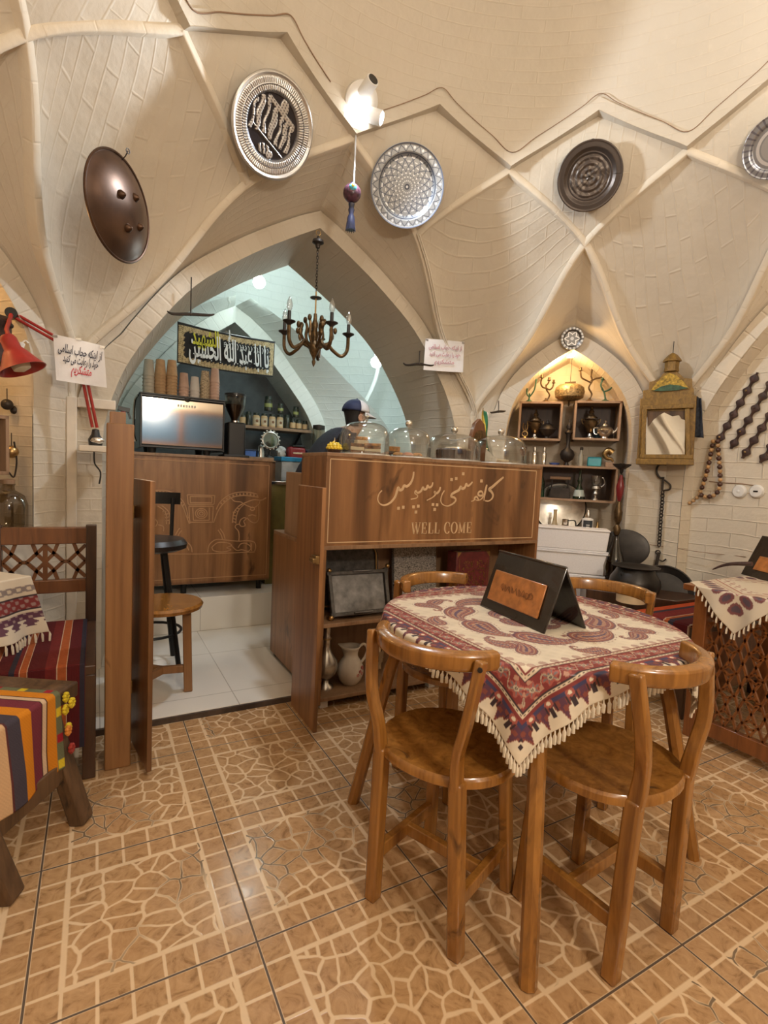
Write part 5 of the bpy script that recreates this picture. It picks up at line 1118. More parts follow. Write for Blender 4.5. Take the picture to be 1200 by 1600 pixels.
# ============================================================ coffee machine, cups, grinder
ez = 1.2525; a, b = onY(218, 701, 3.84), onY(350, 713, 3.84); xa, xb = a.x, b.x; hz = onY(284, 621, 3.84).z
em = thing('coffee_machine', 'steel backed espresso machine with black edges on the kitchen counter', 'coffee machine', ((xa+xb)/2, 4.08, ez))
MB().bx(xa+.012, xb-.012, 3.842, 3.85, ez+.055, hz-.02).build('rear_panel', pm('mirror_steel', (.72, .66, .58), .07, 1, .03, 3, .03), em, bevel=.002)
MB().bx(xa+.004, xb-.004, 3.851, 4.30, ez+.045, hz-.012).build('body', M_BLK, em, bevel=.006)
for xq in (xa, xb-.014): MB().bx(xq, xq+.014, 3.838, 4.30, ez+.03, hz).build('side_frame', M_PLAST, em, bevel=.004)
for za, zb2 in ((hz-.014, hz), (ez+.035, ez+.05)): MB().bx(xa, xb, 3.838, 3.852, za, zb2).build('edge_trim', M_PLAST, em, bevel=.003)
MB().bx(xa-.005, xb+.005, 3.835, 4.30, hz, hz+.010).build('cup_rack', M_PLAST, em, bevel=.003)
for x in (xa+.08, xb-.11):
    for y in (3.90, 4.24): MB().cyl((x, y, ez), (x, y, ez+.046), .024, .030).build('foot', M_PLAST, em)
m = MB(); q = onY(292, 634, 3.841); blobx = MB(); 
for j in range(7): x = q.x-.055+.018*j; m.bx(x-.0055, x+.0055, 3.8405, 3.8425, q.z-.012, q.z+.004)
m.build('maker_mark', M_WHITE, em); MB().lathe([(1e-4, 0), (.018, 0), (.02, .006), (1e-4, .012)], onY(293, 624, 3.842), 20, Matrix.Rotation(PI/2, 3, 'X')).build('badge', M_PLAST, em)
m = MB(); m.tube(crom([(xa-.01, 3.88, hz-.01), (xa-.03, 3.90, hz-.06), (xa-.034, 3.9, ez+.14), (xa-.02, 3.9, ez+.07)], 6), .008, 8); m.build('steam_tube', M_STEEL, em)
M_KRAFT = pm('kraft_card', (.50, .32, .17), .75, 0, .1, 40); M_CUPW = pm('white_card', (.60, .56, .52), .7, 0, .06); M_CUPP = pm('pinkish_card', (.55, .37, .29), .7, 0, .1); M_CUPG = pm('grey_green_card', (.50, .46, .38), .7, 0, .08); M_CUPS = pm('speckled_card', (.42, .33, .22), .75, 0, .9, 160)
cup_me = {}
def cup_mesh(mat):
    if mat.name not in cup_me:
        m = MB(); m.lathe([(1e-4, .108), (.030, .108), (.0305, .106), (.040, .008), (.043, .004), (.043, 0), (.040, 0), (.040, .006)], n=24); o = m.build('paper_cup', mat); cup_me[mat.name] = o.data; bpy.data.objects.remove(o)
    return cup_me[mat.name]
y_ = 3.90
for px, py0, sc_, mat, nm in ((232, 562, 1.0, M_CUPG, 'grey green'), (250, 562, 1.0, M_KRAFT, 'kraft brown'), (268, 563, 1.0, M_KRAFT, 'kraft brown'), (287, 583, .92, M_CUPP, 'reddish brown'), (304, 589, .92, M_CUPW, 'white'), (320, 580, .92, M_CUPS, 'speckled'), (335, 576, .92, M_CUPP, 'pinkish')):
    p = onY(px, 612, y_); topz = onY(px, py0, y_).z; n = max(2, int(round((topz-hz-.010-.108*sc_)/.022))+1); st_ = (topz-hz-.011-.108*sc_)/(n-1)
    for j in range(n):
        o = bpy.data.objects.new('paper_cup', cup_mesh(mat)); COL.objects.link(o); o.location = (p.x, y_, hz+.0105+st_*j); o.scale = (sc_*.92, sc_*.92, sc_)
        pos = {232: 'leftmost stack', 250: 'second stack from the left', 268: 'third stack from the left', 287: 'fourth stack from the left', 304: 'middle short stack', 320: 'second stack from the right', 335: 'rightmost stack'}[px]
        tag(o, '%s paper cup, %s, %s on the coffee machine' % (nm, 'lowest' if j == 0 else 'topmost' if j == n-1 else ['', 'second', 'third', 'fourth', 'fifth', 'sixth', 'seventh', 'eighth', 'ninth'][j]+' up', pos), 'cup', 'upturned paper cups on the coffee machine')
g0 = onY(367, 712, 3.90); k = pxm(g0); gx = g0.x; gt = lambda y: onY(367, y, 3.90).z
gd = thing('coffee_grinder', 'black coffee grinder with a hopper of beans beside the coffee machine', 'grinder', (gx, 3.92, ez))
MB().bx(gx-13*k, gx+14*k, 3.86, 4.04, ez, gt(660)).build('body', M_PLAST, gd, bevel=.012); MB().bx(gx-19*k, gx+20*k, 3.845, 4.05, ez, ez+.018).build('base', M_PLAST, gd, bevel=.004)
hp = [(5*k, gt(660)), (6*k, gt(655)), (15*k, gt(636)), (16*k, gt(619)), (16*k, gt(618))]
MB().lathe(hp, (gx, 3.93, 0), 28).build('hopper', M_SMOKE, gd); MB().lathe([(4.5*k, gt(659)), (5*k, gt(655)), (13.6*k, gt(637)), (14*k, gt(632)), (1e-4, gt(630))], (gx, 3.93, 0), 28).build('beans', pm('coffee_beans', (.055, .022, .010), .5, 0, .6, 180, .6), gd); MB().lathe([(1e-4, gt(618)), (16.5*k, gt(618)), (16.5*k, gt(615)), (3*k, gt(614)), (1e-4, gt(613))], (gx, 3.93, 0), 28).build('lid', M_PLAST, gd)
MB().cyl((gx, 3.93, gt(663)), (gx, 3.93, gt(657)), 6.5*k, n=20).build('collar', M_STEEL, gd)
# spray bottle behind the post
p = onY(193, 663, 3.55); p = onY(192, 668, 3.9); o = thing('spray_bottle', 'clear spray bottle with a red and black trigger behind the pine post', 'bottle', (p.x, 3.9, ez)); k = pxm(p); zt_ = onY(192, 636, 3.9).z-ez
MB().lathe([(1e-4, 0), (.034, 0), (.035, .01), (.035, zt_*.5), (.014, zt_*.68), (.013, zt_*.74), (1e-4, zt_*.74)], n=20).build('body', M_GLASS, o, local=True); MB().box((0, 0, zt_*.82), (.03, .03, zt_*.16)).build('collar', M_RED, o, local=True, bevel=.003)
m = MB(); m.beam((-.03, 0, zt_*.97), (.04, 0, zt_*.93), .022, .03); m.beam((.03, 0, zt_*.9), (.045, 0, zt_*.74), .012, .012); m.build('trigger', M_PLAST, o, local=True, bevel=.002)
# ============================================================ kitchen shelf, jars, worktop clutter
sx0, sx1 = onY(352, 655, 5.05).x, onY(486, 676, 5.05).x; sz_ = onY(430, 668, 5.05).z
o = thing('wall_shelf', 'long board shelf in the dark kitchen niche carrying jars', 'shelf', ((sx0+sx1)/2, 5.15, sz_)); MB().bx(sx0, sx1, 5.03, 5.35, sz_-.028, sz_).build('board', M_SHELF, o, bevel=.002)
for x in (sx0+.1, sx1-.1): MB().beam((x, 5.35, sz_-.2), (x, 5.08, sz_-.03), .02, .02).build('bracket', M_BLK, o)
M_OLIVE = pm('dark_jar_content', (.035, .035, .018), .3, 0, .6, 60); M_LBL = pm('cream_label', (.62, .42, .22), .6, 0, .08); M_LID = pm('green_black_lid', (.03, .045, .035), .35)
def jar(px, y0, y1, wpx, label, kind):
    p = onY(px, y0, 5.12); k = pxm(p); h = (y0-y1)*k; r = wpx*k/2; o = thing('jar', label, 'jar', (p.x, 5.12, sz_), group='jars on the kitchen shelf')
    MB().lathe([(1e-4, 0), (r, 0), (r*1.02, h*.05), (r*1.02, h*.74), (r*.8, h*.82), (1e-4, h*.82)], n=18).build('glass_body', M_OLIVE if kind != 'box' else M_LBL, o, local=True); MB().lathe([(1e-4, h*.82), (r*.84, h*.82), (r*.84, h*.99), (1e-4, h)], n=18).build('lid', M_LID, o, local=True)
    if kind != 'plain': MB().lathe([(r*1.03, h*.14), (r*1.035, h*.15), (r*1.035, h*.62), (r*1.03, h*.63)], n=18).build('label', M_LBL if kind != 'box' else M_CREAM, o, local=True)
    if kind == 'box': m = MB(); m.lathe([(1e-4, 0), (r*.4, 0), (1e-4, .003)], (0, -r*1.04, h*.4), 14, Matrix.Rotation(PI/2, 3, 'X')); m.build('emblem', pm('brown_emblem_%d' % px, (.25, .10, .04), .6), o, local=True)
J = [(379, 661, 641, 9, 'jar with a small label, leftmost on the shelf beside the grinder', 'lab'), (388, 661, 639, 9, 'dark plain jar beside the leftmost labelled jar', 'plain'), (400, 662, 641, 11, 'orange brown tin with a round emblem, first of four', 'box'), (412.5, 664, 643, 10, 'orange brown tin with a round emblem, second of four', 'box'), (425, 666, 645, 10, 'orange brown tin with a round emblem, third of four', 'box'), (437, 667, 646, 10, 'orange brown tin with a round emblem, last of four', 'box'),
 (448, 668, 646, 9, 'dark jar right after the orange tins', 'plain'), (457, 669, 652, 9, 'small olive jar with a label, right of the tall dark jar', 'lab'), (466.5, 670, 654, 9, 'small olive jar with a label, second from the shelf end', 'lab'), (476, 671, 656, 8, 'small olive jar at the end of the shelf', 'lab')]
for j in J: jar(*j)
for px, y0, y1, w, lb in ((419, 642, 620, 12, 'tall green capped jar stacked on the orange tins'), (438, 646, 631, 9, 'small green capped jar stacked on the last orange tin'), (462, 652, 636, 9, 'green capped jar stacked above the small olive jars')):
    p = onY(px, y0, 5.12); k = pxm(p); h = (y0-y1)*k; r = w*k/2; zb_ = onY(px, y0, 5.12).z; o = thing('jar', lb, 'jar', (p.x, 5.12, zb_), group='jars stacked on the kitchen shelf')
    MB().lathe([(1e-4, 0), (r, 0), (r, h*.7), (r*.8, h*.78), (1e-4, h*.78)], n=18).build('glass_body', M_OLIVE, o, local=True); MB().lathe([(1e-4, h*.78), (r*.86, h*.78), (r*.86, h), (1e-4, h)], n=18).build('lid', M_LID, o, local=True); MB().lathe([(r*1.02, h*.25), (r*1.03, h*.26), (r*1.03, h*.5), (r*1.02, h*.51)], n=18).build('label', pm('olive_label_%d' % px, (.34, .36, .12), .6), o, local=True)
wt = thing('worktop', 'kitchen worktop under the jar shelf crowded with small things', 'worktop', (1.6, 4.98, .268)); wz = onY(430, 716, 4.9).z
MB().bx(1.05, 1.92, 4.74, 5.02, wz-.04, wz).build('slab', M_SHELF, wt, bevel=.003); MB().bx(1.07, 1.90, 4.78, 5.00, .268, wz-.04).build('cabinet_front', M_WAL, wt)
def wp(px): return onY(px, 712, 4.88).x
kk = pxm((1.5, 4.88, wz))
o = thing('blue_box', 'small blue plastic box on the kitchen worktop beside the grinder', 'box', (wp(389), 4.86, wz)); MB().bx(-.05, .05, -.04, .04, 0, .055).build('tub', pm('blue_plastic', (.06, .16, .50), .4), o, local=True, bevel=.004); MB().bx(-.054, .054, -.044, .044, .055, .066).build('lid', pm('dark_blue_plastic', (.03, .05, .12), .4), o, local=True, bevel=.003)
o = thing('carafe', 'pale steel coffee pot between the blue box and the round mirror', 'pot', (wp(406), 4.86, wz)); MB().lathe([(1e-4, 0), (.04, 0), (.036, .05), (.026, .09), (.03, .10), (.012, .112), (1e-4, .125)], n=20).build('body', M_SILV, o, local=True); MB().tube(crom([(.03, 0, .085), (.06, 0, .08), (.055, 0, .03), (.037, 0, .02)], 5), .005, 6).build('handle', M_PLAST, o, local=True)
o = thing('table_mirror', 'small round mirror with a scalloped silver frame on the kitchen worktop', 'mirror', (wp(424), 4.93, wz)); zc = 26*kk+.01
m = MB(); m.torus((0, 0, zc), .075, .014, (0, 1, 0), 32)
for i in range(16): a = i*PI/8; m.sph((.09*math.cos(a), 0, zc+.09*math.sin(a)), .013, 8, 6)
m.build('frame', M_SILV, o, local=True); MB().lathe([(1e-4, 0), (.07, 0), (.07, .006), (1e-4, .006)], (0, -.004, zc), 28, Matrix.Rotation(PI/2, 3, 'X')).build('glass', pm('blue_mirror', (.35, .55, .65), .06, 1, .02), o, local=True); MB().lathe([(1e-4, 0), (.05, 0), (.045, .012), (.012, .03), (.01, .06), (1e-4, .06)], n=20).build('foot', M_PLAST, o, local=True)
o = thing('tissue_pack', 'crumpled clear bag right of the round mirror', 'bag', (wp(440), 4.9, wz)); m = MB(); m.sph((0, 0, .06), .06, 16, 12, (.8, .6, 1))
for i, v in enumerate(m.v): r_ = 1+.22*math.sin(v[0]*130+v[2]*90); m.v[i] = (v[0]*r_, v[1]*r_, max(0, v[2]))
m.build('bag', pm('milky_plastic', (.60, .62, .62), .25), o, local=True)
o = thing('red_radio', 'red and black appliance on the worktop near the man', 'appliance', (wp(462), 4.88, wz)); MB().bx(-.085, .085, -.06, .06, 0, .12).build('body', pm('red_plastic', (.28, .025, .03), .3), o, local=True, bevel=.025); MB().bx(-.05, .075, -.066, -.058, .05, .066).build('chrome_strip', M_STEEL, o, local=True, bevel=.002); MB().bx(-.055, .08, -.062, .05, .118, .135).build('black_top', M_PLAST, o, local=True, bevel=.004)
o = thing('black_appliance', 'dark blue appliance between the red one and the man', 'appliance', (wp(487), 4.9, wz)); MB().bx(-.06, .06, -.05, .05, 0, .10).build('body', pm('navy_plastic', (.03, .035, .07), .3), o, local=True, bevel=.015); MB().bx(-.04, .04, -.055, -.048, .06, .08).build('panel', M_SILV, o, local=True)
p = onY(485, 694, 5.0); o = thing('storage_jar', 'tall clear storage jar at the right end of the jar shelf', 'jar', (p.x+.03, 4.86, wz)); h = onY(485, 662, 4.86).z-wz; MB().lathe([(1e-4, 0), (.06, 0), (.062, .01), (.062, h*.86), (1e-4, h*.86)], n=24).build('body', M_SMOKE, o, local=True); MB().lathe([(1e-4, h*.86), (.06, h*.86), (.06, h*.97), (1e-4, h)], n=24).build('lid', M_IRON, o, local=True)
gz = 1.0855; p = onY(444, 735, 4.10); o = thing('food_tub', 'clear plastic tub with a bright blue lid on the olive cupboard', 'tub', (1.36, 4.10, gz)); zt_ = onY(444, 714, 4.10).z-gz; wv = 34*pxm(p)/2; o.location.x = p.x+.03
MB().bx(-wv*.9, wv*.9, -.09, .09, 0, zt_*.82).build('tub', pm('milky_clear_plastic', (.42, .46, .47), .3), o, local=True, bevel=.01); MB().bx(-wv, wv, -.10, .10, zt_*.82, zt_).build('lid', pm('bright_blue_plastic', (.03, .30, .62), .35), o, local=True, bevel=.006)

# ============================================================ the man behind the counter
hd = onY(557, 652, 3.40); k = pxm(hd); HX, HY, HZ = hd.x, 3.40, hd.z
man = thing('person', 'man in a dark navy shirt and navy and white cap, bending over the counter', 'person', (1.50, 3.38, .03))
def skin(name, verts, edges, radii, mat, parent, sub=2, root=0):
    me = bpy.data.meshes.new(name); o_ = parent.location; me.from_pydata([tuple(Vector(v)-o_) for v in verts], edges, []); o = bpy.data.objects.new(name, me); COL.objects.link(o); o.parent = parent; me.materials.append(mat)
    s = o.modifiers.new('skin', 'SKIN'); s.use_smooth_shade = True
    for i, r in enumerate(radii): sv = me.skin_vertices[0].data[i]; sv.radius = (r, r) if not isinstance(r, tuple) else r; sv.use_root = (i == root)
    b = o.modifiers.new('sub', 'SUBSURF'); b.levels = sub; b.render_levels = sub; return o
bpy_off = Vector((0, 0, 0))
v = {}; vl = []; ed = []; rd = []
def J_(n, p, r, par=None):
    v[n] = len(vl); vl.append(Vector(p)); rd.append(r)
    if par: ed.append((v[par], v[n]))
px_, py_ = HX-.40, HY-.02           # pelvis a little behind the head: he leans forward to his right hand side (+X)
J_('pelvis', (px_, py_, .98), (.155, .125)); J_('belly', (HX-.34, py_, 1.12), (.15, .12), 'pelvis'); J_('chest', (HX-.235, py_, 1.26), (.155, .125), 'belly'); J_('neck0', (HX-.125, HY, 1.405), (.085, .075), 'chest'); J_('neck', (HX-.035, HY, HZ-.10), .052, 'neck0')
J_('jaw', (HX-.002, HY, HZ-.055), (.062, .066), 'neck'); J_('head', (HX-.004, HY, HZ+.015), (.078, .092), 'jaw'); J_('crown', (HX-.012, HY, HZ+.07), (.062, .075), 'head')
for s, nm in ((1, 'l'), (-1, 'r')):
    J_('hip'+nm, (px_, py_+.085*s, .93), .085, 'pelvis'); J_('knee'+nm, (px_+.02, py_+.095*s, .52), .058, 'hip'+nm); J_('ankle'+nm, (px_-.01, py_+.10*s, .11), .040, 'knee'+nm); J_('toe'+nm, (px_+.14, py_+.11*s, .06), .034, 'ankle'+nm)
    J_('cl'+nm, (HX-.15, HY+.155*s, 1.375), .072, 'neck0'); J_('sh'+nm, (HX-.10, HY+.205*s, 1.335), .060, 'cl'+nm); ex_ = (HX+.10, HY+.20*s, 1.20) if s > 0 else (HX+.02, HY-.235, 1.17)
    J_('el'+nm, ex_, .043, 'sh'+nm); wr = (HX+.33, HY+.10, 1.335) if s > 0 else (HX+.27, HY-.17, 1.315)
    J_('wr'+nm, wr, .027, 'el'+nm); J_('palm'+nm, Vector(wr)+Vector((.060, -.012*s, .004)), (.034, .017), 'wr'+nm)
M_SKIN = pm('skin', (.42, .235, .15), .5, 0, .06, 30, .03, Subsurface_Weight=.1)
for s, nm in ((1, 'l'), (-1, 'r')):
    P0 = Vector(vl[v['palm'+nm]])
    for j, (dy, L) in enumerate(((-.024, .034), (-.008, .040), (.008, .037), (.023, .028))):
        J_('f%d%s' % (j, nm), P0+Vector((.038, dy, .002)), .0095, 'palm'+nm); J_('g%d%s' % (j, nm), P0+Vector((.038+L*.8, dy*1.1, -.010)), .0085, 'f%d%s' % (j, nm)); J_('h%d%s' % (j, nm), P0+Vector((.038+L*1.2, dy*1.1, -.034)), .0075, 'g%d%s' % (j, nm))
    J_('t0'+nm, P0+Vector((-.012, -.034*s, -.004)), .011, 'palm'+nm); J_('t1'+nm, P0+Vector((.022, -.050*s, -.014)), .009, 't0'+nm)
skin('body', vl, ed, rd, M_SKIN, man)
# face: looking along +X, a little down
face_ = MB(); fz = HZ; rx = lambda dx, dy, dz: Vector((HX+dx, HY+dy, fz+dz))
m = MB(); m.sph(rx(.073, 0, -.024), .013, 12, 10, (1.2, .85, 1.1)); m.sph(rx(.066, 0, -.004), .011, 10, 8, (1, .75, 2.2)); m.build('nose', M_SKIN, man)
for s in (-1, 1):
    m = MB(); m.sph(rx(-.008, .086*s, -.012), .026, 12, 10, (.75, .3, 1.15)); m.torus(rx(-.008, .092*s, -.012), .018, .005, (0, 1, 0), 14, 6); m.build('ear', M_SKIN, man)
    MB().sph(rx(.066, .032*s, .006), .011, 12, 8).build('eye', M_WHITE, man); MB().sph(rx(.075, .032*s, .005), .0052, 8, 6).build('pupil', M_BLK, man)
    MB().tube([rx(.070, .016*s, .026), rx(.074, .032*s, .031), rx(.064, .050*s, .026)], .005, 6).build('eyebrow', M_BLK, man)
MB().tube([rx(.064, -.026, -.058), rx(.077, 0, -.055), rx(.064, .026, -.058)], [.004, .007, .004], 8).build('mouth', pm('lips', (.33, .13, .10), .5), man)
m = MB(); m.grid(lambda u, w: rx(-.010+(.060+.026*w)*math.cos(a_ := (u-.5)*3.0+PI), (.068+.024*w)*math.sin(a_), -.070+.12*w), 24, 6); hr = m.build('hair', pm('black_hair', (.014, .011, .010), .6, 0, .3, 200, .4), man); s = hr.modifiers.new('s', 'SOLIDIFY'); s.thickness = .009; s.offset = 1
# shirt and trousers follow the body's own surface, a little outside it
bpy.context.view_layer.update()
bm_ = bpy.data.meshes.new_from_object(man.children[0].evaluated_get(bpy.context.evaluated_depsgraph_get()))
bones = [(vl[a], vl[b], a, b) for a, b in ed]; inv_ = {i: n for n, i in v.items()}
def near(p):
    best = None
    for a, b, i, j in bones:
        d = b-a; t = max(0, min(1, (p-a).dot(d)/d.dot(d))); r = (p-a-d*t).length/(1 if isinstance(rd[i], tuple) else .6)
        if best is None or r < best[0]: best = (r, inv_[i], inv_[j], t)
    return best[1:]
NB = [near(Vector(q.co)+man.location) for q in bm_.vertices]
def garment(name, test, grow, mat):
    keep = [test(*nb_, Vector(q.co)+man.location) for nb_, q in zip(NB, bm_.vertices)]; mp = {}; m = MB(); vs = []; fs = []
    for p in bm_.polygons:
        if all(keep[i] for i in p.vertices):
            for i in p.vertices:
                if i not in mp: mp[i] = len(vs); q = bm_.vertices[i]; vs.append(q.co+q.normal*grow)
            fs.append([mp[i] for i in p.vertices])
    m.add(vs, fs); o = m.build(name, mat, man, local=True, ang=80); q = o.modifiers.new('s', 'SOLIDIFY'); q.thickness = .004; q.offset = 1; return o
garment('shirt', lambda a, b, t, p: (a in ('pelvis', 'belly', 'chest') and not b.startswith('hip')) or (a == 'neck0' and b.startswith('cl')) or a.startswith('cl') or (a.startswith('sh') and t < .75) or (a == 'neck0' and b == 'neck' and t < .18) or (b.startswith('hip') and p.z > .93), .010, pm('navy_shirt', (.014, .016, .028), .8, 0, .2, 60))
garment('trousers', lambda a, b, t, p: (b.startswith('hip') and p.z < .98) or (a == 'pelvis' and p.z < .98) or a.startswith('hip') or (a.startswith('knee') and t < .92), .007, pm('dark_trousers', (.03, .03, .035), .8))
for s in (1, -1): m = MB(); m.sph((px_+.055, py_+.105*s, .06), .045, 16, 10, (2.9, 1.05, .95)); m.v = [(a_, b_, max(c_, .031)) for a_, b_, c_ in m.v]; m.build('shoe', M_BLK, man)
# cap, brim forward
cpm = thing('baseball_cap', 'navy cap with white front panel and brim on the head of the man', 'cap', (HX-.008, HY, HZ+.035)); M_CAPN = pm('navy_cap', (.018, .026, .075), .7); M_CAPW = pm('white_cap', (.62, .62, .64), .7)
def capp(u0, u1, mat, nm):
    m = MB(); m.grid(lambda u, w: (lambda t, p: Vector((.100*math.cos(t)*math.cos(p), .102*math.sin(t)*math.cos(p), .092*math.sin(p)**.9 if p > 0 else 0)))(u0+(u1-u0)*u, w*PI/2), 14, 12); o = m.build(nm, mat, cpm, local=True); s = o.modifiers.new('s', 'SOLIDIFY'); s.thickness = .003
capp(-PI*.22, PI*.22, M_CAPN, 'front_panel'); capp(PI*.22, PI*.52, M_CAPW, 'side_panel'); capp(-PI*.52, -PI*.22, M_CAPW, 'side_panel'); capp(PI*.52, PI*1.48, M_CAPN, 'rear_panel')
m = MB(); m.grid(lambda u, w: (lambda t: Vector(((.098+.070*w*math.cos((u-.5)*PI*.9))*math.cos(t), .10*math.sin(t)*(1+.04*w), .002-.020*w-.012*w*(abs(u-.5)*2)**2)))((u-.5)*PI*.80), 18, 8); o = m.build('brim', M_CAPW, cpm, local=True); s = o.modifiers.new('s', 'SOLIDIFY'); s.thickness = .004
MB().sph((0, 0, .092), .008, 10, 6).build('button', M_CAPN, cpm, local=True); cpm.rotation_euler = (0, .08, 0)
# ============================================================ the lit niche: shelf unit and antiques
ND = A2+.30                     # depth of the shelf faces, the niche's back is at A2+.34
def nb(u, d, z): return side(45, u, d, z)
def at(px, py, d=A2+.10): p = onD(px, py, d); w = p-Vector((CX, CY, 0)); return (w.x-w.y)*S2, p.z       # u, z of a pixel at depth d
def nbx(mb, u0, u1, d0, d1, z0, z1):
    vs = [nb(u, d, z) for z in (z0, z1) for u, d in ((u0, d0), (u1, d0), (u1, d1), (u0, d1))]; mb.add(vs, [(3, 2, 1, 0), (4, 5, 6, 7), (0, 1, 5, 4), (1, 2, 6, 5), (2, 3, 7, 6), (3, 0, 4, 7)]); return mb
DF, DB_ = A2+.10, A2+.325
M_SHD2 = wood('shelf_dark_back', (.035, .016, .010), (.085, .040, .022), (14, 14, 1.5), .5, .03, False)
def shelf_box(label, tl, br, th=.016, name='shelf_box', shelves=()):
    u0, z1 = at(*tl, DF); u1, z0 = at(*br, DF); o = thing(name, label, 'shelf', nb((u0+u1)/2, (DF+DB_)/2, z0), -PI/4)
    for n, a in (('side_panel', (u0, u0+th, z0, z1)), ('side_panel', (u1-th, u1, z0, z1)), ('top_panel', (u0, u1, z1-th, z1)), ('bottom_panel', (u0, u1, z0, z0+th))): nbx(MB(), a[0], a[1], DF, DB_, a[2], a[3]).build(n, M_SHELF, o, bevel=.0015)
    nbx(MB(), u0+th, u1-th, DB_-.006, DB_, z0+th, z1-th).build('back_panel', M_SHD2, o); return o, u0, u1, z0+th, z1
b1, b1u0, b1u1, b1z, b1t = shelf_box('square walnut shelf box on the left in the lit niche', (812, 627), (876, 689))
b2, b2u0, b2u1, b2z, b2t = shelf_box('square walnut shelf box on the right in the lit niche', (899, 626), (968, 689))
u0, zs = at(806, 723, DF); u1, _ = at(961, 729, DF); u0 = -.40
lb_, lu0, lu1, lz_, lt_ = shelf_box('long walnut shelf box low in the niche holding a green bottle', (806, 724), (962, 787))
lb_.location = lb_.location
shz = lt_
for (bx0, bx1, zlow) in ((b1u0, b1u1, b1z-.016), (b2u0, b2u1, b2z-.016)):
    pass
m = MB(); nbx(m, (lu0+lu1)/2-.008, (lu0+lu1)/2+.008, DB_-.02, DB_, lt_, b1z-.016); m.build('support', M_SHELF, lb_)
low_z = at(900, 826, DF)[1]-.045       # the ledge under everything
lg_ = thing('niche_ledge', 'dark ledge at the bottom of the lit niche behind the white boxes', 'ledge', nb(0, DF, low_z-.03)); nbx(MB(), -.43, .43, A2+.02, A2+.335, low_z-.03, low_z).build('board', M_SHELF, lg_, bevel=.003); nbx(MB(), -.43, .43, A2+.25, A2+.335, 0, low_z-.03).build('support', M_SHELF, lg_)
def put(name, label, cat, px, z, parts, d=None, group=None, rz=-PI/4):
    """a turned vessel on a shelf: px = its centre column, parts = [(name, material, profile in pixels (radius, height))]"""
    d = d or A2+.19; u, _ = at(px, 700, d); p = nb(u, d, z); k = pxm(p); o = thing(name, label, cat, p, rz, group)
    for n, mt, pr in parts: MB().lathe([(max(r*k, 1e-4), h*k) for r, h in pr], n=24).build(n, mt, o, local=True)
    return o, k
def samovar(px, z, label, s=1, mt=None):
    mt = mt or M_BRONZE; o, k = put('samovar', label, 'samovar', px, z, [('base', M_SILV, [(0, 0), (7*s, 0), (7*s, 2*s), (4*s, 4*s), (3*s, 8*s), (0, 8*s)]), ('body', mt, [(0, 8*s), (3*s, 8*s), (5*s, 12*s), (9*s, 19*s), (10*s, 26*s), (7*s, 29*s), (9.5*s, 31*s), (9*s, 33*s), (0, 33*s)]), ('lid', mt, [(0, 33*s), (8*s, 33*s), (5*s, 36*s), (3*s, 38*s), (4.5*s, 41*s), (3*s, 43*s), (1.5*s, 46*s), (2.2*s, 48*s), (0, 50*s)]), ('bright_ring', M_SILV, [(9.2*s, 29.6*s), (10*s, 30.4*s), (9.2*s, 31.2*s)])])
    for sg in (-1, 1): MB().tube(crom([(sg*8*s*k, 0, 27*s*k), (sg*13*s*k, 0, 30*s*k), (sg*12*s*k, 0, 24*s*k), (sg*8.5*s*k, 0, 22*s*k)], 5), 1.0*s*k, 6).build('handle', mt, o, local=True)
    MB().tube([(0, -8*s*k, 14*s*k), (0, -13*s*k, 13*s*k), (0, -14*s*k, 10*s*k)], 1.1*s*k, 6).build('tap', M_BRASS, o, local=True); return o
samovar(834, b1z, 'bronze samovar in the left niche box', .92); samovar(920, b2z, 'slim bronze samovar in the right niche box, left side', 1.02)
put('lidded_bowl', 'dark lidded bowl in the left niche box beside the samovar', 'bowl', 853, b1z, [('bowl', M_IRON, [(0, 0), (4, 0), (3, 4), (9, 9), (13, 15), (12, 17), (0, 17)]), ('lid', M_IRON, [(0, 17), (12, 17), (8, 22), (3, 25), (2, 29), (0, 31)])])
o, k = put('brass_lyre', 'small brass lyre shaped ornament at the left of the left niche box', 'ornament', 818.5, b1z, [('foot', M_BRASS, [(0, 0), (4, 0), (2, 3), (0, 3)])], d=A2+.15)
m = MB(); m.torus((0, 0, 7*k), 4*k, 1.0*k, (0, 1, 0), 20, 6); m.tube(crom([(-1.5*k, 0, 11*k), (-3.5*k, 0, 17*k), (-3*k, 0, 24*k)], 5), .8*k, 6); m.tube(crom([(1.5*k, 0, 11*k), (3.5*k, 0, 17*k), (3*k, 0, 24*k)], 5), .8*k, 6); m.tube([(0, 0, 3*k), (0, 0, 21*k)], .5*k, 6); m.build('lyre', M_BRASS, o, local=True)
o, k = put('silver_teapot', 'round silver teapot at the right in the right niche box', 'teapot', 943, b2z, [('body', M_SILV, [(0, 0), (6, 0), (5, 3), (11, 8), (13, 13), (9, 18), (5, 20), (0, 20)]), ('lid', M_SILV, [(0, 20), (5, 20), (4, 23), (1.5, 25), (2.2, 28), (0, 30)])], d=A2+.15)
MB().tube(crom([(11*k, 0, 9*k), (16*k, 0, 13*k), (18*k, 0, 18*k)], 5), [2*k]*6+[1.6*k]*5, 8).build('spout', M_SILV, o, local=True); MB().tube(crom([(-9*k, 0, 17*k), (-16*k, 0, 16*k), (-15*k, 0, 8*k), (-11*k, 0, 7*k)], 5), 1*k, 6).build('handle', M_SILV, o, local=True)
put('blue_bowl', 'blue enamelled dish standing behind the silver teapot', 'dish', 932, b2z, [('dish', pm('blue_enamel', (.10, .20, .30), .25), [(0, 0), (5, 0), (6, 4), (10, 14), (10.5, 16), (9, 16), (4, 4), (0, 4)])], d=A2+.26)
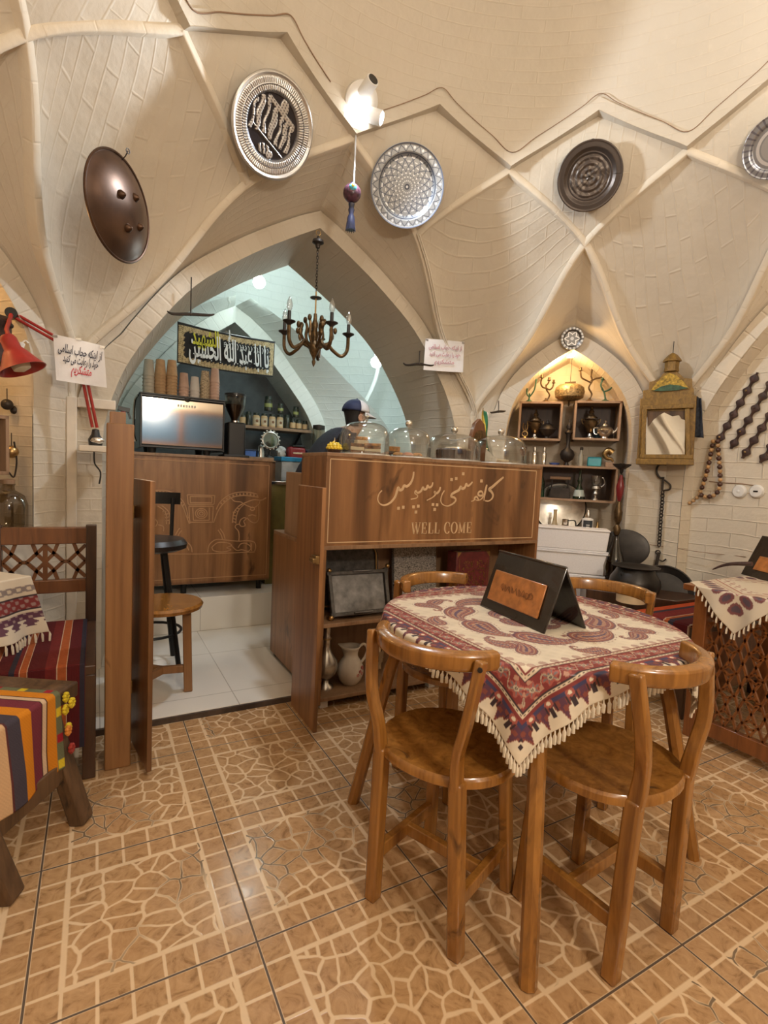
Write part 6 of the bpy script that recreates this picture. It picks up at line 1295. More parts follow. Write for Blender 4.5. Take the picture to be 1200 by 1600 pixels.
# row on top of the long box
put('stone_vase', 'tall dark engraved vase with a round belly in the middle of the niche', 'vase', 887, shz, [('body', M_IRON, [(0, 0), (4, 0), (3, 3), (2.6, 5), (9, 10), (11, 17), (9, 23), (4, 27), (2.8, 32), (3.2, 40), (4, 48), (6.5, 51), (4, 54), (2, 56), (0, 56)]), ('stopper', M_IRON, [(0, 56), (3, 56), (4.2, 60), (3, 64), (1, 67), (.6, 71), (0, 72)])], d=A2+.16)
put('blue_plate', 'blue patterned plate leaning behind the tall dark vase', 'plate', 868, shz, [('dish', pm('blue_glaze', (.08, .12, .34), .25), [(0, 0), (6, 0), (8, 3), (8, 4), (0, 3)])], d=A2+.24)
for px, lb in ((836, 'left of two silver salt shakers on the long niche shelf'), (851, 'right of two silver salt shakers on the long niche shelf')):
    put('salt_shaker', lb, 'shaker', px, shz, [('body', M_STEEL, [(0, 0), (3.6, 0), (3.6, 17), (2.6, 19), (0, 19)]), ('cap', M_SILV, [(0, 19), (2.4, 19), (2.8, 22), (2, 27), (0, 28)])], d=A2+.15, group='two silver shakers in the niche')
o, k = put('goblet', 'dark wooden goblet at the left end of the long niche shelf', 'goblet', 818, shz, [('stem', M_IRON, [(0, 0), (5, 0), (2, 3), (1.5, 12), (0, 12)]), ('cup', M_BR, [(0, 12), (3, 13), (5.5, 20), (5, 27), (4, 27), (0, 16)]), ('silver_band', M_SILV, [(5.2, 23), (5.6, 24), (5.2, 25)])], d=A2+.17)
put('candle_jar', 'slim cream bottle right of the tall dark vase', 'bottle', 909, shz, [('body', pm('grey_cream_glass', (.34, .30, .22), .3), [(0, 0), (4, 0), (4, 17), (2, 20), (2, 25), (0, 25)]), ('cap', M_IRON, [(0, 25), (2.4, 25), (2.2, 29), (0, 30)])], d=A2+.17)
o, k = put('turquoise_box', 'small turquoise box on the long niche shelf', 'box', 930, shz, [], d=A2+.16); MB().box((0, 0, 7*k), (20*k, 13*k, 13.5*k)).build('box', pm('turquoise_glaze', (.02, .29, .34), .3), o, local=True, bevel=.006); MB().box((0, 0, 14.2*k), (19*k, 12*k, 1.4*k)).build('lid', pm('dark_turquoise', (.03, .20, .24), .3), o, local=True, bevel=.003)
o, k = put('brass_horn', 'brass shell horn on a block at the right end of the long niche shelf', 'ornament', 952, shz, [], d=A2+.17); MB().box((2*k, 0, 4*k), (13*k, 9*k, 8*k)).build('block', M_SHELF, o, local=True, bevel=.003); m = MB(); m.tube(crom([(7*k, 0, 9*k), (4*k, 0, 13*k), (-2*k, 0, 14*k), (-6*k, 0, 20*k), (-1*k, 0, 26*k), (5*k, 0, 22*k)], 5), [1.5*k+.18*k*i for i in range(26)], 10); m.build('horn', M_BRASS, o, local=True)
# in the long box
put('green_bottle', 'green glass bottle with a pale label in the long niche box', 'bottle', 910, lz_, [('body', M_GREEN, [(0, 0), (9, 0), (9, 3), (6, 14), (2.6, 22), (2.8, 26), (4, 29), (2.5, 33), (1.7, 38), (1.7, 45), (2.2, 46), (0, 46)]), ('label', pm('pale_label', (.50, .56, .50), .5), [(8.6, 4.5), (8.7, 5), (6.6, 14), (6.4, 14.5)])], d=A2+.16)
put('green_bottle', 'dark green bottle half hidden by the counter at the left of the long niche box', 'bottle', 849, lz_, [('body', M_GREEN, [(0, 0), (6, 0), (6, 24), (2.5, 32), (2, 46), (0, 46)]), ('cap', M_SILV, [(0, 46), (2.2, 46), (2.2, 50), (0, 50)])], d=A2+.17)
o, k = put('old_iron', 'old charcoal iron with a wooden handle in the long niche box', 'iron', 879, lz_, [], d=A2+.19); MB().prism([(-16, 0), (16, 0), (14, 16), (-13, 16)], lambda x, y, dd: (x*k, dd-.04, y*k), .09).build('box', M_IRON, o, local=True, bevel=.004); MB().cyl((-15*k, 0, 31*k), (15*k, 0, 31*k), 2.4*k).build('handle', M_SHELF, o, local=True)
for sx in (-1, 1): MB().cyl((sx*12*k, 0, 15*k), (sx*12*k, 0, 31*k), 1.2*k, n=8).build('handle_post', M_IRON, o, local=True)
o, k = put('glass_lamp', 'small silver oil lamp with a clear cup in the long niche box', 'oil lamp', 936, lz_, [('foot', M_SILV, [(0, 0), (6, 0), (5, 2), (2, 5), (2, 7), (5, 10), (3, 14), (0, 14)]), ('bowl', M_SILV, [(0, 14), (3, 14), (8, 18), (7, 22), (0, 23)]), ('chimney', M_GLASS, [(5, 22), (7.5, 26), (8, 36), (7.6, 38)])], d=A2+.16); MB().tube(crom([(7*k, 0, 20*k), (12*k, 0, 26*k), (10*k, 0, 34*k), (8*k, 0, 35*k)], 5), .8*k, 6).build('handle', M_SILV, o, local=True)
# on the ledge
d0 = A2+.14
put('gourd_bottle', 'pale gourd bottle with a long neck on the niche ledge', 'bottle', 875, low_z, [('body', pm('pale_gourd', (.48, .36, .20), .5), [(0, 0), (8, 0), (11, 4), (9, 9), (4, 14), (2.6, 22), (2.6, 34), (3.4, 36), (0, 36)])], d=d0)
o, k = put('steel_mug', 'steel mug with a big handle on the niche ledge', 'mug', 892, low_z, [('body', M_STEEL, [(0, 0), (5, 0), (5, 22), (4.4, 22), (4.4, 2), (0, 2)])], d=d0); MB().tube(crom([(5*k, 0, 20*k), (14*k, 0, 20*k), (15*k, 0, 8*k), (5*k, 0, 3*k)], 6), 1.0*k, 8).build('handle', M_IRON, o, local=True)
o, k = put('lotion_bottle', 'white bottle with a black label and pump on the niche ledge', 'bottle', 927, low_z, [('body', M_WHITE, [(0, 0), (8, 0), (8.4, 1), (8.4, 26), (4, 28), (0, 28)]), ('cap', M_SILV, [(0, 28), (3.6, 28), (4, 33), (3, 36), (2.2, 40), (0, 40)])], d=A2+.09); m = MB(); m.grid(lambda u, v_: (8.6*k*math.cos(-PI/2-.9+1.8*u), 8.6*k*math.sin(-PI/2-.9+1.8*u), (5+19*v_)*k), 10, 2); m.build('label', pm('black_label', (.03, .035, .04), .5), o, local=True); m = MB(); [m.box((0, -8.75*k, (8+3*i)*k), (5*k, .001, .8*k)) for i in range(4)]; m.build('label_print', M_WHITE, o, local=True)
put('brass_pot', 'little brass pot beside the white bottle on the niche ledge', 'pot', 943, low_z, [('body', M_BRASS, [(0, 0), (5, 0), (7.5, 5), (7, 9), (4, 12), (0, 12)]), ('lid', M_BRASS, [(0, 12), (4, 12), (2, 16), (1.4, 22), (0, 23)])], d=A2+.11)
o = thing('round_tray', 'large round metal tray leaning at the back of the niche ledge', 'tray'); u_, _ = at(872, 830, A2+.27); place(o, nb(u_, A2+.275, low_z+.19), pn+Vector((0, 0, .12))); MB().lathe([(1e-4, 0), (.17, 0), (.19, .012), (.195, .012), (.175, -.006), (1e-4, -.006)], n=48).build('dish', M_SILV, o, local=True); MB().torus((0, 0, .012), .193, .005, n=48).build('rim', M_IRON, o, local=True)
# candelabra and hanging drum over the boxes
def candel(label, px, z, P, mat, foot=8, cups=True, g='candelabra above the niche boxes'):
    d = A2+.16; u, _ = at(px, 620, d); p = nb(u, d, z); k = pxm(p); o = thing('candelabrum', label, 'candelabrum', p, -PI/4, g); MB().lathe([(1e-4, 0), (foot*k, 0), (foot*.8*k, 1.6*k), (2*k, 4*k), (1.2*k, 7*k), (1e-4, 7*k)], n=20).build('foot', mat, o, local=True)
    for n, pts in P:
        q = crom([(x*k, (y if len(t) > 0 else 0)*k, zz*k) for x, y, zz, *t in [(*a, ) if len(a) > 2 else (a[0], 0, a[1]) for a in pts]], 5) if len(pts) > 2 else [Vector((a[0]*k, 0, a[-1]*k)) for a in pts]; MB().tube(q, 1.25*k, 6).build(n, mat, o, local=True)
        if n == 'arm' and cups: e = q[-1]; MB().lathe([(.8*k, -1*k), (3*k, .2*k), (3*k, .8*k), (1.6*k, 1.2*k), (1.8*k, 5*k), (1e-4, 5*k)], e, 12).build('candle_cup', mat, o, local=True)
candel('curling candelabrum on the left niche box, left of the hanging drum', 853, b1t, [('stem', [(2, 4), (5, 12), (0, 20), (-1, 28)]), ('arm', [(0, 22), (-6, 24), (-9, 30), (-8, 38)]), ('arm', [(0, 22), (5, 20), (9, 24), (10, 30)]), ('arm', [(-1, 26), (2, 30), (3, 34)])], M_BRONZE)
candel('small green bird candelabrum at the left end of the left niche box', 827, b1t, [('stem', [(0, 4), (0, 14)]), ('arm', [(0, 8), (-4, 14), (-4, 22)]), ('arm', [(0, 8), (7, 20), (9, 40)])], pm('green_patina', (.04, .11, .075), .5, .4, .3), 7, False)
candel('tall branched candelabrum on the right niche box', 921, b2t, [('stem', [(0, 4), (3, 12), (-2, 22), (2, 32), (0, 40)]), ('arm', [(0, 30), (-8, 34), (-14, 38), (-16, 48)]), ('arm', [(0, 38), (1, 50), (3, 56)]), ('arm', [(0, 32), (8, 36), (15, 38), (18, 48)])], M_BRONZE)
candel('green footed candle bowl with curling arms at the right end of the right niche box', 946, b2t, [('stem', [(0, 4), (-2, 14), (-6, 20)]), ('arm', [(-4, 18), (-8, 26), (-6, 34)]), ('arm', [(-2, 16), (6, 20), (12, 30)])], bpy.data.materials['green_patina'], 8)
m_ = at(890, 613, A2+.2); p = nb(m_[0], A2+.2, m_[1]); k = pxm(p); o = thing('hanging_pot', 'round brass pot hanging under the niche lamp between the candelabra', 'pot', p, -PI/4); MB().lathe([(1e-4, -13*k), (14*k, -12*k), (21*k, -8*k), (22.5*k, 0), (21*k, 7*k), (16*k, 11*k), (1e-4, 12*k)], n=36).build('bowl', pm('speckled_brass', (.34, .24, .11), .5, .5, .5, 80), o, local=True); MB().lathe([(1e-4, -22*k), (1.4*k, -20*k), (1.2*k, -15*k), (3*k, -12*k), (1e-4, -12*k)], n=12).build('finial', M_BRONZE, o, local=True); MB().beam((-8*k, -2*k, 14*k), (8*k, -2*k, 15*k), 3*k, 2.4*k).build('handle', M_BRONZE, o, local=True); MB().tube([(0, 0, 14*k), (0, 0, 58*k)], .5*k, 6).build('hanging_wire', M_IRON, o, local=True)
m_ = at(890, 553, A2+.12); p = nb(m_[0], A2+.12, m_[1]); k = pxm(p); o = thing('niche_lamp', 'warm round lamp glowing at the tip of the lit niche', 'lamp', p); MB().lathe([(1e-4, -.004), (9*k, -.004), (10*k, 0), (9*k, .012), (5*k, .02), (1e-4, .02)], n=28).build('rim', M_BRASS, o, local=True); MB().sph((0, 0, -.004), 9*k, 20, 10, (1, 1, .55)).build('bulb', emit('warm_bulb', (1, .72, .38), 24), o, local=True); MB().cyl((0, 0, .015), (0, 0, .07), .006, n=8).build('stem', M_BRASS, o, local=True)

# ============================================================ white boxes, copper pots, hookah before the niche
wb = A2-.13
def nbox(name, label, tl, tr, zb, zt, dep, mat, lidw=0, cat='box'):
    ua, ub = at(*tl, wb)[0], at(*tr, wb)[0]; o = thing(name, label, cat, nb((ua+ub)/2, wb+dep/2, zb), -PI/4); m = MB()
    vs = [nb((ua+ub)/2+(u-(ua+ub)/2)*s, wb+d_+(-.0 if d_ == 0 else 0), z) for z, s in ((zb, .95), (zt, 1)) for u, d_ in ((ua, 0), (ub, 0), (ub, dep), (ua, dep))]; m.add(vs, [(3, 2, 1, 0), (4, 5, 6, 7), (0, 1, 5, 4), (1, 2, 6, 5), (2, 3, 7, 6), (3, 0, 4, 7)]); m.build('box', mat, o, bevel=.008); return o, ua, ub
z_top, z_mid = at(900, 826, wb)[1], at(900, 862, wb)[1]; zl = at(900, 897, wb)[1]
o, ua, ub = nbox('foam_box', 'upper white foam box of the stack before the niche', (826, 850), (952, 850), z_mid+.012, z_top-.012, .20, M_FOAM); nbx(MB(), ua-.002, ub+.004, wb-.004, wb+.204, z_mid+.0005, z_mid+.0125).build('rim', M_FOAM, o, bevel=.003); nbx(MB(), ua-.004, ub+.003, wb-.006, wb+.206, z_top-.012, z_top).build('lid', M_FOAM, o, bevel=.004)
o, ua2, ub2 = nbox('foam_box', 'middle white foam box of the stack before the niche', (826, 880), (948, 880), zl+.001, z_mid-.012, .20, M_FOAM); nbx(MB(), ua2-.002, ub2+.016, wb-.008, wb+.21, z_mid-.0125, z_mid).build('lid', M_FOAM, o, bevel=.003)
o, ua3, ub3 = nbox('foam_box', 'lowest white foam box of the stack, behind the menu stand', (826, 920), (945, 920), zl-.30, zl, .20, M_FOAM)
def nplace(px, py, d): p = onD(px, py, d); return p
bz = .50                                          # top of the bench run below the niche pier
cb = thing('low_chest', 'dark low chest under the copper pots between the white boxes and the kilim bench', 'chest', (3.05, 2.20, 0)); m = MB(); cbm = [Vector((2.72, 2.20, 0)), Vector((3.07, 2.54, 0)), Vector((3.44, 2.17, 0)), Vector((3.44, 1.78, 0)), Vector((3.0, 1.78, 0))]; n = len(cbm); m.add(cbm+[p+Vector((0, 0, .52)) for p in cbm], [tuple(range(n)), tuple(range(2*n-1, n-1, -1))]+[(i, (i+1) % n, (i+1) % n+n, i+n) for i in range(n)]); m.build('body', M_DK, cb, bevel=.004)
p = onp(989, 940, (S2, S2, 0), (2.92, 2.16, 0)); k = pxm((2.92, 2.16, .5)); px0 = Vector((p.x, p.y, .5205)); zz = lambda y: onp(989, y, (S2, S2, 0), (2.92, 2.16, 0)).z
o = thing('copper_pot', 'big blackened copper pot with a flared rim on the low chest', 'pot', px0); h0 = zz(884)-px0.z
M_CAULD = pm('blackened_copper', (.035, .030, .026), .38, .5, .3, 12, .2)
k *= .84; m = MB(); m.lathe([(1e-4, 0), (40*k, 0), (44*k, h0*.25), (42*k, h0*.5), (34*k, h0*.78), (31*k, h0*.93), (40*k, h0*.97), (41*k, h0), (38*k, h0), (29*k, h0*.93), (1e-4, h0*.9)], n=48); m.build('body', M_CAULD, o, local=True)
for i in (-1, 1): MB().torus((i*37*k, 0, h0*.74), 4*k, .8*k, (0, 1, 0), 16, 6).build('ring_handle', M_IRON, o, local=True)
p = onD(976, 856, A2-.12); o = thing('pot_lid', 'round dark metal lid propped upright behind the copper pot', 'lid'); place(o, p, Vector((-.80, -.52, .12))); R_ = 29*pxm(p); MB().lathe([(1e-4, .012), (R_*.8, .010), (R_*.97, .004), (R_, -.004), (R_*.97, -.008), (1e-4, -.002)], n=48).build('disc', M_CAULD, o, local=True); o.scale = (1.22, 1, 1); MB().lathe([(1e-4, 0), (.02, 0), (.016, .015), (1e-4, .018)], (0, 0, -.024), 14).build('knob', M_CAULD, o, local=True)
p = onZ(1040, 935, .5205); o = thing('copper_tray', 'wide black copper tray leaning on the wall behind the big pot', 'tray'); q = onp(1035, 926, (-.80, -.6, 0), (3.22, 1.98, 0)); place(o, q, Vector((-.75, -.50, .62))); R_ = .18; MB().lathe([(1e-4, 0), (R_*.8, 0), (R_*.97, .03), (R_, .034), (R_*.99, .024), (R_*.82, -.012), (1e-4, -.012)], n=48).build('dish', M_CAULD, o, local=True); MB().torus((0, 0, .032), R_*.99, .006, n=48).build('rim', M_CAULD, o, local=True)
p = onZ(985, 940, .5205); o = thing('round_box', 'small cream round box with a brown lid before the big copper pot', 'box', (p.x, p.y, .5205)); k = pxm(p); MB().lathe([(1e-4, 0), (21*k, 0), (21*k, 13*k), (1e-4, 13*k)], n=36).build('box', pm('cream_card', (.62, .48, .30), .6), o, local=True); MB().lathe([(1e-4, 13*k), (22*k, 13*k), (22*k, 17*k), (1e-4, 17.5*k)], n=36).build('lid', M_SHELF, o, local=True)
hk_ = onD(968, 830, A2-.06); u_, _ = at(966, 800, A2-.10); p = nb(u_, A2-.10, 0); k = pxm((p.x, p.y, 1.0)); zz = lambda y: onD(968, y, A2-.10).z
o = thing('hookah', 'tall hookah with a red stem at the right edge of the niche', 'hookah', (p.x, p.y, zz(900))); zb_ = zz(900)
for n, mt, pr in (('vase', M_SMOKE, [(1e-4, 900), (16, 900), (18, 885), (14, 868), (7, 850), (5, 838), (1e-4, 836)]), ('lower_stem', M_BRONZE, [(1e-4, 838), (4, 836), (6, 826), (3, 820), (6, 812), (6.5, 800), (4, 793), (2.6, 784), (1e-4, 783)]), ('upper_stem', pm('dark_red_glass', (.17, .015, .018), .2), [(1e-4, 783), (2.4, 783), (5, 772), (6, 760), (3, 748), (2, 742), (1e-4, 742)]), ('tray', M_IRON, [(1e-4, 733), (5, 733), (13, 727), (13.5, 725), (4, 729), (2.4, 738), (1e-4, 742)][::-1]), ('bowl', M_IRON, [(1e-4, 731), (3, 731), (4, 724), (1e-4, 724)])):
    MB().lathe([(max(r*k, 1e-4) if r > .001 else 1e-4, zz(y)-zb_) for r, y in pr], n=24).build(n, mt, o, local=True)
stn = thing('side_stand', 'dark stand carrying the hookah behind the white boxes', 'stand', (p.x, p.y, 0)); MB().cyl((p.x, p.y, 0), (p.x, p.y, zb_-.0005), .055).build('post', M_DK, stn)
# ============================================================ right: mirror cabinet, chain, prayer beads, carved slats
PA = side(60, 0, RF-.012, 0); PN = Vector((math.sin(PI/3), math.cos(PI/3), 0))     # the pier between niche and right arch
def onPier(px, py, off=0): return onp(px, py, PN, PA-PN*off)
mr = thing('mirror_cabinet', 'carved gilt wood mirror cabinet with a painted crest on the pier beside the niche', 'mirror', onPier(1040, 724))
def c8(x, y): return (980+x*.2313, 530+y*.2313)
UX = Vector((PN.y, -PN.x, 0)); k8 = pxm(onPier(1040, 680, .15))
def pier_prism(name, pts, o0, o1, mat, bevel=.003, parent=None):
    n = len(pts); f = [onPier(*c8(*p), o1) for p in pts]; m = MB(); b = [q+PN*(o1-o0) for q in f]; m.add(f+b, [tuple(range(n)), tuple(range(2*n-1, n-1, -1))]+[(i, i+n, (i+1) % n+n, (i+1) % n) for i in range(n)]); return m.build(name, mat, parent or mr, bevel=bevel)
pier_prism('body', [(62, 840), (445, 845), (458, 620), (470, 382), (452, 380), (450, 330), (440, 330), (438, 266), (385, 262), (335, 215), (250, 225), (215, 268), (150, 290), (146, 338), (108, 345), (106, 398), (88, 402), (78, 620)], .0, 0.155, M_GOLDW)
pier_prism('crest', [(160, 345), (420, 335), (385, 290), (330, 240), (285, 228), (250, 246), (200, 290)], 0.155, 0.163, pm('painted_gold', (.42, .27, .035), .45, .2, .5, 60), .002)
pier_prism('crest_painting', [(172, 350), (240, 352), (330, 346), (415, 330), (350, 312), (290, 305), (230, 318)], 0.163, 0.167, pm('painted_green', (.035, .09, .045), .5, 0, .4, 40), .001)
for i, (x0, y0, x1, y1) in enumerate(((105, 465, 450, 452), (85, 792, 445, 796), (120, 470, 104, 790), (405, 470, 412, 790))):
    a, b = onPier(*c8(x0, y0), 0.170), onPier(*c8(x1, y1), 0.170); MB().beam(a, b, .028, .030, PN).build('frame_bar', M_GOLDW, mr, bevel=.004)
pier_prism('mirror_glass', [(130, 490), (392, 486), (388, 778), (126, 778)], 0.153, 0.159, pm('mirror_silver', (.80, .80, .78), .03, 1, .01, 3, 0), 0)
pier_prism('spandrel_carving', [(130, 488), (392, 484), (390, 545), (366, 538), (350, 512), (305, 520), (250, 494), (215, 512), (180, 540), (142, 590)], 0.159, 0.165, M_RUST, .001)
pier_prism('sill', [(58, 845), (450, 850), (452, 810), (58, 806)], 0.115, 0.200, M_GOLDW)
f0 = onPier(*c8(298, 220), 0.135); kk = k8*.2313
m = MB(); m.lathe([(46*kk, 0), (42*kk, 30*kk), (44*kk, 62*kk), (58*kk, 66*kk), (52*kk, 80*kk), (30*kk, 108*kk), (10*kk, 122*kk), (1e-4, 124*kk)], f0, 6); m.build('lantern_top', M_GOLDW, mr, ang=25); MB().tube([f0+Vector((0, 0, 120*kk)), f0+Vector((0, 0, 200*kk))], .0025, 6).build('spike', M_IRON, mr)
o = thing('dark_cloth', 'dark blue cloth hanging at the right side of the mirror cabinet', 'cloth', onPier(1094, 640, .13)); m = MB(); a, b, c, d = (onPier(*c8(*q), .13) for q in ((468, 385), (496, 400), (518, 668), (452, 660))); m.grid(lambda u, v: (a*(1-u)+b*u)*(1-v)+(d*(1-u)+c*u)*v-PN*.012*math.sin(u*7+v*2), 10, 14); q = m.build('cloth', pm('dark_blue_cotton', (.035, .04, .055), .8, 0, .4, 60), o); s = q.modifiers.new('s', 'SOLIDIFY'); s.thickness = .004
# chain
ch = thing('iron_chain', 'old iron chain with a hook hanging below the mirror cabinet', 'chain', onPier(1031, 760, .02)); P = crom([onPier(*c8(*q), .025) for q in ((265, 848), (215, 850), (198, 890), (215, 930), (245, 940))], 6); MB().tube(P, .007, 8).build('hook', M_IRON, ch)
m = MB(); m.beam(onPier(*c8(243, 930), .022), onPier(*c8(236, 1020), .022), .016, .012, PN); P = crom([onPier(*c8(*q), .022) for q in ((250, 950), (290, 985), (285, 1015), (245, 1022))], 6); m.tube(P, .006, 8); m.build('shackle', M_IRON, ch)
pts = resample([onPier(*c8(*q), .024) for q in ((240, 1025), (236, 1110), (228, 1200), (222, 1290), (215, 1400))], 17)
for i in range(17):
    a, b = pts[i], pts[i+1]; t = (b-a); L = t.length; t.normalize(); ax = UX if i % 2 else PN*.35+UX*.55; ax = (ax-t*ax.dot(t)).normalized(); c_ = (a+b)/2
    MB().tube([c_+t*(L*.68)*math.cos(j*PI/6)+ax*L*.42*math.sin(j*PI/6) for j in range(12)], .0042, 6, closed=True).build('link', M_IRON, ch)
MB().torus(onPier(*c8(208, 1440), .024), .014, .005, PN, 18, 6).build('ring', M_IRON, ch); m = MB(); m.beam(onPier(*c8(215, 1440), .022), onPier(*c8(184, 1578), .022), .022, .012, PN); m.build('bar', M_IRON, ch); MB().tube(crom([onPier(*c8(*q), .022) for q in ((215, 1490), (240, 1500), (262, 1485))], 4), .005, 6).build('spur', M_IRON, ch)
# carved slats on the recessed wall
XR = CX+A1+.10
def carved(label, a, b, n, cut=0):
    A, B_ = onX(*a, XR-.012), onX(*b, XR-.012); t = B_-A; L = t.length; t.normalize(); nx = Vector((-1, 0, 0)); s = nx.cross(t).normalized(); o = thing('carved_slat', label, 'carving', (A+B_)/2, group='carved wooden slats on the right wall')
    N = n*12; w = lambda x: .0055+.020*abs(math.sin(PI*x*n))**3.2; L_ = [A+t*L*i/N for i in range(N+1)]; W_ = [w(i/N)*(1 if i/N > .04 else .5) for i in range(N+1)]
    m = MB(); vs = []
    for p, q in zip(L_, W_): vs += [p-s*q-nx*.008, p-s*q+nx*.008, p-s*q*.3+nx*.014, p+s*q*.3+nx*.014, p+s*q+nx*.008, p+s*q-nx*.008]
    m.add(vs, [(6*i+j, 6*i+(j+1) % 6, 6*i+6+(j+1) % 6, 6*i+6+j) for i in range(N) for j in range(6)]+[tuple(range(6)), tuple(range(6*N+5, 6*N-1, -1))]); m.build('slat', M_DKC, o, ang=50)
    for i in range(n):
        if i % 2: c_ = A+t*L*(i+.5)/n+nx*.014; MB().sph(c_, .007, 10, 8).build('peg', M_BRASS if i % 4 == 1 else M_DKC, o)
M_DKC = pm('dark_carved_wood', (.055, .026, .020), .55, 0, .4, 40, .3)
carved('leftmost carved dark slat, with the prayer beads hanging from its foot', (1184, 582), (1121, 692), 6)
carved('second carved dark slat from the left on the right wall', (1222, 570), (1142, 701), 7)
carved('third carved dark slat from the left, cut by the photo edge', (1236, 598), (1160, 716), 6)
carved('carved dark slat lowest at the right edge of the photo', (1270, 600), (1188, 723), 7)
# prayer beads
bd = thing('prayer_beads', 'big wooden prayer beads in brown and cream hanging from the carved slat', 'beads', onX(1112, 720, XR-.02)); M_BD1 = pm('dark_bead_wood', (.075, .030, .018), .35, 0, .2); M_BD2 = pm('pale_bead_wood', (.52, .30, .13), .35, 0, .2); M_CORD = pm('brown_cord', (.10, .05, .03), .8)
c8x = lambda x, y: onX(*c8(x, y), XR-.030)
loop = crom([c8x(580, 690), c8x(562, 790), c8x(540, 890), c8x(510, 990), c8x(492, 1040), c8x(520, 1062), c8x(580, 1058), c8x(620, 1015), c8x(628, 930), c8x(622, 830), c8x(615, 745), c8x(612, 690)], 6)
MB().tube(loop, .003, 6).build('cord', M_CORD, bd); bp = resample(loop, 29)
for i, p in enumerate(bp): MB().sph(p, .0155 if i % 2 else .0135, 14, 10).build('bead', M_BD1 if i % 2 else M_BD2, bd)
tl_ = crom([c8x(490, 1050), c8x(455, 1085), c8x(405, 1118), c8x(372, 1150), c8x(362, 1240)], 6); MB().tube(tl_, .0025, 6).build('tail_cord', M_CORD, bd)
for p in resample(tl_[:14], 4): MB().sph(p, .0125, 12, 8).build('bead', bpy.data.materials['pale_bead_wood'], bd)
MB().tube(tl_[-8:], [.004, .006, .007, .007, .006, .007, .007, .005], 6).build('tassel', pm('grey_tassel', (.16, .12, .12), .8), bd)
for px, lb in ((1156, 'left of the two round white wall sockets under the carved slats'), (1183, 'right of the two round white wall sockets, with a dark slot')):
    p = onX(px, 768, XR-.001); o = thing('wall_socket', lb, 'socket', p, 0, 'white wall sockets', rot=(0, -PI/2, 0)); MB().lathe([(1e-4, 0), (.042, 0), (.042, .008), (.034, .018), (.018, .020), (1e-4, .016)], n=32).build('plate', M_WHITE, o, local=True)
    if px > 1170: MB().box((0, 0, .019), (.010, .026, .004)).build('slot', M_IRON, o, local=True, bevel=.001)
    else: MB().lathe([(1e-4, .016), (.012, .020), (1e-4, .024)], n=16).build('knob', M_WHITE, o, local=True)
cable('thin brown wire running along the right wall to the two white sockets', [onX(1108, 752, XR-.004), onX(1125, 754, XR-.004), onX(1160, 756, XR-.004), onX(1186, 760, XR-.004)], .003, bpy.data.materials['brown_wire'])
cable('thin brown wire low on the right wall above the table', [onPier(1004, 849, .004), onPier(1030, 853, .004), onPier(1046, 855, .004), onX(1090, 862, XR-.10), onX(1125, 866, XR-.004), onX(1165, 870, XR-.004)], .0022, bpy.data.materials['brown_wire'])

# ------------------------------------------------------------ right bench with kilim, lattice table
def kilim_mat(name, stops, period, axis, vary=.1, rough=.85, kind='Object'):
    t = NT(name); v = t.coord(kind); sp = t.new('ShaderNodeSeparateXYZ'); t.put(v, sp.inputs[0]); f = t.math('FRACT', t.math('DIVIDE', sp.outputs[axis], period)); r = t.new('ShaderNodeValToRGB'); r.color_ramp.interpolation = 'CONSTANT'; e = r.color_ramp.elements
    while len(e) < len(stops): e.new(.5)
    for i, (p, c) in enumerate(stops): e[i].position = p; e[i].color = (*c, 1)
    t.put(f, r.inputs[0]); n = t.noise(v, 60, 4, .7); c = t.mix(t.mapr(n, .35, .7, 0, .5), r.outputs[0], (.02, .012, .01), 'MIX'); c = t.mix(.5, r.outputs[0], c)
    w = t.new('ShaderNodeTexWave'); t.put(v, w.inputs[0]); w.inputs['Scale'].default_value = 120; return t.out(c, rough, 0, t.bump(t.math('ADD', n, w.outputs['Fac']), .4, .003), Specular_IOR_Level=.15)
R1, R2, OR, CRE, NVY = (.10, .012, .014), (.17, .022, .02), (.40, .10, .03), (.55, .38, .26), (.035, .03, .045)
M_KILR = kilim_mat('red_striped_kilim', [(0, R2), (.20, NVY), (.28, (.46, .07, .02)), (.52, R2), (.56, CRE), (.58, R1), (.8, NVY), (.88, OR), (.94, CRE), (.96, R2)], .34, 1)
kb = thing('kilim_bench', 'dark bench covered with a red and navy striped kilim behind the round table', 'bench', (2.95, 1.62, 0)); 
for x in (2.66, 3.40):
    for y in (1.515, 1.74): MB().bx(x-.03, x+.03, y-.03, y+.03, 0, .44).build('leg', M_DK, kb, bevel=.004)
MB().bx(2.62, 3.44, 1.48, 1.77, .44, .485).build('seat', M_DK, kb, bevel=.004); MB().bx(2.64, 3.42, 1.49, 1.50, .10, .44).build('front_panel', M_BR, kb)
m = MB(); m.bx(2.605, 3.40, 1.47, 1.775, .486, .505); kc_ = m.build('kilim', M_KILR, kb, bevel=.008); m = MB(); m.bx(2.595, 2.606, 1.472, 1.773, .33, .498); m.build('kilim_drop', M_KILR, kc_)
M_TB = wood('red_brown_table_wood', (.12, .036, .010), (.30, .105, .028), (16, 16, 2), .35, .05, False, .3)
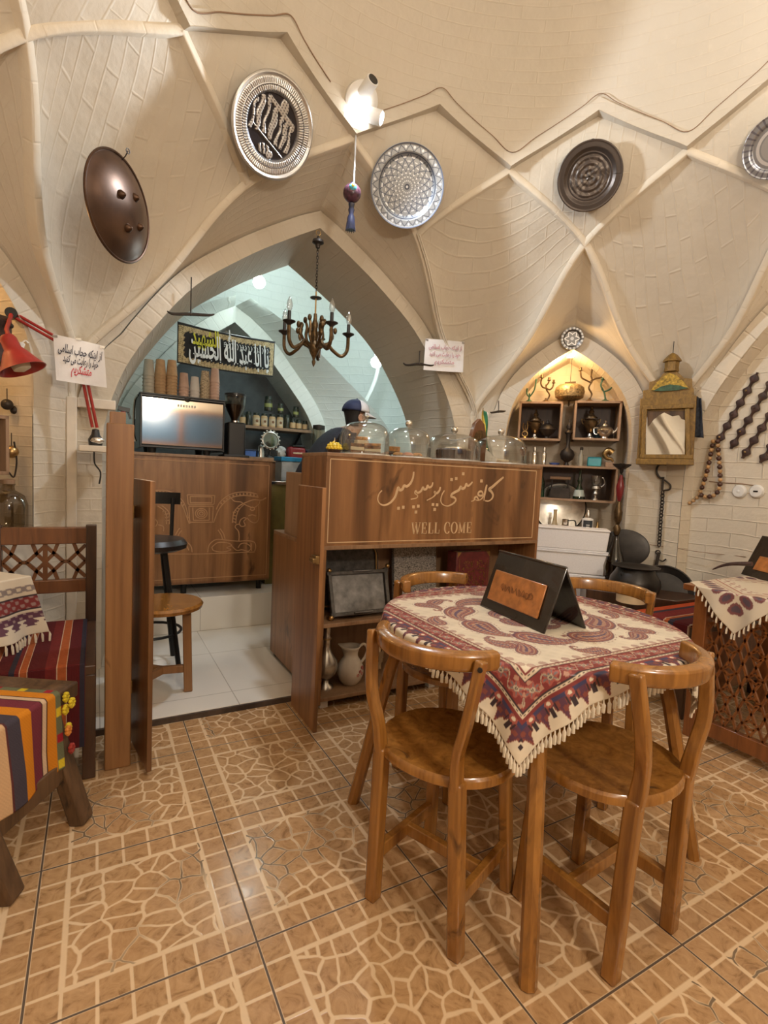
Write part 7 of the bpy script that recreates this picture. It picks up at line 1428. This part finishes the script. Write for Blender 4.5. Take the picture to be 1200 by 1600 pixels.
def lattice(mb, f, w, h, th, cells, seed=0):       # strips that meet in stars, in a frame w x h; f(x, y) -> point, n normal
    def bar(x0, y0, x1, y1):
        a, b = f(x0, y0), f(x1, y1); mb.beam(a, b, th, th*1.1, f.n)
    cw = w/cells[0]; chh = h/cells[1]
    for i in range(cells[0]):
        for j in range(cells[1]):
            x, y = i*cw, j*chh; P_ = lambda a, b: (x+a*cw, y+b*chh)
            for a, b, c_, d in ((.5, 0, .32, .5), (.5, 1, .32, .5), (.5, 0, .68, .5), (.5, 1, .68, .5), (0, .30, .32, .5), (0, .70, .32, .5), (1, .30, .68, .5), (1, .70, .68, .5), (0, 0, .18, .39), (0, 1, .18, .61), (1, 0, .82, .39), (1, 1, .82, .61)):
                p, q = P_(a, b), P_(c_, d); bar(*p, *q)
rt = thing('lattice_table', 'red brown wooden table with star lattice side at the right edge', 'table', (2.85, 1.19, 0))
for x in (2.515, 3.17):
    for y in (.985, 1.365): MB().bx(x-.03, x+.03, y-.03, y+.03, 0, .70).build('leg', M_TB, rt, bevel=.004)
MB().bx(2.475, 3.22, .93, 1.45, .70, .730).build('tabletop', M_TB, rt, bevel=.005)
for x in (2.515, 3.17):
    for z0, z1 in ((.04, .11), (.63, .70)): MB().bx(x-.018, x+.018, 1.015, 1.335, z0, z1).build('rail', M_TB, rt, bevel=.003)
    m = MB(); f = lambda a, b, x=x: Vector((x, 1.015+a, .11+b)); f.n = Vector((1, 0, 0)); lattice(m, f, .32, .52, .010, (3, 5)); m.build('lattice_panel', M_TB, rt)
for y in (.985, 1.365): MB().bx(2.545, 3.14, y-.015, y+.015, .60, .70).build('rail', M_TB, rt, bevel=.003)
# its cloth, laid cornerwise
h = .36; N = 180; s_ = np.linspace(-h, h, N); U_, V_ = np.meshgrid(s_, s_); dx = (U_+V_)*S2; dy = (U_-V_)*S2; cx_, cy_ = 2.80, 1.205; xe, y0e, y1e = 2.472, .927, 1.453
x = cx_+dx; y = cy_+dy; ox = np.maximum(0, xe-x); o1 = np.maximum(0, y-y1e); o0 = np.maximum(0, y0e-y); P = np.stack([np.where(ox > 0, xe-.004-.05*ox+.012*np.sin(y*38)*np.clip(ox/.1, 0, 1), x)-cx_, np.clip(y, y0e-.004, y1e+.004)-cy_, .732-ox*.99-o1*.98-o0*.98-.70], -1)
C = np.broadcast_to(CRM, (N, N, 3)).copy(); e = h-np.maximum(np.abs(U_), np.abs(V_)); al = np.where(np.abs(U_) > np.abs(V_), V_, U_)+h; q = (al % .055)/.055-.5
C[(e > .045) & (e < .115) & (np.hypot(q/.42, (e-.08)/.036) < 1)] = np.array((.20, .075, .075)); C[(e > .05) & (e < .11) & (np.hypot(q/.22, (e-.08)/.022) < 1)] = np.array((.10, .07, .09)); C[(np.abs(e-.125) < .003)] = RED2; C[(e > .13) & (e < .15)] = CRM2; C[(e > .15) & (e < .157)] = RED2; C[(e > .17) & (e < .22) & (np.sin(al*90)*np.sin(e*120) > .3)] = np.array((.34, .16, .13))
rc = thing('tablecloth', 'cream tablecloth with brown leaf border laid cornerwise on the lattice table', 'tablecloth', (cx_, cy_, .70)); grid_mesh('cloth', P, C, M_CLOTH, rc); m = MB()
for k_ in range(2, N, 7):
    for i, j in ((0, k_), (k_, 0)):
        p = Vector(P[i, j]); 
        if x[i, j] < xe+.01: m.tube([p, p+Vector((-.003, 0, -.012)), p+Vector((-.004, 0, -.03))], [.0018, .0045, .004], 5)
m.build('fringe', M_TAS, rc, local=True)
ms = thing('menu_stand', 'dark menu holder with an orange panel on the lattice table at the photo edge', 'menu stand', (2.76, 1.16, .733)); a, b = onZ(1157, 897, .733), onZ(1225, 915, .733); u = (b-a); n_ = Vector((u.y, -u.x, 0)).normalized(); n_ = n_ if n_.dot(CAM-a) > 0 else -n_; up = Vector((0, 0, .215))-n_*.10
def slab2(name, s0, t0, s1, t1, off, th, mat):
    q = [a+u*s+up*t+n_*off for s, t in ((s0, t0), (s1, t0), (s1, t1), (s0, t1))]; m = MB(); m.add(q+[p-n_*th for p in q], [(0, 1, 2, 3), (7, 6, 5, 4), (0, 4, 5, 1), (1, 5, 6, 2), (2, 6, 7, 3), (3, 7, 4, 0)]); return m.build(name, mat, ms, bevel=.003)
slab2('front_cover', 0, 0, 1, 1, 0, .008, M_LEA); slab2('label_panel', .22, .18, .95, .52, .006, .006, M_TAN); slab2('orange_card', .40, .60, 1.0, .98, .005, .004, pm('orange_card', (.72, .22, .03), .5))
m = MB(); q = [a+up, a+u+up, a+u-n_*.22, a-n_*.22]; m.add(q+[p-Vector((0, 0, .008))-n_*.004 for p in q], [(0, 1, 2, 3), (7, 6, 5, 4), (0, 4, 5, 1), (1, 5, 6, 2), (2, 6, 7, 3), (3, 7, 4, 0)]); m.build('back_cover', M_LEA, ms)
o = thing('curved_horn', 'thin dark curved horn lying behind the menu holder on the lattice table', 'horn', (2.7, 1.35, .74)); P = crom([onp(1113, 890, (1, 0, 0), (2.83, 0, 0)), onp(1128, 884, (1, 0, 0), (2.83, 0, 0)), onp(1145, 881, (1, 0, 0), (2.83, 0, 0)), onp(1175, 881, (1, 0, 0), (2.83, 0, 0))], 6); MB().tube(P, [.002+.0095*(i/(len(P)-1))**.7 for i in range(len(P))], 8).build('horn', M_DKC, o)

# ============================================================ left: bench, table, kilim stool
lb2 = thing('lattice_bench', 'dark wooden bench with a star lattice back and striped kilim at the left', 'bench', (-.2, 2.45, 0)); xl, xr = -.40, .004
for x in (xl+.022, xr-.022):
    MB().bx(x-.022, x+.022, 2.735, 2.785, 0, .885).build('leg', M_DK, lb2, bevel=.004); MB().bx(x-.022, x+.022, 2.13, 2.18, 0, .40).build('leg', M_DK, lb2, bevel=.004)
    MB().bx(x-.015, x+.015, 2.18, 2.735, .25, .40).build('side_panel', M_DK, lb2, bevel=.003)
MB().bx(xl, xr, 2.125, 2.735, .40, .436).build('seat', M_DK, lb2, bevel=.004); MB().bx(xl+.04, xr-.04, 2.735, 2.78, .80, .875).build('top_rail', M_BR, lb2, bevel=.004); MB().bx(xl+.04, xr-.04, 2.74, 2.775, .575, .635).build('lower_rail', M_BR, lb2, bevel=.004); MB().bx(xl+.04, xr-.04, 2.14, 2.16, .16, .40).build('front_panel', M_DK, lb2)
m = MB(); f = lambda a, b: Vector((xl+.044+a, 2.757, .635+b)); f.n = Vector((0, 1, 0)); lw = (xr-xl-.088)/2
for ci in (0, 1):
    for q in ((0, .95, .44, .5), (.44, .5, 0, .05), (1, .95, .56, .5), (.56, .5, 1, .05), (.44, .5, .56, .5), (.30, 1, .20, .72), (.30, 0, .20, .28), (.70, 1, .80, .72), (.70, 0, .80, .28), (0, .5, .20, .72), (0, .5, .20, .28), (1, .5, .80, .72), (1, .5, .80, .28)): m.beam(f((ci+q[0])*lw, q[1]*.165), f((ci+q[2])*lw, q[3]*.165), .015, .016, f.n)
m.build('lattice_panel', M_BR, lb2)
for i in (1,): MB().bx((xl+xr)/2-.009, (xl+xr)/2+.009, 2.748, 2.768, .635, .80).build('lattice_post', M_BR, lb2)
M_KILL = kilim_mat('crimson_striped_kilim', [(0, R1), (.22, R2), (.38, CRE), (.395, OR), (.52, CRE), (.535, R1), (.72, NVY), (.80, R2), (.86, CRE), (.872, OR), (.965, CRE), (.98, R1)], .21, 0)
kl = MB().bx(xl+.01, xr-.035, 2.115, 2.73, .4365, .450).build('kilim', M_KILL, lb2, bevel=.006); MB().bx(xl+.01, xr-.035, 2.108, 2.118, .14, .445).build('kilim_drop', M_KILL, kl)
# left table
lt2 = thing('side_table', 'small dark table under the fringed red and cream cloth at the left edge', 'table', (-.60, 2.33, 0)); LC = Vector((-.232, 2.425, 0)); LE = Vector((-.72, -.694, 0)); LI = Vector((-.694, .72, 0)); lang = math.atan2(LE.y, LE.x)
lctr = LC+LE*.33+LI*.21
MB().box(lctr+Vector((0, 0, .70)), (.64, .40, .03), lang).build('tabletop', M_DK, lt2, bevel=.004); MB().box(lctr+Vector((0, 0, .36)), (.06, .06, .65), lang).build('leg', M_DK, lt2, bevel=.004); MB().box(lctr+Vector((0, 0, .015)), (.34, .30, .03), lang).build('base', M_DK, lt2, bevel=.004)
Nx, Ny = 120, 220; dz = .235; tx1 = 0.0; arc = np.concatenate([np.linspace(-.41, 0, 50), np.linspace(.003, dz, Nx-50)]); yy = np.linspace(-.64, .012, Ny); A_, Y_ = np.meshgrid(arc, yy); ov = np.maximum(0, A_); ins_ = np.maximum(0, -A_); fl_ = ov*(.16+.10*np.sin(Y_*30))
P = np.stack([LC.x-LE.x*Y_+LI.x*(ins_-fl_)-LE.x*ov*.18, LC.y-LE.y*Y_+LI.y*(ins_-fl_)-LE.y*ov*.18, .7175-ov*.97], -1)-np.array((-.46, 2.2, 0)); C = np.broadcast_to(CRM, (Ny, Nx, 3)).copy(); e = dz-ov; e = np.where(ov > 0, dz-ov, dz+ins_); qq = (Y_ % .07)/.07-.5; hs = np.sin(Y_*160)*np.sin(e*190)
for lo, hi, c_ in ((.035, .065, None), (.065, .092, np.array((.10, .035, .06))), (.092, .10, CRM2), (.104, .108, INK), (.108, .158, RED), (.158, .164, INK), (.164, .178, CRM2), (.178, .205, np.array((.24, .19, .17)))):
    b_ = (e >= lo) & (e < hi)
    if c_ is None: C[b_ & (np.abs(qq) < .30-.12*np.cos(e*300))] = np.array((.12, .05, .08))
    else: C[b_] = c_
C[(e > .108) & (e < .158) & (hs > .25)] = np.array((.30, .19, .17)); C[(e > .065) & (e < .092) & (hs > .4)] = np.array((.32, .22, .2)); C[(e > .178) & (e < .205) & (hs > .2)] = CRM2
lc = thing('tablecloth', 'cream and wine red fringed cloth on the table at the left edge', 'tablecloth', (-.46, 2.2, 0)); grid_mesh('cloth', P, C, M_CLOTH, lc); m = MB()
for j in range(2, Ny, 7): p = Vector(P[j, -1]); m.tube([p, p+Vector((.002, 0, -.012)), p+Vector((.006*random.random(), .006*(random.random()-.5), -.038))], [.002, .005, .004], 5)
m.build('fringe', M_TAS, lc, local=True)
# kilim stool, rustic
ks = thing('rustic_stool', 'rustic dark wood stool with splayed legs under an orange striped kilim, left foreground', 'stool', (-.28, 1.86, 0)); ed_ = Vector((.535, .845, 0)); ed_.normalize(); pd = Vector((-ed_.y, ed_.x, 0)); Bp = Vector((-.062, 1.925, 0)); zt2 = .455
def sp3(s, t, z): return Bp-ed_*s+pd*t+Vector((0, 0, z))         # s along the near edge, t away from it
m = MB(); q = [sp3(s, t, z) for z in (zt2-.05, zt2) for s, t in ((-.02, -.005), (.47, -.005), (.47, .28), (-.02, .28))]; m.add(q, [(3, 2, 1, 0), (4, 5, 6, 7), (0, 1, 5, 4), (1, 2, 6, 5), (2, 3, 7, 6), (3, 0, 4, 7)]); m.build('seat', M_RUST, ks, bevel=.006)
g1, g2 = onZ(128, 1283, 0), onZ(16, 1404, 0)
lt_ = [sp3(.07, .05, zt2-.05), sp3(.40, .05, zt2-.05), sp3(.07, .23, zt2-.05), sp3(.40, .23, zt2-.05)]; lg_ = [g1, g2, g1+pd*.33, g2+pd*.33]
for a, b in zip(lt_, lg_): MB().beam(a, b, .052, .058, ed_).build('leg', M_RUST, ks, bevel=.008)
for i, j in ((0, 1), (0, 2), (1, 3)): a = lt_[i].lerp(lg_[i], .52); b = lt_[j].lerp(lg_[j], .52); MB().beam(a, b, .032, .07, (0, 0, 1)).build('stretcher', M_RUST, ks, bevel=.004)
KS = [((.55, .20, .018), .034), ((.055, .022, .02), .004), ((.56, .40, .26), .016), ((.055, .022, .02), .004), ((.16, .032, .045), .044), ((.58, .21, .018), .044), ((.06, .05, .065), .046), ((.10, .03, .03), .006), ((.56, .36, .20), .042), ((.14, .03, .035), .010), ((.24, .24, .16), .04), ((.46, .17, .022), .03), ((.15, .035, .045), .05)]
NS, NT_ = 190, 120; sv = np.linspace(.075, .47, NS); tv_ = np.linspace(0, .30+.25, NT_); S_, T_ = np.meshgrid(sv, tv_); C = np.zeros((NT_, NS, 3)); edge = .075; acc = S_-edge; gr_ = np.array((.13, .135, .075)); C[:] = np.array((.40, .15, .03)); pos = .022; C[acc < .022] = gr_
for c_, w in KS: C[(acc >= pos) & (acc < pos+w)] = np.array(c_); pos += w
sp_c = (acc < .020) & (np.sin(T_*75) > .55); C[sp_c & (np.sin(T_*37) > 0)] = np.array((.60, .45, .03)); C[sp_c & (np.sin(T_*37) <= 0)] = np.array((.30, .02, .03)); C *= (1+.08*np.sin(S_*700)*np.sin(T_*500))[..., None]
drop = .25; tt = T_-drop; P = np.zeros((NT_, NS, 3))
for i in range(NT_):
    for j in range(NS):
        s, t = sv[j], tv_[i]-drop; d_ = max(0, -t); q = sp3(s+.10*d_*0, max(t, -.008)-.06*d_-(.012*math.sin(s*26+1)*min(1, d_*6)), zt2+.006-d_*(1+.0*s)); P[i, j] = q
C = np.clip(C, 0, 1); kp = thing('kilim', 'orange maroon and cream striped kilim draped over the rustic stool', 'kilim', sp3(.25, .1, zt2)); grid_mesh('rug', P-np.array(kp.location), C, attr_mat('woven_wool', .9, 0, .35, 260, .12), kp, .006); 
for i, (s, d_, c_) in enumerate(((.06, .02, 'y'), (.07, .055, 'y'), (.068, .115, 'y'), (.075, .12, 'o'), (.07, .18, 'r'), (.062, .035, 'y'))):
    q = sp3(s, -.016-.06*d_-.004*i, zt2-d_); m = MB()
    for j in range(7): a = j*2*PI/7; m.sph(q+ed_*.007*math.cos(a)+Vector((0, 0, .011*math.sin(a))), .007, 8, 6)
    m.build('pompom', pm('wool_%s_%d' % (c_, i), {'y': (.62, .47, .02), 'o': (.55, .20, .03), 'r': (.30, .03, .02)}[c_], .9), kp)

# ============================================================ left: red lamp, niche things
YL_ = 3.02
rl = thing('red_lamp', 'red articulated work lamp whose arm carries the Persian notice', 'lamp', onY(150, 690, YL_)); pA, pB, pC, pD_ = onY(18, 490, 2.96), onY(128, 553, YL_), onY(134, 600, YL_), onY(148, 668, YL_)
for off in (-.010, .010): MB().tube([pA+Vector((0, 0, off)), pB+Vector((0, 0, off))], .007, 8).build('upper_arm', M_RED, rl)
for off in (-.010, .010): MB().tube([pB+Vector((off, 0, 0)), pC+Vector((off, 0, 0)), pD_+Vector((off, 0, 0))], .0075, 8).build('lower_arm', M_RED, rl)
MB().cyl(pB+Vector((0, -.016, 0)), pB+Vector((0, .016, 0)), .022, n=18).build('elbow_joint', M_RED, rl); MB().cyl(pA+Vector((0, -.02, 0)), pA+Vector((0, .02, 0)), .024, n=18).build('shoulder_joint', M_BLK, rl)
m = MB(); m.lathe([(1e-4, -.03), (.030, -.03), (.034, .0), (.020, .025), (.016, .05), (1e-4, .055)], pD_+Vector((.004, 0, -.06)), 18); m.build('foot', M_PLAST, rl); m = MB(); m.sph(pD_+Vector((.012, -.024, -.065)), .022, 14, 10, (1.4, .5, .8)); m.build('clamp_cap', M_SILV, rl)
m = MB(); m.tube(crom([onY(147, 705, YL_), onY(148, 724, YL_), onY(157, 738, YL_), onY(155, 756, YL_)], 5), .004, 6); m.build('cord', M_PLAST, rl)
sa = onY(20, 545, 2.62); ax_ = Vector((.34, -.10, -.80)).normalized(); q3 = ax_.to_track_quat('Z', 'Y').to_matrix(); L = .175
MB().tube([pA, pA.lerp(sa, .5)+Vector((-.02, 0, 0)), sa], .009, 8).build('neck', M_RED, rl)
m = MB(); m.lathe([(1e-4, -.055), (.022, -.055), (.030, -.04), (.032, .0), (.046, .02), (.066, .055), (.088, .088), (.084, .088), (.062, .055), (.04, .02), (1e-4, .01)], sa, 36, q3); m.build('lamp_shade', M_RED, rl); m = MB(); m.lathe([(1e-4, .02), (.022, .03), (.036, .06), (.032, .085), (1e-4, .098)], sa, 20, q3); m.build('bulb', pm('frosted_bulb', (.70, .62, .48), .3), rl)
o = thing('ledge_board', 'small cream ledge on the pier that carries the foot of the red lamp', 'ledge', pD_+Vector((0, .05, -.1))); zz_ = pD_.z-.092; MB().bx(-.075, .085, 2.965, 3.150, zz_-.03, zz_).build('board', M_FRAME, o, bevel=.003)
def onLd(px, py, d=2.42): return onL(px, py, d)
def lput(u_px, py, d): return onL(u_px, py, d)
def lbox(name, label, cat, tl, br, d, dep, mat, parts=()):
    a, b = onL(*tl, d), onL(*br, d); ev = Vector((S2, S2, 0)); w = (b-a).dot(ev); zc0, zc1 = b.z, a.z; o = thing(name, label, cat, Vector((a.x, a.y, zc0))+ev*w/2, PI/4); return o, w, zc1-zc0
o, w, h_ = lbox('wall_cabinet', 'dark wooden box hanging behind the red lamp in the left niche', 'cabinet', (-40, 478), (20, 578), 2.50, .1, M_DK); MB().bx(-w/2, w/2, 0, .10, 0, h_).build('body', M_DK, o, local=True, bevel=.006); MB().bx(-w/2+.02, w/2-.02, -.012, 0, .02, h_-.02).build('door', M_DKC, o, local=True, bevel=.005)
for z_ in (.2, .5, .82): MB().sph((w/2-.02, -.014, h_*z_), .012, 10, 8).build('stud', M_IRON, o, local=True)
o, w, h_ = lbox('shelf_box', 'walnut shelf box at the left photo edge below the red lamp', 'shelf', (-60, 641), (15, 742), 2.50, .2, M_SHELF)
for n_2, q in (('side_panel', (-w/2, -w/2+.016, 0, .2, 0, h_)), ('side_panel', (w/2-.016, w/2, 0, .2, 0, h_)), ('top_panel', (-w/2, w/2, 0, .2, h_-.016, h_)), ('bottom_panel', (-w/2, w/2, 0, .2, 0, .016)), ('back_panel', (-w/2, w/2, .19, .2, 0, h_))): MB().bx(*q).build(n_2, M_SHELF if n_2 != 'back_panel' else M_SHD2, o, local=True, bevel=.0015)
q = onL(18, 706, 2.62); o = thing('brass_bell', 'round brass ornament hanging beside the left shelf box', 'ornament', q); MB().sph((0, 0, 0), .030, 18, 12).build('ball', M_BRASS, o, local=True); MB().tube([(0, 0, .028), (0, 0, .09)], .002, 6).build('wire', M_IRON, o, local=True)
for px, py, r, lb in ((11, 632, .026, 'upper dark iron ball hanging above the left shelf box'), (23, 641, .020, 'smaller dark iron ball beside the upper one above the left shelf box')):
    q = onL(px, py, 2.66); o = thing('iron_ball', lb, 'ornament', q); MB().sph((0, 0, 0), r, 14, 10).build('ball', M_IRON, o, local=True); MB().tube([(0, 0, r), (0, 0, r+.05)], .002, 6).build('wire', M_IRON, o, local=True)
q = onL(26, 572, 2.5); o = thing('white_tag', 'small white plug hanging behind the red lamp shade', 'plug', onY(32, 545, 2.98)); MB().box((0, 0, 0), (.022, .014, .06), R=Matrix.Rotation(.3, 3, 'Y')).build('body', M_WHITE, o, local=True, bevel=.004); MB().tube(crom([(.008, 0, .03), (.02, 0, .04), (.03, 0, .03)], 4), .004, 6).build('clip', M_WHITE, o, local=True)
q = onL(12, 826, 2.62); k = pxm(q); o = thing('demijohn', 'big clear glass jar on a stand at the left photo edge', 'jar', q-Vector((0, 0, .03))); MB().lathe([(1e-4, 0), (24*k, 0), (27*k, 4*k), (27*k, 48*k), (22*k, 62*k), (10*k, 70*k), (9*k, 76*k), (11*k, 80*k), (1e-4, 80*k)], n=32).build('body', M_SMOKE, o, local=True); MB().lathe([(1e-4, 80*k), (10*k, 80*k), (10*k, 86*k), (1e-4, 88*k)], n=20).build('stopper', M_SHELF, o, local=True)
o2 = thing('plinth', 'cream plinth under the big clear jar in the left corner', 'plinth', (q.x, q.y, 0)); MB().bx(-.10, .10, -.10, .10, 0, q.z-.0305).build('block', M_FRAME, o2, local=True, bevel=.004); o2.rotation_euler = (0, 0, PI/4)
cable('dark cord hanging on the left pier beside the shelf box', [onL(22, 690, 2.60), onL(26, 720, 2.60), onL(22, 745, 2.60), onL(14, 738, 2.60)], .004, M_IRON)
